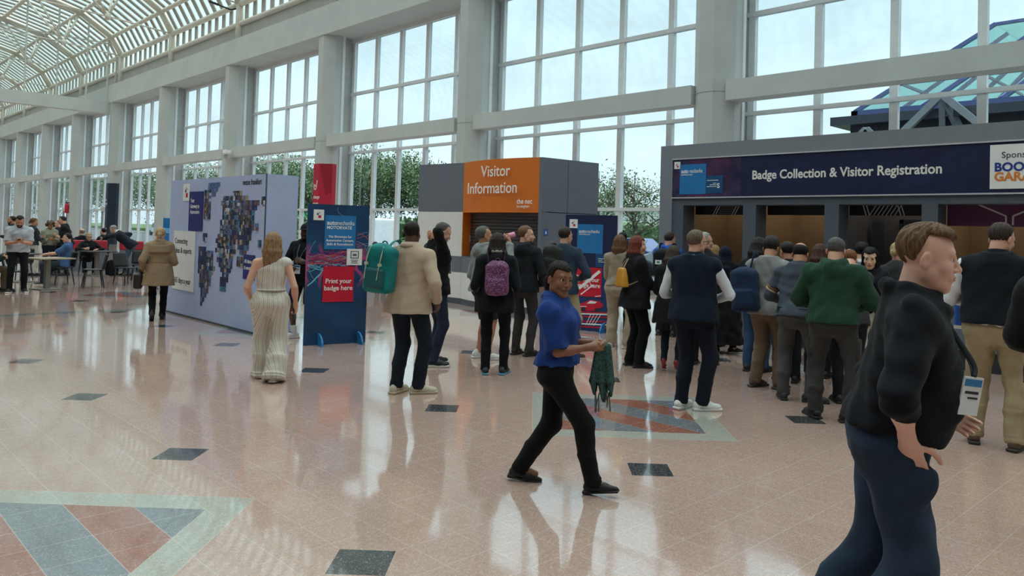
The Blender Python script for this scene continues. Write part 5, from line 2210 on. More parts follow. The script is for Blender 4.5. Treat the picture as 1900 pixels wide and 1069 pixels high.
    # --- shoes
    if shoes:
        st, c1, c2 = shoes[:3]
        stripe = shoes[3] if len(shoes) > 3 else None
        sm_ = mat('shoe_%d_%d_%d' % tuple(c1), c1, .55, bump=.15, bscale=60)
        so_ = mat('sole_%d_%d_%d' % tuple(c2), c2, .55)
        fl = .152 * h / .28
        for i in (0, 1):
            f = feet[i]
            M = Matrix.Translation((ank[i][0], ank[i][1], max(ank[i][2] - .045 * h, 0.0) if f[3] or f[4] else 0.0))
            M = M @ Matrix.Rotation(-math.radians(f[2]), 4, 'Z')
            if f[4]:
                # pitch about the toe (heel up, positive) or the heel (toe up, negative)
                px = .10 * fl * 1.0 if f[4] > 0 else -.08 * fl
                M = Matrix.Translation((ank[i][0], ank[i][1], 0)) @ Matrix.Rotation(-math.radians(f[2]), 4, 'Z') @ Matrix.Translation((0, 0, ank[i][2])) @ Matrix.Rotation(-math.radians(f[4]), 4, 'X') @ Matrix.Translation((0, 0, -.045 * h))
            M = M @ Matrix.Diagonal((fl * .98, fl, fl, 1))
            put_shoe(root, st, sm_, so_, M, mat('stripe_%d_%d_%d' % tuple(stripe), stripe, .5) if stripe else None)
    PEOPLE[label] = J
    return J


def _align(d):
    """rotation whose z axis is d"""
    z = unit(d)
    x = np.cross((0, 1, 0) if abs(z[1]) < .9 else (1, 0, 0), z)
    x = unit(x)
    return np.stack([x, np.cross(z, x), z], 1)


# ------------------------------------------------------------------ the people
def like(J, name, label, cat, group=None):
    return thing(name, label, cat, tuple(J['root'].location), J['rz'], group)


def add_part(t, name, pr, m, rs=.011, clip=None, disp=None):
    P, F = mesh_of(pr, rs, clip=clip, disp=disp)
    P, F = keep_largest(P, F)
    o = bpy.data.objects.new(name, np_mesh(name, P, F, [m]))
    COL.objects.link(o)
    o.parent = t
    return o


def mb_part(t, name, b, m, smooth=True):
    o = b.build(name, m, None, smooth)
    o.parent = t
    return o


def backpack(J, label, m, size=(.30, .15, .44), zc=.165, shoulder='both', pocket=None, strapm=None, off=.03, xoff=0.0, deco=None, tilt=0.0):
    t = like(J, 'backpack', label, 'backpack')
    h, Ts, R = J['h'], J['Ts'], J['Rs'] @ rotm('y', tilt)
    w, d, hh = size
    yb = -.058 * h - off
    o = J['Ts'](0, 0, 0)
    L = lambda x, y, z: J['Rs'] @ np.array([x, y, z]) + o
    c = L(xoff, yb - d / 2, zc * h)
    Q = lambda x, y, z: R @ np.array([x, y, z]) + c
    b = [rbox((0, 0, -.02), (w / 2, d / 2, hh / 2 - .02), .055, .03, 'u', R, c), ell((0, -.01, hh * .34), (w * .42, d * .45, hh * .17), .05, 'u', R, c), ell((0, -d * .18, -hh * .2), (w * .46, d * .42, hh * .27), .04, 'u', R, c)]
    add_part(t, 'pack_body', b, m, disp=folds(int(hh * 100), .003, (.08, .16)))
    add_part(t, 'front_pocket', [rbox((0, -d * .52, -hh * .20), (w * .36, d * .22, hh * .21), .035, .03, 'u', R, c), rbox((0, -d * .50, hh * .17), (w * .30, d * .12, hh * .09), .02, .02, 'u', R, c)], pocket or m, disp=folds(3, .002, (.06, .12)))
    sm = strapm or m
    sides = {'both': (-1, 1), 'L': (-1,), 'R': (1,)}[shoulder]
    for s in sides:
        x = s * (.062 * h) if shoulder == 'both' else s * .085 * h
        xt = x if shoulder == 'both' else xoff + s * .02
        yf = .075 * h + off
        top = .318 * h + off * 1.0
        pts = [L(xt * .8, yb - .01, zc * h + hh * .40), L(x, -.045 * h - off * .6, top - .010 * h), L(x, -.008 * h, top), L(x, .035 * h + off * .7, top - .02 * h), L(x * 1.08, yf, .235 * h), L(x * 1.25, yf - .01, .17 * h), L(x * 1.55 + s * off * .4, 0.0, .11 * h), L(xt + s * w * .38, yb - .02, zc * h - hh * .40)]
        b = MB().tube([tuple(p) for p in smooth_path(pts, 5)], .030, 8, flat=.22, up=None)
        mb_part(t, 'strap', b, sm)
    b = MB().tube([tuple(Q(.03 * math.cos(a), -.0 + .02, hh * .47 + .035 * math.sin(a))) for a in np.linspace(0, PI, 9)], .008, 6)
    mb_part(t, 'carry_loop', b, sm)
    if deco:
        deco(t, Q, w, d, hh)
    return t


def smooth_path(pts, n=4):
    pts = [np.asarray(p, float) for p in pts]
    P = [pts[0]] + pts + [pts[-1]]
    out = []
    for i in range(1, len(P) - 2):
        for k in range(n):
            s = k / n
            a, b, c, d = P[i - 1], P[i], P[i + 1], P[i + 2]
            out.append(.5 * (2 * b + (c - a) * s + (2 * a - 5 * b + 4 * c - d) * s * s + (3 * b - a - 3 * c + d) * s ** 3))
    out.append(pts[-1])
    return out


M_LANY = mat('lanyard_black', (30, 32, 40), .7)
M_CARD = mat('badge_card', (228, 232, 236), .4, var=.03)


def badge(J, label, z=.10, x=0.0, y=None, ribbon=None, tilt=0.0, w=.10, hh=.13, yaw=0.0):
    t = like(J, 'name_badge', label, 'badge')
    h = J['h']
    o = J['Ts'](0, 0, 0)
    L = lambda a, b, c: J['Rs'] @ np.array([a, b, c]) + o
    y = .10 * h if y is None else y
    R = J['Rs'] @ rotm('z', yaw) @ rotm('x', tilt)
    c = L(x, y, z * h)
    b = MB()
    M3 = Matrix([list(R[i]) for i in range(3)])
    b.box((-w / 2, -.003, -hh), (w / 2, .003, 0), M3, Vector(c))
    card = mb_part(t, 'card', b, M_CARD, False)
    b = MB()
    b.use(M_BLUE).box((-w / 2 + .006, .003, -.034), (w / 2 - .006, .0045, -.008), M3, Vector(c))
    b.use(M_INK).box((-w / 2 + .014, .003, -.062), (w / 2 - .014, .0045, -.052), M3, Vector(c))
    b.use(M_INK).box((-w / 2 + .014, .003, -.080), (w / 2 - .03, .0045, -.073), M3, Vector(c))
    q = b.build('badge_print', None, None)
    q.parent = card
    for s in (-1, 1):
        pts = [L(x, y, z * h), L(x * .5 + s * .035, y - .005, .19 * h), L(s * .055, .072 * h, .245 * h), L(s * .062, .02 * h, .302 * h + .02), L(s * .045, -.03 * h, .308 * h + .015)]
        mb_part(t, 'lanyard', MB().tube([tuple(p) for p in smooth_path(pts, 4)], .009, 6, flat=.2), ribbon or M_LANY)
    return t


def hand_tip(J, i, d=.085, n=.03):
    Y_ = J['hd'][i][0]
    N = J['hd'][i][1]
    Y_ = unit(Y_)
    N = unit(N - Y_ * (N @ Y_))
    return J['wr'][i] + Y_ * d + N * n, Y_, N


def phone(J, i, label, d=.10, n=.022, dark=True):
    t = like(J, 'smartphone', label, 'phone')
    c, Y_, N = hand_tip(J, i, d, n)
    X_ = np.cross(Y_, N)
    R = Matrix([[X_[k], Y_[k], N[k]] for k in range(3)])
    b = MB().box((-.037, -.076, -.004), (.037, .076, .004), R, Vector(c))
    mb_part(t, 'phone_case', b, M_BLACK, False)
    b = MB().box((-.033, -.071, .004), (.033, .071, .0052), R, Vector(c))
    mb_part(t, 'screen', b, mat('phone_screen', (60, 66, 76), .1), False)
    return t


_person = person


def person(label, pos, heading, H, **kw):
    J = _person(label, pos, heading, H, **kw)
    ar = kw.get('arms') or {}
    J['hd'] = []
    for i, k in ((0, 'L'), (1, 'R')):
        sg = -1 if i == 0 else 1
        a = ar.get(k, {})
        J['hd'].append((np.array(a.get('d', unit(J['wr'][i] - J['el'][i])), float), np.array(a.get('n', (-sg, .15, 0)), float)))
    return J


def PHONE(H, z=.64, y=.27, x=.06, hand='hold'):
    return {'L': dict(w=(-x, y, z * H), p=(-.7, -.5, -1), d=(.45, .75, .25), n=(.35, -.35, 1), hand=hand), 'R': dict(w=(x, y, z * H), p=(.7, -.5, -1), d=(-.45, .75, .25), n=(-.35, -.35, 1), hand=hand)}


def HANGF(H, dy=.06):
    return {'L': dict(w=(-.155 * H, dy, .49 * H), p=(-.4, -1, 0)), 'R': dict(w=(.155 * H, dy, .49 * H), p=(.4, -1, 0))}


def POCKET(H):
    return {'L': dict(w=(-.125 * H, .10, .515 * H), p=(-1, -.7, 0), hand='relax'), 'R': dict(w=(.125 * H, .10, .515 * H), p=(1, -.7, 0), hand='relax')}


def WALK(s, H, lift=12, w=.08):
    """left foot back, right foot forward by s metres each"""
    return ((-w, -s, -4, .035 if lift > 5 else 0.0, lift), (w, s, 4, 0, 0))


BLK = (30, 31, 34)
NAVYC = (26, 34, 50)
BL_SHOE = ('sneaker', (28, 28, 30), (30, 30, 32), None)
DRS_SHOE = ('dress', (26, 25, 25), (24, 24, 24), None)

# ---- foreground
H = 1.80
J = person('heavy set man in black jacket and jeans striding past at the right foreground', (3.13, 1.19), 86, H, sk='pale', w=1.18, belly=.030, lean=9, head=(2, 6, 0), face=1.08,
           feet=((-.10, -.25, 0, .05, 30), (.11, -.10, 0, .03, 14)), knee=((0, 1, 0), (.05, 1, .1)), hipz=.524 * H, hipoff=(0, .03),
           arms={'R': dict(w=(.224, .07, .535 * H), p=(1.0, -.30, -.1), d=(-.34, .30, -1), n=(-1, .1, 0), hand='flat'), 'L': dict(w=(-.21, .22, .56 * H), p=(-.4, -1, 0))},
           hair='swept', haircol=(104, 78, 56), res=.62,
           top=dict(name='jacket', col=(26, 28, 36), off=.026, hem=.545, sleeve=.63, collar='cowl', sr=1.14, fold=.007, mk=dict(fold=.7)),
           bottom=dict(name='jeans', col=(44, 58, 78), off=.016, fit=1.25, fold=.006, mk=dict(var=.3)), shoes=BL_SHOE)
badge(J, 'white name badge hanging at the belly of the striding man in jeans', z=.165, x=.13, y=.215, w=.09, hh=.14, yaw=-.9)
p_ = J['wr'][1] + unit(np.array([-.34, .30, -1])) * .12 + np.array([.004, .0, 0])
J['part']('pocket', [ell((0, 0, 0), (.042, .085, .085), .02, 'u', rotm('x', -.25), p_ + np.array([-.016, -.012, -.03])), cap(J['hips'][1] + np.array([.01, .03, 0]), J['hips'][1] * .5 + J['knees'][1] * .5 + np.array([.01, .0, 0]), .09, .085, .06)], cloth('jeans_44_58_78', (44, 58, 78)), .008, clip=lambda X, Y, Z: Z - (p_[2] + .025) + .25 * (Y - p_[1]) + 0 * X)
# shoulder emblem
E_ = J['sh'][1]
b = MB()
b.lathe([(.016, -.002), (.018, .004), (.010, .008)], tuple(np.array(E_) + np.array([.01, -.03, .052])), 12)
q = b.build('shoulder_emblem', mat('emblem_orange', (190, 74, 40), .6), None, True)
q.parent = J['root']

H = 1.54
J = person('woman in royal blue polo shirt and black trousers walking across the terrazzo', (3.77, 3.53), 98, H, sk='brown', female=True, w=1.10, belly=.006, lean=-1.5, twist=8, head=(48, 5, -4), headscale=1.04,
           feet=((-.075, -.245, -6, .012, 8), (.075, .265, 8, .012, -9)),
           arms={'R': dict(w=(.075, .235, .615 * H), p=(.5, -1, -.55), d=(-.55, .80, .02), n=(-.5, -.6, -.3), hand='hold'), 'L': dict(w=(-.055, .275, .625 * H), p=(-.6, -.8, -.6), d=(.75, .55, -.05), n=(.3, -.6, -.5), hand='hold')},
           hair='ponytail', haircol=(30, 24, 22), res=.62,
           top=dict(name='polo_shirt', col=(34, 62, 128), off=.016, hem=.555, sleeve=.46, collar='shirt', sr=1.16, fold=.006),
           bottom=dict(name='trousers', col=(24, 25, 28), off=.010, fit=1.12, ankle=.030, hem=.028, fold=.0035), shoes=DRS_SHOE)
t = like(J, 'patterned_scarf', 'dark green tasselled scarf hanging from the hands of the woman in blue polo', 'scarf')
c, _, _ = hand_tip(J, 0, .07, .02)
pr = []
r = random.Random(5)
for i in range(9):
    a = np.array([c[0] + r.uniform(-.02, .03), c[1] + r.uniform(-.035, .04), c[2] - .0])
    p2 = a + np.array([r.uniform(-.03, .03), r.uniform(-.03, .03), -.22])
    p3 = p2 + np.array([r.uniform(-.02, .02), r.uniform(-.02, .02), -r.uniform(.08, .16)])
    pr += [cap(a, p2, .018, .022, .012), cap(p2, p3, .022, .010, .01)]
k_ = NT('scarf_weave')
o_ = k_.obj()
v_ = k_.n('ShaderNodeTexVoronoi')
v_.inputs['Scale'].default_value = 70
k_.l(o_, v_.inputs['Vector'])
k_.l(k_.mix(k_.rng(v_.outputs['Distance'], .2, .6, 0, 1), (.008, .014, .02), (.03, .085, .075)), k_.b.inputs['Base Color'])
k_.b.inputs['Roughness'].default_value = .8
add_part(t, 'scarf_folds', pr, k_.m, .006)
b = MB()
for i in range(7):
    x, y = c[0] + r.uniform(-.03, .04), c[1] + r.uniform(-.05, .05)
    b.tube([(x, y, c[2] - .30), (x + r.uniform(-.01, .01), y + r.uniform(-.02, .02), c[2] - .38 - r.uniform(0, .05))], [.004, .006], 5)
q = mb_part(t, 'tassels', b, mat('tassel_grey', (120, 124, 116), .8))
q['kind'] = 'stuff'
b = MB()
R3 = Matrix([list(J['Rs'][i]) for i in range(3)])
b.box((-.085, .0, .0), (-.04, .004, .014), R3, Vector(J['Ts'](0, .070, .215)) + Vector((0, .012, 0)))
q = b.build('chest_logo', M_WHITE, None)
q.parent = J['root']

# ---- middle distance, left of the information booth
H = 1.79
J = person('man in beige blazer with teal backpack, seen from behind', (4.70, 6.49), 28, H, sk='dark', w=1.12, belly=.008, head=(-4, 2, 0),
           feet=((-.10, -.03, 6, 0, 0), (.11, .05, 55, 0, 0)),
           arms={'R': dict(w=(.29, .06, .525 * H), p=(.6, -1, .1), hand='relax'), 'L': dict(w=(-.17, .26, .60 * H), p=(-1, -.6, -.5), hand='hold')},
           hair='buzz', haircol=(34, 27, 24), res=.72,
           top=dict(name='blazer', col=(190, 168, 148), off=.030, hem=.462, sleeve=.97, collar='shirt', fold=.004, flare=.016, mk=dict(var=.06, fold=.35), extra=lambda J: [cap(J['Ts'](0, -.125, -.02), J['Ts'](0, -.125, -.08), .004, .012, .01, 's')]),
           bottom=dict(name='jeans', col=(36, 44, 56), off=.014, fit=1.1, mk=dict(var=.3)), shoes=('sneaker', (196, 186, 164), (190, 178, 150), (196, 160, 60)))
M_TEAL = cloth('teal_nylon', (24, 122, 122), rough=.6, var=.2)
M_CORD = mat('pale_cord', (200, 198, 180), .6)


def teal_deco(t, Q, w, d, hh):
    for x in (-.09, .05):
        pts = [Q(x, -d * .40, hh * .44), Q(x * 1.1, -d * .62, hh * .22), Q(x * 1.05, -d * .70, 0), Q(x, -d * .76, -hh * .22)]
        mb_part(t, 'pale_strap', MB().tube([tuple(p) for p in smooth_path(pts, 4)], .010, 6, flat=.35), M_CORD)
        M3 = Matrix.Identity(3)
        b = MB()
        p = Q(x * 1.08, -d * .66, hh * .08)
        b.box((p[0] - .018, p[1] - .008, p[2] - .014), (p[0] + .018, p[1] + .008, p[2] + .014))
        mb_part(t, 'buckle', b, M_CORD, False)


backpack(J, 'teal backpack with pale straps hung on the beige blazer man\'s left shoulder', M_TEAL, (.30, .20, .50), .185, 'L', mat('teal_dark', (16, 88, 92), .7), M_TEAL, .035, xoff=-.20, deco=teal_deco, tilt=.10)

H = 1.82
J = person('man in black jacket clasping both hands behind his neck', (5.93, 7.64), 62, H, sk='fair', head=(14, 26, 0),
           feet=((-.10, .06, 0, 0, 0), (.11, -.06, 30, 0, 0)),
           arms={'L': dict(w=(-.105, -.045, .862 * H), p=(-.4, 1, -.15), d=(.55, -.55, .35), n=(.3, .8, .1), hand='relax'), 'R': dict(w=(.115, -.03, .860 * H), p=(1.0, -.35, -.5), d=(-.55, -.55, .35), n=(-.3, .8, .1), hand='relax')},
           hair='buzz', haircol=(82, 78, 76), res=.8, beard=None,
           top=dict(name='jacket', col=(28, 29, 32), off=.022, hem=.485, sleeve=.94, collar='stand'), bottom=dict(name='jeans', col=(36, 44, 62), off=.014, mk=dict(var=.3)),
           shoes=('sneaker', (34, 36, 44), (220, 218, 214), (226, 226, 226)))
badge(J, 'white badge on the chest of the man clasping his neck', z=.16, x=.05, y=.16, w=.08, hh=.12)

H = 1.68
M_PAISLEY = NT('purple_floral')
_o = M_PAISLEY.obj()
_v = M_PAISLEY.n('ShaderNodeTexVoronoi')
_v.inputs['Scale'].default_value = 55
M_PAISLEY.l(_o, _v.inputs['Vector'])
_w = M_PAISLEY.n('ShaderNodeTexMagic')
_w.inputs['Scale'].default_value = 40
_w.inputs['Distortion'].default_value = 2
M_PAISLEY.l(_o, _w.inputs['Vector'])
M_PAISLEY.l(M_PAISLEY.mix(M_PAISLEY.rng(_v.outputs['Distance'], .15, .5, 0, 1), lin((176, 120, 164)), M_PAISLEY.mix(_w.outputs['Fac'], lin((64, 34, 66)), lin((120, 62, 108)))), M_PAISLEY.b.inputs['Base Color'])
M_PAISLEY.b.inputs['Roughness'].default_value = .7
J = person('woman in black coat wearing a purple patterned backpack, seen from behind', (6.13, 6.75), 3, H, female=True, w=1.08, head=(8, 4, 0), hair='longback', haircol=(46, 36, 34), res=.8,
           feet=((-.10, 0, -8, 0, 0), (.11, .02, 14, 0, 0)),
           arms={'L': dict(w=(-.19, .12, .52 * H), p=(-.35, -1, 0)), 'R': dict(w=(.19, .12, .52 * H), p=(.35, -1, 0))},
           top=dict(name='coat', col=(28, 30, 36), off=.030, hem=.44, sleeve=.98, collar='hood', sr=1.12), bottom=dict(name='trousers', col=(26, 26, 30), off=.012, fit=.98),
           shoes=('sneaker', (30, 34, 40), (84, 150, 176), (96, 170, 190)))
backpack(J, 'purple patterned backpack of the woman in black coat', M_PAISLEY.m, (.27, .14, .40), .150, 'both', M_PAISLEY.m, mat('plum_strap', (60, 36, 58), .7), .036, xoff=.02)
# grey inner hood rim
pr = []
for a in np.linspace(-1, .75, 8):
    f_ = lambda t: J['Ts'](.054 * math.sin(t), -.012 - .058 * math.cos(t), .330)
    pr.append(cap(f_(a * 2), f_((a + .25) * 2), .017, .017, .01))
J['part']('hood_lining', pr, cloth('grey_marl', (150, 148, 146)), .009, largest=True)

H = 1.77
J = person('man in grey hoodie drinking from a pink bottle', (6.73, 7.66), 64, H, sk='tan', head=(6, -12, 0), hair='short', haircol=(96, 94, 92), res=.8,
           feet=((-.10, .0, 0, 0, 0), (.10, .04, 10, 0, 0)),
           arms={'R': dict(w=(.10, .31, .868 * H), p=(.35, .8, -1), d=(-.35, .15, .85), n=(-.5, -.8, .2), hand='grip'), 'L': dict(w=(-.20, .10, .50 * H), p=(-.4, -1, 0))},
           top=dict(name='hoodie', col=(140, 142, 142), off=.026, hem=.50, sleeve=.96, collar='hood', cuff=True, sr=1.1), bottom=dict(kind='shorts', name='shorts', col=(44, 46, 52), off=.016, len=.95),
           shoes=('sneaker', (226, 226, 226), (226, 226, 226), None))
t = like(J, 'drinking_bottle', 'pink bottle tipped to the mouth of the man in grey hoodie', 'bottle')
c, Y_, N = hand_tip(J, 1, .075, .045)
mouth = J['ho'] + J['Rh'] @ np.array([0, .115, -.060]) * J['hs']
ax = unit(mouth - c - np.array([0, 0, .03]))
R3 = Matrix([list(v) for v in _align(ax)])
b = MB().lathe([(.03, -.13), (.036, -.125), (.037, .05), (.030, .075), (.018, .085)], tuple(c), 18, R3)
mb_part(t, 'bottle_body', b, mat('pink_plastic', (222, 140, 168), .3))
b = MB().lathe([(.018, .085), (.020, .09), (.018, .12), (.012, .125)], tuple(c), 14, R3)
mb_part(t, 'spout', b, M_WHITE)

H = 1.79
person('man in charcoal jacket glancing right before the roller shutter', (7.37, 7.56), 28, H, sk='fair', head=(58, 0, 0), hair='short', haircol=(112, 84, 62), res=.8,
       feet=((-.11, .02, 0, 0, 0), (.11, 0, 20, 0, 0)), arms={'L': dict(w=(-.17, .20, .56 * H), p=(-1, -.8, 0)), 'R': dict(w=(.20, .16, .53 * H), p=(1, -1, 0))},
       top=dict(name='jacket', col=(40, 43, 50), off=.026, hem=.485, sleeve=.97, collar='hood'), bottom=dict(name='trousers', col=(60, 58, 58), off=.014), shoes=('boot', (34, 32, 32), (26, 26, 26), None))

H = 1.80
J = person('man in navy blazer and khaki trousers carrying a dark backpack', (7.86, 7.28), 16, H, sk='fair', head=(26, 2, 0), hair='short', haircol=(58, 46, 40), res=.8, twist=-4,
           feet=((-.10, .06, -4, .01, 4), (.17, -.10, 62, 0, 0)),
           arms={'L': dict(w=(-.16, .22, .60 * H), p=(-1, -.6, -.4), hand='hold'), 'R': dict(w=(.18, .20, .58 * H), p=(1, -.9, -.2), hand='hold')},
           top=dict(name='blazer', col=(52, 66, 84), off=.024, hem=.475, sleeve=.97, collar='lapel'), bottom=dict(name='chinos', col=(172, 156, 126), off=.016, fit=1.12), shoes=('dress', (94, 66, 50), (60, 44, 36), None))
backpack(J, 'dark grey backpack high on the navy blazer man\'s left shoulder', cloth('slate_nylon', (52, 54, 54), rough=.6), (.27, .14, .36), .215, 'L', None, None, .03, xoff=-.13, tilt=.15)

# ---- the queue
H = 1.70
person('woman with long brown hair in taupe top and trousers', (9.07, 7.28), 18, H, sk='fair', female=True, hair='longback', haircol=(104, 74, 54), res=.9, head=(6, 0, 0),
       feet=((-.11, .04, -6, 0, 0), (.16, -.02, 66, 0, 0)), arms=PHONE(H),
       top=dict(name='blouse', col=(150, 136, 120), off=.018, hem=.545, sleeve=.9, collar='crew', sr=1.15), bottom=dict(name='trousers', col=(164, 150, 132), off=.018, fit=1.25, ankle=.036), shoes=('sneaker', (214, 206, 194), (214, 206, 194), (40, 40, 44)))

H = 1.69
J = person('auburn haired woman in black coat carrying a mustard bag, in profile', (7.97, 6.12), 66, H, sk='fair', female=True, w=1.16, belly=.012, hair='bob', haircol=(112, 56, 44), res=.85, head=(12, 2, 0),
           feet=((-.09, -.02, 0, 0, 0), (.11, .02, 12, 0, 0)), arms=PHONE(H, .60, .30),
           top=dict(name='coat', col=(30, 31, 38), off=.030, hem=.445, sleeve=.97, collar='cowl', sr=1.12, flare=.02), bottom=dict(name='trousers', col=(25, 26, 30), off=.014, fit=1.15), shoes=('boot', (30, 30, 32), (26, 26, 28), None))
t = like(J, 'shoulder_bag', 'mustard yellow bag on the back of the auburn haired woman', 'bag')
M_MUST = mat('mustard_leather', (196, 138, 42), .5, bump=.1)
o = J['Ts'](0, 0, 0)
L = lambda x, y, z: J['Rs'] @ np.array([x, y, z]) + o
add_part(t, 'bag_body', [stack([(-.12, 0, 0, .13, .055), (-.11, 0, 0, .135, .06), (.0, 0, 0, .115, .05), (.10, 0, 0, .085, .035), (.12, 0, 0, .07, .02)], J['Rs'], L(.03, -.205, .145 * H), .02, 4)], M_MUST, .008)
for s in (-1, 1):
    pts = [L(.03 + s * .05, -.21, .145 * H + .11), L(.01 + s * .02, -.10, .30 * H), L(s * .09, -.0, .335 * H), L(s * .10, .09, .28 * H), L(s * .19, .05, .16 * H), L(s * .16, -.12, .10 * H), L(.03 + s * .11, -.20, .145 * H - .10)]
    mb_part(t, 'strap', MB().tube([tuple(p) for p in smooth_path(pts, 5)], .010, 6, flat=.4), mat('taupe_strap', (150, 128, 104), .6))
phone(J, 1, 'phone held by the auburn haired woman')

H = 1.77
J = person('man in bright blue hooded jacket with black backpack', (10.84, 7.66), 22, H, sk='fair', head=(24, 10, 0), hair='short', haircol=(58, 46, 40), res=1.0,
           feet=((-.14, .02, -6, 0, 0), (.14, .0, 16, 0, 0)), arms=PHONE(H),
           top=dict(name='jacket', col=(34, 84, 178), off=.028, hem=.48, sleeve=.97, collar='hood', sr=1.1), bottom=dict(name='trousers', col=(34, 35, 40), off=.014), shoes=BL_SHOE)


def tagdeco(t, Q, w, d, hh):
    p = Q(-.02, -d * .74, hh * .02)
    mb_part(t, 'white_tag', MB().box((p[0] - .06, p[1] - .006, p[2] - .04), (p[0] + .05, p[1] + .004, p[2] + .03)), M_WHITE, False)
    mb_part(t, 'green_mark', MB().box((p[0] - .03, p[1] - .009, p[2] - .02), (p[0] + .02, p[1] - .006, p[2] + .012)), mat('green_mark', (40, 140, 90), .5), False)


backpack(J, 'black backpack with white tag on the bright blue jacket', cloth('black_nylon', (34, 36, 42), rough=.6), (.31, .17, .46), .17, 'both', None, None, .034, deco=tagdeco)
H = 1.75
person('dark haired man beyond the blue jacket, next to the booth edge', (10.72, 8.55), 10, H, sk='brown', head=(10, 6, 0), hair='short', haircol=(30, 26, 26), res=1.2, arms=HANGF(H),
       top=dict(name='jacket', col=(34, 36, 40), off=.024, hem=.48, collar='stand'), bottom=dict(name='trousers', col=(34, 34, 38)), shoes=BL_SHOE)

H = 1.58
person('dark haired woman in long black coat and red heels', (8.02, 5.60), 10, H, sk='fair', female=True, hair='longback', haircol=(62, 48, 40), res=.95, head=(10, 12, 0),
       feet=((-.08, .02, -4, .045, 14), (.09, -.03, 10, .045, 14)), arms=PHONE(H),
       top=dict(name='coat', col=(29, 30, 34), off=.026, hem=.38, sleeve=.97, collar='crew', flare=.02), bottom=dict(name='trousers', col=(34, 42, 52), off=.008, fit=.9, ankle=.026, break_=0) if False else dict(name='trousers', col=(34, 42, 52), off=.008, fit=.9, ankle=.026, hem=.05), shoes=('heel', (136, 30, 44), (110, 24, 36), None))

H = 1.78
J = person('man in navy gilet over white shirt with white trainers, seen from behind', (6.49, 4.27), 12, H, sk='fair', w=1.10, head=(30, 2, 0), hair='buzz', haircol=(104, 88, 76), res=.7, glasses=True,
           feet=((-.10, -.02, 20, 0, 0), (.10, .0, 62, 0, 0)),
           arms={'L': dict(w=(-.13, .24, .60 * H), p=(-1, -.6, -.6), hand='hold'), 'R': dict(w=(.16, .22, .595 * H), p=(1.1, -.5, -.6), hand='hold')},
           top=dict(name='shirt', col=(214, 216, 226), off=.014, hem=.53, sleeve=.97, collar='none', sr=1.04, fold=.004),
           over=dict(name='gilet', col=(28, 40, 58), off=.039, hem=.488, sleeve=0, collar='stand', fold=.004), bottom=dict(name='jeans', col=(30, 36, 50), off=.015, fit=1.12, mk=dict(var=.3)), shoes=('sneaker', (226, 226, 224), (222, 222, 220), None))
for i in (0, 1):
    an = J['ank'][i]
    b = MB()
    b.box((an[0] - .03, an[1] - .085, .055), (an[0] + .03, an[1] - .06, .088))
H = 1.77
person('grey haired man with glasses just beyond the navy gilet', (8.80, 5.66), 30, H, sk='fair', head=(40, 0, 0), hair='short', haircol=(150, 150, 152), res=1.0, glasses=True, arms=PHONE(H),
       top=dict(name='jacket', col=(38, 40, 46), off=.022, hem=.49, collar='stand'), bottom=dict(name='trousers', col=(32, 33, 38)), shoes=DRS_SHOE)

H = 1.57
person('woman in navy headscarf and long black robe', (9.98, 6.05), 6, H, sk='fair', female=True, hair='hijab', haircol=(28, 34, 58), res=1.0, head=(0, 6, 0),
       feet=((-.09, 0, -14, 0, 0), (.13, .06, 60, 0, 0)), arms={'L': dict(w=(-.12, .24, .62 * H), p=(-1, -.5, -.6), hand='hold'), 'R': dict(w=(.14, .24, .62 * H), p=(1, -.5, -.6), hand='hold')},
       top=dict(name='long_robe', col=(28, 29, 34), off=.036, hem=.095, sleeve=.98, collar='crew', flare=.06, sr=1.25, fold=.008), bottom=dict(name='trousers', col=(26, 26, 30), off=.01, hem=.05), shoes=('sneaker', (34, 36, 46), (224, 224, 226), None))
H = 1.58
person('fair haired person in pale blue top beyond the woman in headscarf', (10.45, 6.52), 10, H, sk='fair', female=True, hair='bob', haircol=(150, 118, 86), res=1.2, arms=PHONE(H),
       top=dict(name='top', col=(150, 170, 196), off=.018, hem=.52), bottom=dict(name='trousers', col=(40, 44, 54)), shoes=BL_SHOE)

H = 1.74
J = person('man in grey cardigan and brown trousers, navy bag on his shoulder', (8.11, 4.36), 14, H, sk='tan', w=1.08, head=(4, 22, 0), lean=3, hair='full', haircol=(46, 42, 42), res=.8,
           feet=((-.12, -.02, 30, 0, 0), (.13, .02, 20, 0, 0)), arms=PHONE(H, .66),
           top=dict(name='cardigan', col=(138, 138, 138), off=.024, hem=.475, sleeve=.97, collar='crew', fold=.006), bottom=dict(name='chinos', col=(112, 94, 78), off=.016, fit=1.15), shoes=('boot', (74, 58, 48), (50, 42, 38), None))
backpack(J, 'navy canvas backpack slung on the left of the grey cardigan', cloth('navy_canvas', (36, 50, 78), rough=.75), (.30, .18, .50), .10, 'L', None, cloth('navy_canvas', (36, 50, 78)), .03, xoff=-.20, tilt=-.08)
H = 1.72
person('black haired woman just beyond the grey cardigan man', (8.98, 4.98), 20, H, sk='fair', female=True, hair='long', haircol=(38, 32, 32), res=1.1, head=(10, 10, 0), arms=PHONE(H),
       top=dict(name='top', col=(44, 46, 54), off=.02, hem=.5), bottom=dict(name='jeans', col=(58, 84, 120)), shoes=BL_SHOE)

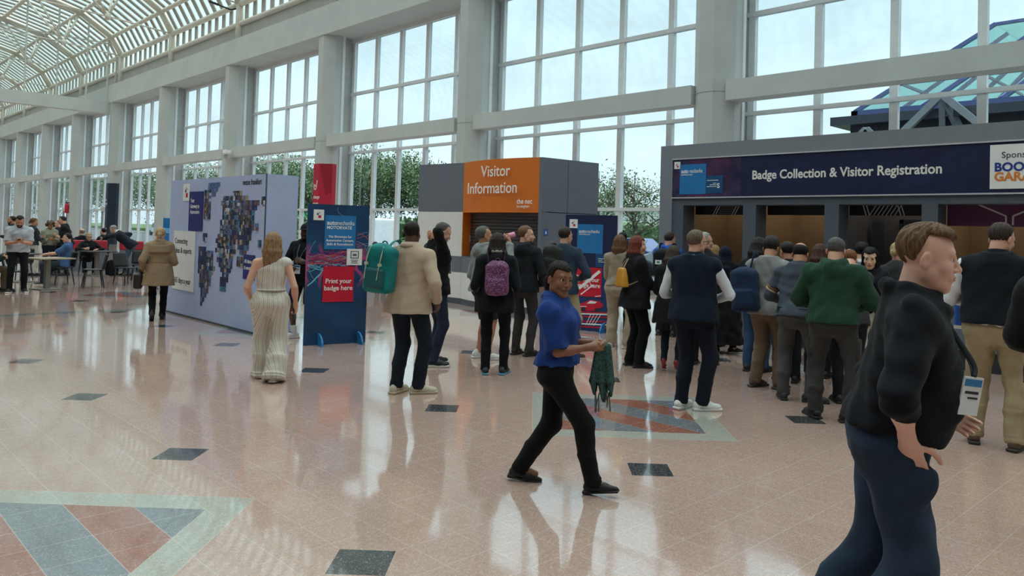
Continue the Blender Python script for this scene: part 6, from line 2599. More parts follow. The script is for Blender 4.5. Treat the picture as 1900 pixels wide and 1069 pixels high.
H = 1.69
M_DEN = cloth('washed_denim', (72, 80, 92), var=.45, fold=.6)
J = person('balding man in washed dark denim jacket', (7.73, 3.82), 18, H, sk='tan', w=1.08, head=(-4, 22, 0), lean=3, hair='bald', haircol=(30, 28, 28), res=.75,
           feet=((-.12, -.03, -30, 0, 0), (.14, .03, 70, 0, 0)),
           arms={'L': dict(w=(-.17, .24, .60 * H), p=(-1, -.8, -.3), hand='hold'), 'R': dict(w=(.10, .26, .62 * H), p=(1, -.6, -.5), hand='hold')},
           top=dict(name='denim_jacket', mat=M_DEN, off=.024, hem=.52, sleeve=.97, collar='stand', fold=.006), bottom=dict(name='jeans', col=(78, 76, 76), off=.016, fit=1.15, fold=.007, mk=dict(var=.25)), shoes=('sneaker', (40, 40, 44), (34, 34, 36), None))
a_, e_ = J['sh'][0], J['el'][0]
for k_, c_ in ((.62, (150, 104, 74)), (.72, (190, 174, 146))):
    q_ = a_ + (e_ - a_) * k_
    J['part']('sleeve_stripe', [tube_flat(q_ - unit(e_ - a_) * .010, q_ + unit(e_ - a_) * .010, .066, .065)], cloth('sleeve_band_%d' % c_[0], c_), .007)
for k_ in range(4):
    z_ = .005 + .012 * k_
    J['part']('waist_seam', [stack([(z_ * H, 0, -.006 * H, .100 * 1.08 * H + .0275, .071 * H + .0275), (z_ * H + .006, 0, -.006 * H, .100 * 1.08 * H + .0275, .071 * H + .0275)], J['Rs'], J['pel'], .01)], cloth('seam_dark', (44, 50, 60)), .009)
H = 1.68
person('dark haired man with glasses just beyond the denim jacket', (8.62, 4.38), 0, H, sk='tan', head=(-30, 10, 0), hair='short', haircol=(34, 30, 30), glasses=True, res=1.1, arms=PHONE(H),
       top=dict(name='jacket', col=(46, 46, 50), off=.022, hem=.49, collar='stand'), bottom=dict(name='trousers', col=(40, 40, 44)), shoes=BL_SHOE)
H = 1.66
person('brown haired woman between denim jacket and green hoodie', (9.25, 4.30), 12, H, sk='fair', female=True, hair='bob', haircol=(74, 48, 38), res=1.1, head=(0, 10, 0), arms=PHONE(H),
       top=dict(name='top', col=(70, 74, 74), off=.02, hem=.5), bottom=dict(name='trousers', col=(40, 42, 48)), shoes=BL_SHOE)

H = 1.75
J = person('man in dark green hoodie and charcoal cargo trousers', (7.20, 3.20), 8, H, sk='fair', w=1.14, belly=.01, head=(4, 20, 0), lean=2, hair='short', haircol=(86, 82, 80), res=.7,
           feet=((-.15, .0, -36, 0, 0), (.15, -.03, 64, 0, 0)),
           arms={'L': dict(w=(-.15, .26, .60 * H), p=(-1.2, -.5, -.5), hand='hold'), 'R': dict(w=(.15, .26, .60 * H), p=(1.2, -.5, -.5), hand='hold')},
           top=dict(name='hoodie', col=(40, 68, 54), off=.032, hem=.52, sleeve=.95, collar='hood', cuff=True, sr=1.15, fold=.006, mk=dict(var=.1)),
           bottom=dict(name='cargo_trousers', col=(62, 60, 60), off=.018, fit=1.2, fold=.007), shoes=('sneaker', (30, 30, 32), (28, 28, 30), None))
for i in (0, 1):
    sg = -1 if i == 0 else 1
    p_ = J['hips'][i] * .42 + J['knees'][i] * .58 + np.array([sg * .075, 0, 0])
    J['part']('cargo_pocket', [rbox((0, 0, 0), (.024, .075, .10), .02, .01, 'u', I3, p_)], cloth('cargo_trousers_62_60_60', (62, 60, 60)), .010)
H = 1.66
person('ginger haired man with bowed head right of the green hoodie', (8.08, 3.42), -10, H, sk='pale', head=(10, 38, 0), lean=8, hair='bald', haircol=(130, 84, 56), res=1.0, arms=PHONE(H),
       top=dict(name='jacket', col=(58, 58, 60), off=.02, hem=.49, collar='shirt'), bottom=dict(name='trousers', col=(40, 42, 48)), shoes=BL_SHOE)
H = 1.69
person('black haired person in white shirt near the booth counter', (9.72, 3.97), 0, H, sk='asian', hair='full', haircol=(22, 20, 22), res=1.1, head=(0, 10, 0), arms=PHONE(H),
       top=dict(name='shirt', col=(210, 214, 226), off=.018, hem=.5, collar='shirt'), bottom=dict(name='trousers', col=(42, 44, 52)), shoes=BL_SHOE)
H = 1.64
J = person('young woman with long black hair facing the viewer', (9.02, 3.59), 176, H, sk='asian', female=True, hair='straight', haircol=(22, 20, 22), res=.75, head=(8, 14, 0), headscale=1.02,
           arms=PHONE(H, .62, .22), top=dict(name='black_top', col=(30, 30, 34), off=.014, hem=.53, collar='none', sleeve=.9), over=dict(name='jacket', col=(34, 36, 44), off=.026, hem=.50, sleeve=.97, collar='lapel', clip=lambda X, Y, Z, J: np.where((np.abs(X) < .055 - .06 * (Z - .7)) & (Y > .03) & (Z > .80), .02, -1.0) + 0 * X + 0 * Y + 0 * Z),
           bottom=dict(name='trousers', col=(206, 200, 188), off=.018, fit=1.3, ankle=.04), shoes=BL_SHOE)
H = 1.71
person('blonde woman behind the head of the striding man', (9.36, 3.42), 14, H, sk='fair', female=True, hair='bun', haircol=(172, 150, 112), res=1.1, head=(20, 8, 0), arms=PHONE(H),
       top=dict(name='jacket', col=(60, 58, 62), off=.022, hem=.49, collar='stand'), bottom=dict(name='trousers', col=(44, 44, 50)), shoes=BL_SHOE)

H = 1.91
J = person('tall man in black gilet, white shirt and khaki chinos', (7.38, 1.90), 4, H, sk='fair', w=1.20, belly=.018, head=(34, 16, 0), hair='short', haircol=(62, 52, 46), res=.7, lean=2,
           feet=((-.15, .04, -8, 0, 0), (.15, -.03, 14, 0, 0)),
           arms={'L': dict(w=(-.16, .28, .62 * H), p=(-1, -.7, -.4), hand='hold'), 'R': dict(w=(.20, .26, .585 * H), p=(1.2, -.6, -.4), hand='hold')},
           top=dict(name='shirt', col=(222, 224, 230), off=.014, hem=.53, sleeve=.95, collar='none', sr=1.18, fold=.007),
           over=dict(name='gilet', col=(32, 36, 44), off=.036, hem=.535, sleeve=0, collar='stand', fold=.004), bottom=dict(name='chinos', col=(164, 148, 118), off=.018, fit=1.22, fold=.007), shoes=('boot', (92, 70, 54), (44, 36, 32), None))
t = like(J, 'event_bag', 'blue and white printed bag held at the left of the tall gilet man', 'bag')
c, Y_, N = hand_tip(J, 0, .09, .02)
c = c + np.array([-.14, -.05, .0])
b = MB()
b.use(mat('event_blue', (40, 92, 186), .5)).box((c[0] - .11, c[1] - .03, c[2] - .26), (c[0] + .13, c[1] + .03, c[2] + .06))
q = b.build('bag_body', None, None, bevel=.02)
q.parent = t
b = MB()
b.use(M_WHITE).box((c[0] - .112, c[1] - .032, c[2] - .02), (c[0] + .132, c[1] + .032, c[2] + .0))
b.box((c[0] - .112, c[1] - .032, c[2] - .25), (c[0] + .132, c[1] + .032, c[2] - .22))
q = b.build('stripe_print', None, None)
q.parent = t
b = MB().tube([(c[0] - .06, c[1], c[2] + .05), (c[0] - .09, c[1], c[2] + .14), (c[0] - .05, c[1], c[2] + .24), (c[0] + .04, c[1], c[2] + .20), (c[0] + .08, c[1], c[2] + .05)], .014, 6)
mb_part(t, 'handle', b, M_WHITE)

H = 1.80
person('person in black jacket cropped by the right photo border', (5.35, .965), 8, H, sk='fair', w=1.15, hair='short', haircol=(60, 50, 44), res=.8,
       feet=((-.12, .04, -6, 0, 0), (.13, 0, 10, 0, 0)), arms={'L': dict(w=(-.10, .22, .57 * H), p=(-1.3, -.5, .1), hand='hold'), 'R': dict(w=(.20, .2, .57 * H), p=(1, -.6, 0), hand='hold')},
       top=dict(name='jacket', col=(34, 36, 38), off=.034, hem=.49, sleeve=.97, collar='stand', sr=1.2), bottom=dict(name='trousers', col=(52, 54, 58), off=.015), shoes=BL_SHOE)

# ---- left of the photo
H = 1.61
J = person('blonde woman in tan trench coat walking away', (4.77, 13.82), 2, H, sk='fair', female=True, w=1.06, hair='bun', haircol=(186, 158, 118), res=.95, head=(4, 2, 0),
           feet=((-.075, -.16, -4, .05, 34), (.075, .12, 4, 0, 0)), arms={'L': dict(w=(-.25, .06, .53 * H), p=(-.3, -1, 0), hand='hold'), 'R': dict(w=(.17, .22, .60 * H), p=(.35, -1, -.2), hand='hold')},
           top=dict(name='trench_coat', col=(150, 126, 100), off=.030, hem=.375, sleeve=.97, collar='shirt', flare=.035, sr=1.08, fold=.004, mk=dict(var=.08)), bottom=dict(name='trousers', col=(26, 26, 30), off=.008, fit=.95), shoes=('boot', (28, 26, 26), (24, 24, 24), None))
z_ = .075 * H
J['part']('belt', [stack([(z_, 0, .0, .086 * 1.06 * H + .036, .060 * H + .038), (z_ + .045, 0, .0, .083 * 1.06 * H + .036, .060 * H + .038)], J['Rs'], J['pel'], .01)], cloth('trench_belt', (138, 114, 90)), .010)
J['part']('storm_flap', [stack([(.19 * H, 0, -.012, .098 * H + .034, .070 * H + .034), (.20 * H, 0, -.012, .098 * H + .040, .070 * H + .040), (.27 * H, 0, -.012, .098 * H + .032, .060 * H + .032)], J['Rs'], J['pel'], .01)], cloth('trench_coat_150_126_100', (150, 126, 100)), .011, clip=lambda X, Y, Z: Y + .03 + 0 * X + 0 * Z)
t = like(J, 'handbag', 'dark brown handbag with cream strap at the trench coat woman\'s left', 'handbag')
c, Y_, N = hand_tip(J, 0, .06, .02)
add_part(t, 'bag_body', [rbox((0, 0, 0), (.07, .15, .13), .04, .02, 'u', I3, np.array([c[0] - .09, c[1] + .02, c[2] - .16])), cap((c[0] - .08, c[1], c[2] - .06), (c[0] - .02, c[1], c[2] + .10), .05, .04, .04)], mat('dark_brown_leather', (46, 34, 32), .5, bump=.1), .010)
b = MB().tube([(c[0] - .02, c[1] - .02, c[2] + .08), (c[0] - .10, c[1] - .06, c[2] - .14), (c[0] - .18, c[1] - .07, c[2] - .40)], .012, 6, flat=.4)
mb_part(t, 'cream_strap', b, mat('cream_leather', (216, 206, 186), .5))

H = 1.64
M_JUMP = NT('cream_striped_satin')
_o = M_JUMP.obj()
_sp = M_JUMP.n('ShaderNodeSeparateXYZ')
M_JUMP.l(_o, _sp.inputs[0])
_an = M_JUMP.m1('ADD', M_JUMP.m1('MULTIPLY', _sp.outputs[0], 1.0), M_JUMP.m1('MULTIPLY', _sp.outputs[1], .55))
_s1 = M_JUMP.m1('SINE', M_JUMP.m1('MULTIPLY', _an, 310.0))
_s2 = M_JUMP.m1('SINE', M_JUMP.m1('MULTIPLY', _an, 127.0))
M_JUMP.l(M_JUMP.mix(M_JUMP.rng(M_JUMP.m1('ADD', _s1, M_JUMP.m1('MULTIPLY', _s2, .6)), -.4, 1.6, 0, 1), lin((216, 208, 196)), lin((178, 168, 154))), M_JUMP.b.inputs['Base Color'])
M_JUMP.b.inputs['Roughness'].default_value = .42
M_JUMP.b.inputs['Sheen Weight'].default_value = .3
_f1 = M_JUMP.noise(_o, 9, 3)
M_JUMP.bump(_f1, .6, .03)
J = person('woman in cream one shoulder jumpsuit walking towards the pale wall', (3.91, 7.93), 4, H, sk='fair', female=True, w=1.04, hair='long', haircol=(146, 114, 84), res=.72, head=(6, 0, 2),
           feet=((-.07, .18, -4, 0, 0), (.075, -.13, 14, .0, 8)),
           arms={'L': dict(w=(-.215, .12, .52 * H), p=(-.3, -1, .1), hand='relax'), 'R': dict(w=(.26, .05, .49 * H), p=(.3, -1, 0), hand='hold', d=(.1, .25, -1), n=(-1, .2, 0))},
           top=dict(name='one_shoulder_top', mat=M_JUMP.m, off=.010, hem=.60, sleeve=0, collar='none', fold=.004,
                    clip=lambda X, Y, Z, J: (Z - (J['pel'][2] + .245 * J['h'] + .55 * (X + .03))) * .6 + 0 * Y),
           bottom=dict(name='wide_trousers', mat=M_JUMP.m, off=.014, fit=1.42, ankle=.050, hem=.012, fold=.009, break_=1) if False else dict(name='wide_trousers', mat=M_JUMP.m, off=.014, fit=1.42, ankle=.052, hem=.014, fold=.008), shoes=('sneaker', (222, 218, 210), (222, 218, 210), None))
J['part']('waist_belt', [stack([(.075 * H, 0, 0, .079 * H + .022, .060 * H + .022), (.085 * H, 0, 0, .079 * H + .022, .060 * H + .022)], J['Rs'], J['pel'], .01)], M_JUMP.m, .008)
phone(J, 1, 'black phone in the right hand of the woman in jumpsuit', d=.10, n=.02)

H = 1.74
J = person('bearded man in cap, black t-shirt and shorts behind the standing sign', (5.76, 10.60), 205, H, sk='dark', head=(-4, 4, 0), hair='cap', haircol=(36, 36, 42), beard=(26, 22, 22), res=.95,
           feet=((-.10, 0, -10, 0, 0), (.12, .06, 40, 0, 0)), arms={'R': dict(w=(.15, .2, .60 * H), p=(1, -.8, -.2), hand='hold'), 'L': dict(w=(-.08, .24, .66 * H), p=(-1, -.6, -.5), hand='hold')},
           top=dict(name='t_shirt', col=(28, 29, 34), off=.020, hem=.50, sleeve=.70, collar='crew', sr=1.2), bottom=dict(kind='shorts', name='shorts', col=(32, 36, 50), off=.02, len=.95), shoes=('sneaker', (222, 222, 220), (214, 214, 212), None))
badge(J, 'white badge of the bearded man in the cap', z=.10, x=.06, y=.16, ribbon=mat('lanyard_aqua', (150, 190, 200), .6))
for i in (0, 1):
    J['part']('sock', [tube_flat(J['ank'][i] + np.array([0, 0, -.02]), J['ank'][i] + (J['knees'][i] - J['ank'][i]) * .28, .044, .048)], cloth('white_sock', (216, 216, 214)), .009)

H = 1.78
J = person('bearded man in grey polo shirt reading his phone', (3.98, 20.30), 178, H, sk='tan', w=1.12, head=(0, 32, 0), hair='short', haircol=(30, 26, 26), beard=(34, 28, 26), res=1.1,
           feet=((-.13, .0, -16, 0, 0), (.14, .06, 14, 0, 0)), arms=PHONE(H, .635, .30),
           top=dict(name='polo_shirt', col=(172, 174, 180), off=.014, hem=.51, sleeve=.44, collar='shirt', sr=1.12), bottom=dict(name='trousers', col=(26, 26, 30), off=.008, fit=1.02), shoes=('sneaker', (32, 32, 34), (214, 210, 204), None))
phone(J, 0, 'phone held by the bearded man in grey polo shirt')

far = [
    ('curly haired woman in cream and olive jumper', (5.95, 26.4), 172, 1.62, dict(sk='tan', female=True, hair='curly', haircol=(86, 66, 54), head=(0, 24, 0), top=dict(name='jumper', col=(150, 150, 132), off=.026, hem=.54, sr=1.2), bottom=dict(name='jeans', col=(40, 44, 62)))),
    ('man in black t-shirt leaning left beside the curly haired woman', (6.32, 25.9), -78, 1.80, dict(sk='fair', hair='short', haircol=(50, 44, 42), lean=12, head=(0, 16, 0), top=dict(name='t_shirt', col=(28, 28, 31), off=.02, hem=.5, sleeve=.5, sr=1.15), bottom=dict(name='trousers', col=(30, 30, 33)))),
    ('bearded man in dark top just behind the grey polo man', (5.06, 26.7), -80, 1.74, dict(sk='tan', hair='short', haircol=(40, 34, 32), beard=(40, 32, 28), head=(0, 4, 0), top=dict(name='jacket', col=(44, 46, 54), off=.022, hem=.49), bottom=dict(name='trousers', col=(36, 36, 42)))),
    ('brown haired woman in dark top and pale trousers right of the grey polo man', (5.45, 26.1), 60, 1.70, dict(sk='tan', female=True, hair='bun', haircol=(96, 68, 50), head=(20, 6, 0), top=dict(name='top', col=(50, 52, 60), off=.02, hem=.52), bottom=dict(name='trousers', col=(190, 184, 176)))),
    ('man half hidden between the curly haired woman and the man in black t-shirt', (6.30, 26.95), -100, 1.66, dict(sk='pale', hair='buzz', haircol=(120, 90, 72), head=(0, 8, 0), top=dict(name='jacket', col=(40, 40, 46), off=.02, hem=.5), bottom=dict(name='trousers', col=(36, 36, 40)))),
]
for lab, pos, hd_, H, kw in far:
    person(lab, pos, hd_, H, res=1.7, arms=PHONE(H), shoes=BL_SHOE, **kw)

H = 1.78
person('grey haired man in dark blazer bending over the café table', (7.78, 25.35), -82, H, sk='fair', hair='short', haircol=(150, 148, 146), lean=48, head=(0, 34, 0), hipoff=(0, -.12), res=1.5,
       feet=((-.13, -.10, 0, 0, 0), (.13, .05, 0, 0, 0)), arms={'L': dict(w=(-.14, .62, .62 * H), p=(-1, -.4, .3), hand='flat'), 'R': dict(w=(.20, .05, .60 * H), p=(1, -1, .4), hand='relax')},
       top=dict(name='shirt', col=(222, 224, 230), off=.008, hem=.52, collar='shirt', sleeve=.93), over=dict(name='blazer', col=(40, 44, 56), off=.032, hem=.47, sleeve=.95, collar='lapel', clip=lambda X, Y, Z, J: np.where((np.abs(X) < .07), (((Y - J['pel'][1]) * .67 - (Z - J['pel'][2]) * .74) - .02) * 1.0, -1.0)),
       bottom=dict(name='jeans', col=(66, 82, 104)), shoes=DRS_SHOE)

SIT = dict(knee=((-.12, 1, .8), (.12, 1, .8)))


def seated(lab, pos, hd_, H, hip=.52, feet=None, **kw):
    return person(lab, pos, hd_, H, hipz=hip, feet=feet or ((-.12, .42, -6, 0, 0), (.12, .40, 6, 0, 0)), knee=((-.12, .6, 1), (.12, .6, 1)), **kw)


H = 1.76
seated('man in blue t-shirt sitting sideways at the oak table', (5.36, 22.33), -84, H, sk='fair', hair='short', haircol=(34, 30, 30), lean=-10, head=(0, 6, 0), res=1.3,
       arms={'L': dict(w=(-.10, .40, .765), p=(-1, -.4, -.6), hand='flat', n=(0, 0, -1)), 'R': dict(w=(.12, .38, .765), p=(1, -.4, -.6), hand='flat', n=(0, 0, -1))},
       top=dict(name='t_shirt', col=(64, 92, 132), off=.018, hem=.50, sleeve=.46, sr=1.15), bottom=dict(name='jeans', col=(44, 50, 62)), shoes=('sneaker', (50, 50, 54), (210, 208, 202), None))
H = 1.68
seated('blonde woman with glasses and black jacket sitting at the dark table', (6.93, 26.15), 172, H, sk='fair', female=True, hair='bun', haircol=(170, 146, 110), glasses=True, lean=10, head=(0, 10, 0), res=1.4,
       arms={'L': dict(w=(-.20, .34, .77), p=(-1, -.3, -.4), hand='relax', n=(0, 0, -1)), 'R': dict(w=(.12, .36, .79), p=(1, -.3, -.4), hand='hold')},
       top=dict(name='blouse', col=(90, 84, 82), off=.014, hem=.51, collar='crew'), over=dict(name='jacket', col=(36, 36, 40), off=.026, hem=.50, collar='lapel', sleeve=.9), bottom=dict(name='trousers', col=(36, 36, 40)), shoes=('sneaker', (190, 190, 190), (210, 208, 202), None))
t = thing('holdall_bag', 'black rucksack standing on the floor under the blonde woman\'s table', 'bag', (7.45, 25.55, 0))
P, F = mesh_of([rbox((7.45, 25.55, .20), (.17, .12, .20), .07, .02), ell((7.45, 25.55, .36), (.14, .11, .12), .05)], .014, clip=lambda X, Y, Z: .0 - Z + 0 * X + 0 * Y, disp=folds(2, .006))
o = bpy.data.objects.new('bag_body', np_mesh('bag_body', P, F, [cloth('black_nylon', (34, 36, 42))]))
COL.objects.link(o)
o.parent = t
o.matrix_parent_inverse = t.matrix_basis.inverted()
b = MB().tube([(7.38, 25.42, .40), (7.36, 25.38, .30), (7.37, 25.38, .12)], .018, 6, flat=.4)
b.build('strap', M_BLACK, t, True)
back = [
    ('dark haired person in navy jacket sitting behind the red bench, leftmost', (6.98, 28.5), 20, dict(hair='short', haircol=(60, 50, 46), sk='fair', top=dict(name='jacket', col=(40, 44, 56), off=.024, hem=.5))),
    ('bald man sitting behind the red bench left of the blonde woman', (7.50, 29.05), -30, dict(hair='bald', haircol=(150, 130, 112), sk='fair', top=dict(name='jumper', col=(32, 32, 36), off=.024, hem=.5))),
    ('dark haired man in navy jumper sitting behind the red bench, rightmost', (8.02, 28.55), -50, dict(hair='short', haircol=(34, 30, 30), sk='fair', top=dict(name='jumper', col=(36, 42, 58), off=.024, hem=.5))),
]
for i, (lab, pos, hd_, kw) in enumerate(back):
    H = 1.74
    seated(lab, pos, hd_, H, hip=.53 + .04 * i, res=1.8, arms={'L': dict(w=(-.14, .28, .75), p=(-1, -.4, -.6)), 'R': dict(w=(.14, .28, .75), p=(1, -.4, -.6))}, bottom=dict(name='trousers', col=(40, 40, 46)), shoes=BL_SHOE, **kw)
H = 1.74
seated('dark figure sitting at the left photo border behind the grey polo man', (3.42, 20.75), 80, H, sk='tan', hair='short', haircol=(40, 34, 32), lean=12, head=(0, 14, 0), res=1.6,
       arms={'L': dict(w=(-.14, .36, .76), p=(-1, -.4, -.6)), 'R': dict(w=(.14, .36, .76), p=(1, -.4, -.6))}, top=dict(name='jacket', col=(32, 32, 36), off=.026, hem=.5), bottom=dict(name='trousers', col=(104, 92, 74)), shoes=BL_SHOE)
seated('dark haired person in navy top sitting beyond the blue standing sign', (11.35, 17.40), 40, H, sk='fair', hair='short', haircol=(42, 36, 34), lean=10, head=(0, 14, 0), res=1.5,
       arms={'L': dict(w=(-.14, .36, .76), p=(-1, -.4, -.6)), 'R': dict(w=(.14, .36, .76), p=(1, -.4, -.6))}, top=dict(name='jumper', col=(42, 48, 62), off=.026, hem=.5), bottom=dict(name='trousers', col=(40, 42, 48)), shoes=BL_SHOE)

# ------------------------------------------------------------------ outside the glazing
b = MB()
b.box((18.6, -60, -.25), (140, 320, -.05))
g0 = struct(b.build('ground', mat('outdoor_paving', (104, 106, 106), .9, var=.1, scale=.4)))
b = MB()
b.box((46, -60, -.05), (140, 320, .4))
struct(b.build('grass_bank', mat('grass', (86, 112, 62), .95, var=.3, scale=1.5)))

LEAF = [mat('leaf_%s' % n, c, .6, var=.3, scale=3) for n, c in (('mid', (98, 122, 84)), ('dark', (70, 94, 62)), ('light', (124, 144, 96)))]
BARK = mat('bark', (92, 80, 68), .9, var=.2, bump=.4)


def tree(x, y, h, rad, n, label, cat='tree', seed=1, trunk=.28, leafs=.115, sparse=False, zc=None):
    r = np.random.default_rng(seed)
    t = thing('broadleaf_tree', label, cat, (x, y, 0), 0, None)
    b = MB()
    b.tube([(x, y, -.06), (x + .05, y, h * .25), (x - .03, y + .08, h * .5), (x, y, h * .86)], [trunk * .55, trunk * .42, trunk * .3, trunk * .08], 9)
    tips = []
    nb = 16 if sparse else 11
    for i in range(nb):
        a = 2 * PI * i / nb * 2.4 + r.uniform(-.3, .3)
        z0 = h * r.uniform(.25, .62)
        L = rad * r.uniform(.65, 1.05)
        z1 = min(h * .95, z0 + L * r.uniform(.35, .9))
        p1 = (x + .5 * L * math.cos(a), y + .5 * L * math.sin(a), z0 + .55 * (z1 - z0))
        p2 = (x + L * math.cos(a), y + L * math.sin(a), z1)
        b.tube([(x, y, z0), p1, p2], [trunk * .2, trunk * .12, .015], 6)
        tips += [p1, p2]
        for q in range(3):
            e = (p1[0] + r.uniform(-.5, .5) * L, p1[1] + r.uniform(-.5, .5) * L, p1[2] + r.uniform(.0, .35) * L)
            b.tube([p1, e], [.03, .008], 5)
            tips.append(e)
    b.build('trunk', BARK, t, True)
    n = int(n * (1.7 if sparse else 2.6))
    zc_ = zc or h * .62
    m = 34 if sparse else 42
    cl = [np.array(q) for q in tips]
    while len(cl) < m:
        v = r.normal(size=3)
        v /= np.linalg.norm(v)
        s = r.uniform(.55, 1.0)
        cl.append(np.array([x, y, zc_]) + v * s * np.array([rad, rad, h * .36]))
    cl = np.array(cl)
    k = r.integers(0, len(cl), n)
    sg = (.34 if sparse else .5) * rad / 2.5
    P = cl[k] + r.normal(size=(n, 3)) * sg
    P[:, 2] = np.clip(P[:, 2], h * .16, h)
    d1 = r.normal(size=(n, 3))
    d1 /= np.linalg.norm(d1, axis=1)[:, None]
    d2 = np.cross(d1, r.normal(size=(n, 3)))
    d2 /= np.linalg.norm(d2, axis=1)[:, None]
    s = leafs * r.uniform(.6, 1.3, (n, 1))
    nrm = np.cross(d1, d2) * s * .25
    V = np.stack([P - d1 * s, P - d2 * s * .5 + nrm, P + d1 * s, P + d2 * s * .5 + nrm], 1).reshape(-1, 3)
    me = bpy.data.meshes.new('foliage')
    me.vertices.add(4 * n)
    me.vertices.foreach_set('co', V.astype(np.float32).ravel())
    me.loops.add(4 * n)
    me.loops.foreach_set('vertex_index', np.arange(4 * n, dtype=np.int32))
    me.polygons.add(n)
    me.polygons.foreach_set('loop_start', np.arange(0, 4 * n, 4, dtype=np.int32))
    me.polygons.foreach_set('material_index', r.choice([0, 0, 1, 2], n).astype(np.int32))
    for q in LEAF:
        me.materials.append(q)
    me.update()
    me.validate()
    o = bpy.data.objects.new('foliage', me)
    COL.objects.link(o)
    o.parent = t
    o.matrix_parent_inverse = t.matrix_basis.inverted()
    o['kind'] = 'stuff'
    return t


tree(36, 56.8, 8.3, 3.6, 5200, 'dense tree outside the panes just right of the crimson column cover', seed=2)
tree(36, 51.8, 7.9, 3.2, 5200, 'dense tree outside the middle panes left of the information booth', seed=3)
tree(37, 47.8, 6.9, 2.6, 3800, 'lower tree outside, partly behind the information booth', seed=4)
tree(36, 76.0, 8.8, 4.2, 4200, 'tree outside above the right end of the lilac wall, leftmost of three', seed=5)
tree(36.5, 70.0, 8.2, 3.4, 4000, 'tree outside above the right end of the lilac wall, middle of three', seed=6)
tree(36, 65.0, 7.9, 3.4, 4000, 'tree outside just left of the crimson column cover', seed=7)
tree(37, 93.5, 8.4, 4.5, 3200, 'distant tree outside above the left end of the lilac wall', seed=8)
tree(40, 118.0, 8.2, 6.0, 3000, 'distant dark tree outside right of the navy column cover', seed=9, leafs=.17)
tree(40, 150.0, 8.6, 7.0, 3000, 'distant dark tree outside left of the navy column cover', seed=10, leafs=.2)
tree(40, 185.0, 9.5, 8.0, 3000, 'farthest hazy tree outside at the left border of the photo', seed=12, leafs=.22)
tree(30.5, 23.6, 5.5, 2.3, 1500, 'thin leaved young tree outside between information booth and registration booth', seed=13, trunk=.2, leafs=.065, sparse=True)
tree(32.0, 27.2, 5.9, 2.2, 1700, 'young tree outside close to the right edge of the information booth', seed=14, trunk=.2, leafs=.07, sparse=True)
tree(31.0, 20.0, 5.0, 2.0, 1200, 'young tree outside, half hidden by the registration booth edge', seed=15, trunk=.16, leafs=.065, sparse=True)
# clipped hedge bank behind the young trees
t = thing('hedge', 'long low green hedge beyond the young trees', 'hedge', (50, 45, .4))
n = 7000
r = np.random.default_rng(5)
P = np.stack([r.uniform(48.5, 50.0, n), r.uniform(30, 125, n), r.uniform(.4, 2.6, n)], 1)
b = MB()
b.box((48.7, 30, .35), (49.8, 125, 2.4))
b.build('hedge_core', LEAF[1], t)
b = MB()
for p in P[:5000]:
    s = .28
    d1, d2 = r.normal(size=3) * s, r.normal(size=3) * s * .6
    b.add([p - d1, p + d2, p + d1, p - d2], [(0, 1, 2, 3)])
o = b.build('hedge_leaves', LEAF[0], t)
o['kind'] = 'stuff'


def vehicle(name, x, y, L, Wd, H, m, label, van=False):
    """parked vehicle lying along y"""
    t = thing(name, label, 'van' if van else 'car', (x, y, -.05))
    b = MB()
    if van:
        prof = [(-L / 2, .35), (L / 2 - .1, .35), (L / 2, .7), (L / 2 - .15, 1.05), (L / 2 - .9, H * .96), (L / 2 - 1.3, H), (-L / 2 + .1, H), (-L / 2, H - .1)]
    else:
        prof = [(-L / 2, .35), (L / 2, .35), (L / 2, .7), (L / 2 - .9, .92), (L / 2 - 1.6, H), (-L / 2 + 1.0, H), (-L / 2 + .2, .95), (-L / 2, .85)]
    nn = len(prof)
    vs = [(x - Wd / 2, y + a, z) for a, z in prof] + [(x + Wd / 2, y + a, z) for a, z in prof]
    b.add(vs, [tuple(range(nn)), tuple(range(2 * nn - 1, nn - 1, -1))] + [(i, nn + i, nn + (i + 1) % nn, (i + 1) % nn) for i in range(nn)])
    b.build('body_shell', m, t, bevel=.05)
    M_WIN = mat('car_window', (38, 46, 54), .15)
    b = MB()
    if van:
        b.box((x - Wd / 2 - .01, y + L / 2 - 1.9, H * .55), (x + Wd / 2 + .01, y + L / 2 - 1.1, H * .85))
        b.box((x - Wd / 2 - .01, y - L / 2 + .4, H * .55), (x + Wd / 2 + .01, y + L / 2 - 2.1, H * .85))
    else:
        b.add([(x - Wd / 2 - .01, y - L / 2 + 1.0, .95), (x - Wd / 2 - .01, y + L / 2 - 1.2, .95), (x - Wd / 2 - .01, y + L / 2 - 1.7, H - .08), (x - Wd / 2 - .01, y - L / 2 + 1.3, H - .08)], [(0, 1, 2, 3)])
    b.build('side_window', M_WIN, t)
    R = Matrix.Rotation(PI / 2, 3, 'Y')
    for yy in (-L * .31, L * .31):
        for xx in (-Wd / 2 + .1, Wd / 2 - .1):
            b = MB()
            b.lathe([(.2, -.11), (.33, -.10), (.34, 0), (.33, .10), (.2, .11)], (x + xx, y + yy, .29), 16, R)
            b.build('wheel', M_BLACK, t, True)
    return t


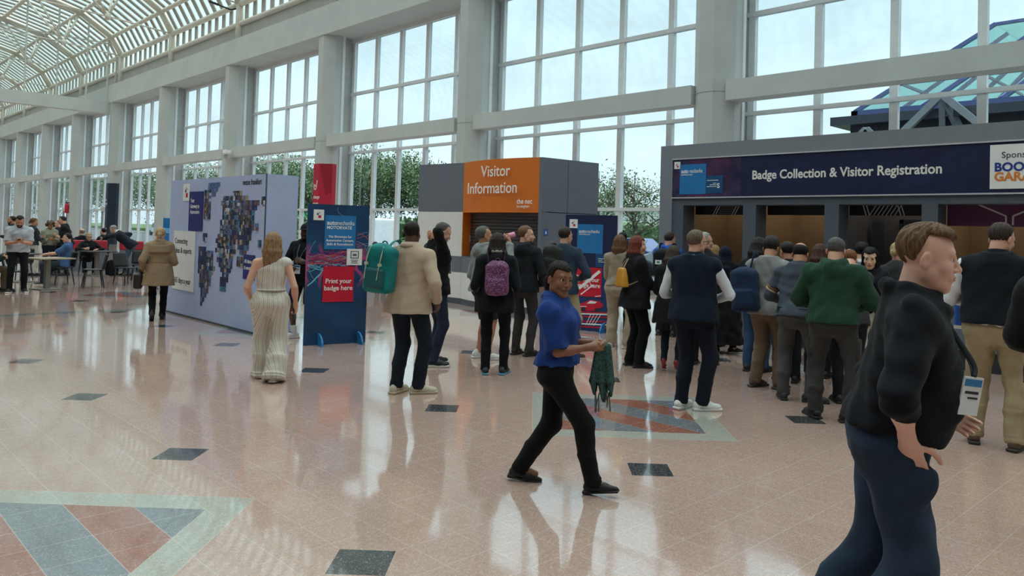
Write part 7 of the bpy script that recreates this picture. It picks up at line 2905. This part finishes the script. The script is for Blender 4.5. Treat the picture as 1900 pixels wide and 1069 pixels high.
vehicle('white_van', 29.5, 46.5, 5.6, 2.0, 2.3, mat('van_white', (232, 234, 236), .3), 'white van parked outside, seen between standing sign and beige blazer man', True)
vehicle('parked_car', 31.0, 39.0, 4.4, 1.8, 1.5, mat('car_charcoal', (56, 60, 68), .25), 'dark car parked outside behind the beige blazer man')
vehicle('parked_car', 27.5, 18.4, 4.6, 1.8, 1.5, mat('car_silver', (176, 186, 192), .25, metal=.3), 'silver car outside behind the red haired woman')
vehicle('parked_car', 33.0, 26.2, 4.5, 1.8, 1.5, mat('car_blue', (70, 92, 140), .25), 'blue car outside right of the second standing sign')
vehicle('parked_car', 34.0, 98.0, 4.5, 1.8, 1.5, mat('car_silver', (176, 186, 192), .25), 'silver car far outside beyond the trench coat woman')

# glimpse of a building behind the greenery; green block imitates a sign reflection
M_CLAD = mat('pale_cladding', (200, 206, 210), .5)
for (x, y, w_, d, h, m, lab) in ((70, 60, 26, 10, 4.6, M_CLAD, 'low pale building outside behind the young trees'),
                                 (62, 128, 18, 10, 6.5, mat('green_reflection', (40, 168, 110), .5), 'green block standing for a green sign reflection, far outside right of the navy column cover')):
    t = thing('distant_block', lab, 'building', (x, y, 0))
    b = MB()
    b.box((x, y - w_ / 2, -.05), (x + d, y + w_ / 2, h))
    b.build('wall_block', m, t)
    b = MB()
    b.box((x - .4, y - w_ / 2 - .4, h), (x + d + .4, y + w_ / 2 + .4, h + .35))
    b.build('flat_roof', M_WHITEPANEL, t)
    for i in range(5):
        b = MB()
        yy = y - w_ / 2 + w_ * (i + .2) / 5
        b.box((x - .05, yy, 1.0), (x + .05, yy + w_ * .12, h * .6))
        b.build('window', mat('car_window', (38, 46, 54), .15), t)

# glazed entrance canopy seen over the registration booth
t = thing('entrance_canopy', 'dark steel canopy with glazed hipped roof outside, above the registration booth', 'canopy', (30, 6, 0))
M_CAN = mat('canopy_dark_steel', (46, 52, 62), .5, var=.25, scale=6)
M_CANB = mat('canopy_blue_steel', (70, 84, 130), .45)
M_STRUT = mat('canopy_strut', (120, 126, 132), .45)
CX0, CX1, CY0, CY1 = 30.0, 46.0, -10.0, 13.6
b = MB()
b.prism([(CX0, CY0), (CX1, CY0), (CX1, CY1), (CX0, CY1)], 6.22, 6.55)
b.prism([(CX0 + .5, CY0), (CX1 - .5, CY0), (CX1 - .5, CY1 - .6), (CX0 + .5, CY1 - .6)], 5.95, 6.22)
b.build('roof_slab', M_CAN, t)
b = MB()
b.box((CX0 + .3, CY0, 6.55), (CX0 + .55, CY1 - .7, 6.78))
b.box((CX0 + .3, CY1 - .95, 6.55), (CX1 - .5, CY1 - .7, 6.78))
b.build('gutter', M_CANB, t)
ax = [(CX0 + .4, CY1 - .8, 6.75), (CX0 + 3.6, CY1 - 4.8, 10.2), (CX0 + 3.6, CY0, 10.2), (CX0 + .4, CY0, 6.75)]
b = MB()
b.add(ax, [(0, 1, 2, 3)])
b.add([ax[0], ax[1], (CX1 - 3.6, CY1 - 4.8, 10.2), (CX1 - .5, CY1 - .8, 6.75)], [(0, 3, 2, 1)])
b.add([ax[1], ax[2], (CX1 - 3.6, CY0, 10.2), (CX1 - 3.6, CY1 - 4.8, 10.2)], [(0, 1, 2, 3)])
b.build('hip_glazing', glass('canopy_glass', (.50, .74, .72), .8), t)
b = MB()
L_ = lambda p, q, s: tuple(p[i] + (q[i] - p[i]) * s for i in range(3))
for s in np.linspace(0, 1, 10):
    b.slab(L_(ax[0], ax[3], s), L_(ax[1], ax[2], s), .14, .18)
for s in (.33, .66, 1.0):
    b.slab(L_(ax[0], ax[1], s), L_(ax[3], ax[2], s), .12, .12)
for s in np.linspace(.2, .8, 4):
    b.slab(L_(ax[0], (CX1 - .5, CY1 - .8, 6.75), s), L_(ax[1], (CX1 - 3.6, CY1 - 4.8, 10.2), s), .12, .16)
for s in (.33, .66):
    p = L_(ax[0], ax[1], s)
    b.slab(p, (CX1 - (p[0] - CX0), p[1], p[2]), .1, .1)
b.build('glazing_bars', M_CANB, t)
for yy in (12.1, 9.45, 3.5, -2.5):
    zt = 5.95 if yy > 12 else 7.0
    w_ = .8 if yy > 12 else 2.4
    for q in ((-w_, 0), (w_, 0), (-w_ * .35, 1.2), (w_ * .1, 1.2)):
        b = MB()
        b.slab((CX0 - .2, yy, zt), (CX0 - .2 + q[1], yy + q[0] * 1.3, zt - w_ * 1.25), .2, .24)
        b.build('strut', M_STRUT, t)
for xx in (31, 45):
    for yy in (11, 1, -8):
        b = MB()
        b.lathe([(.22, -.06), (.22, 5.95)], (xx, yy, 0), 14)
        b.build('canopy_post', M_CAN, t, True)

# lamp posts outside
for (x, y, h, lab) in ((33, 52.5, 8.6, 'slim lamp post outside whose arm shows above the trees'), (34, 118, 9.5, 'far slim lamp post outside beyond the left windows')):
    t = thing('lamp_post', lab, 'lamp post', (x, y, 0))
    b = MB()
    b.lathe([(.09, -.06), (.05, h)], (x, y, 0), 10)
    b.build('pole', M_POSTG, t, True)
    b = MB()
    b.box((x - .12, y - .1, h - .02), (x + .12, y + 1.0, h + .06))
    b.build('lamp_head', M_BLACK, t)
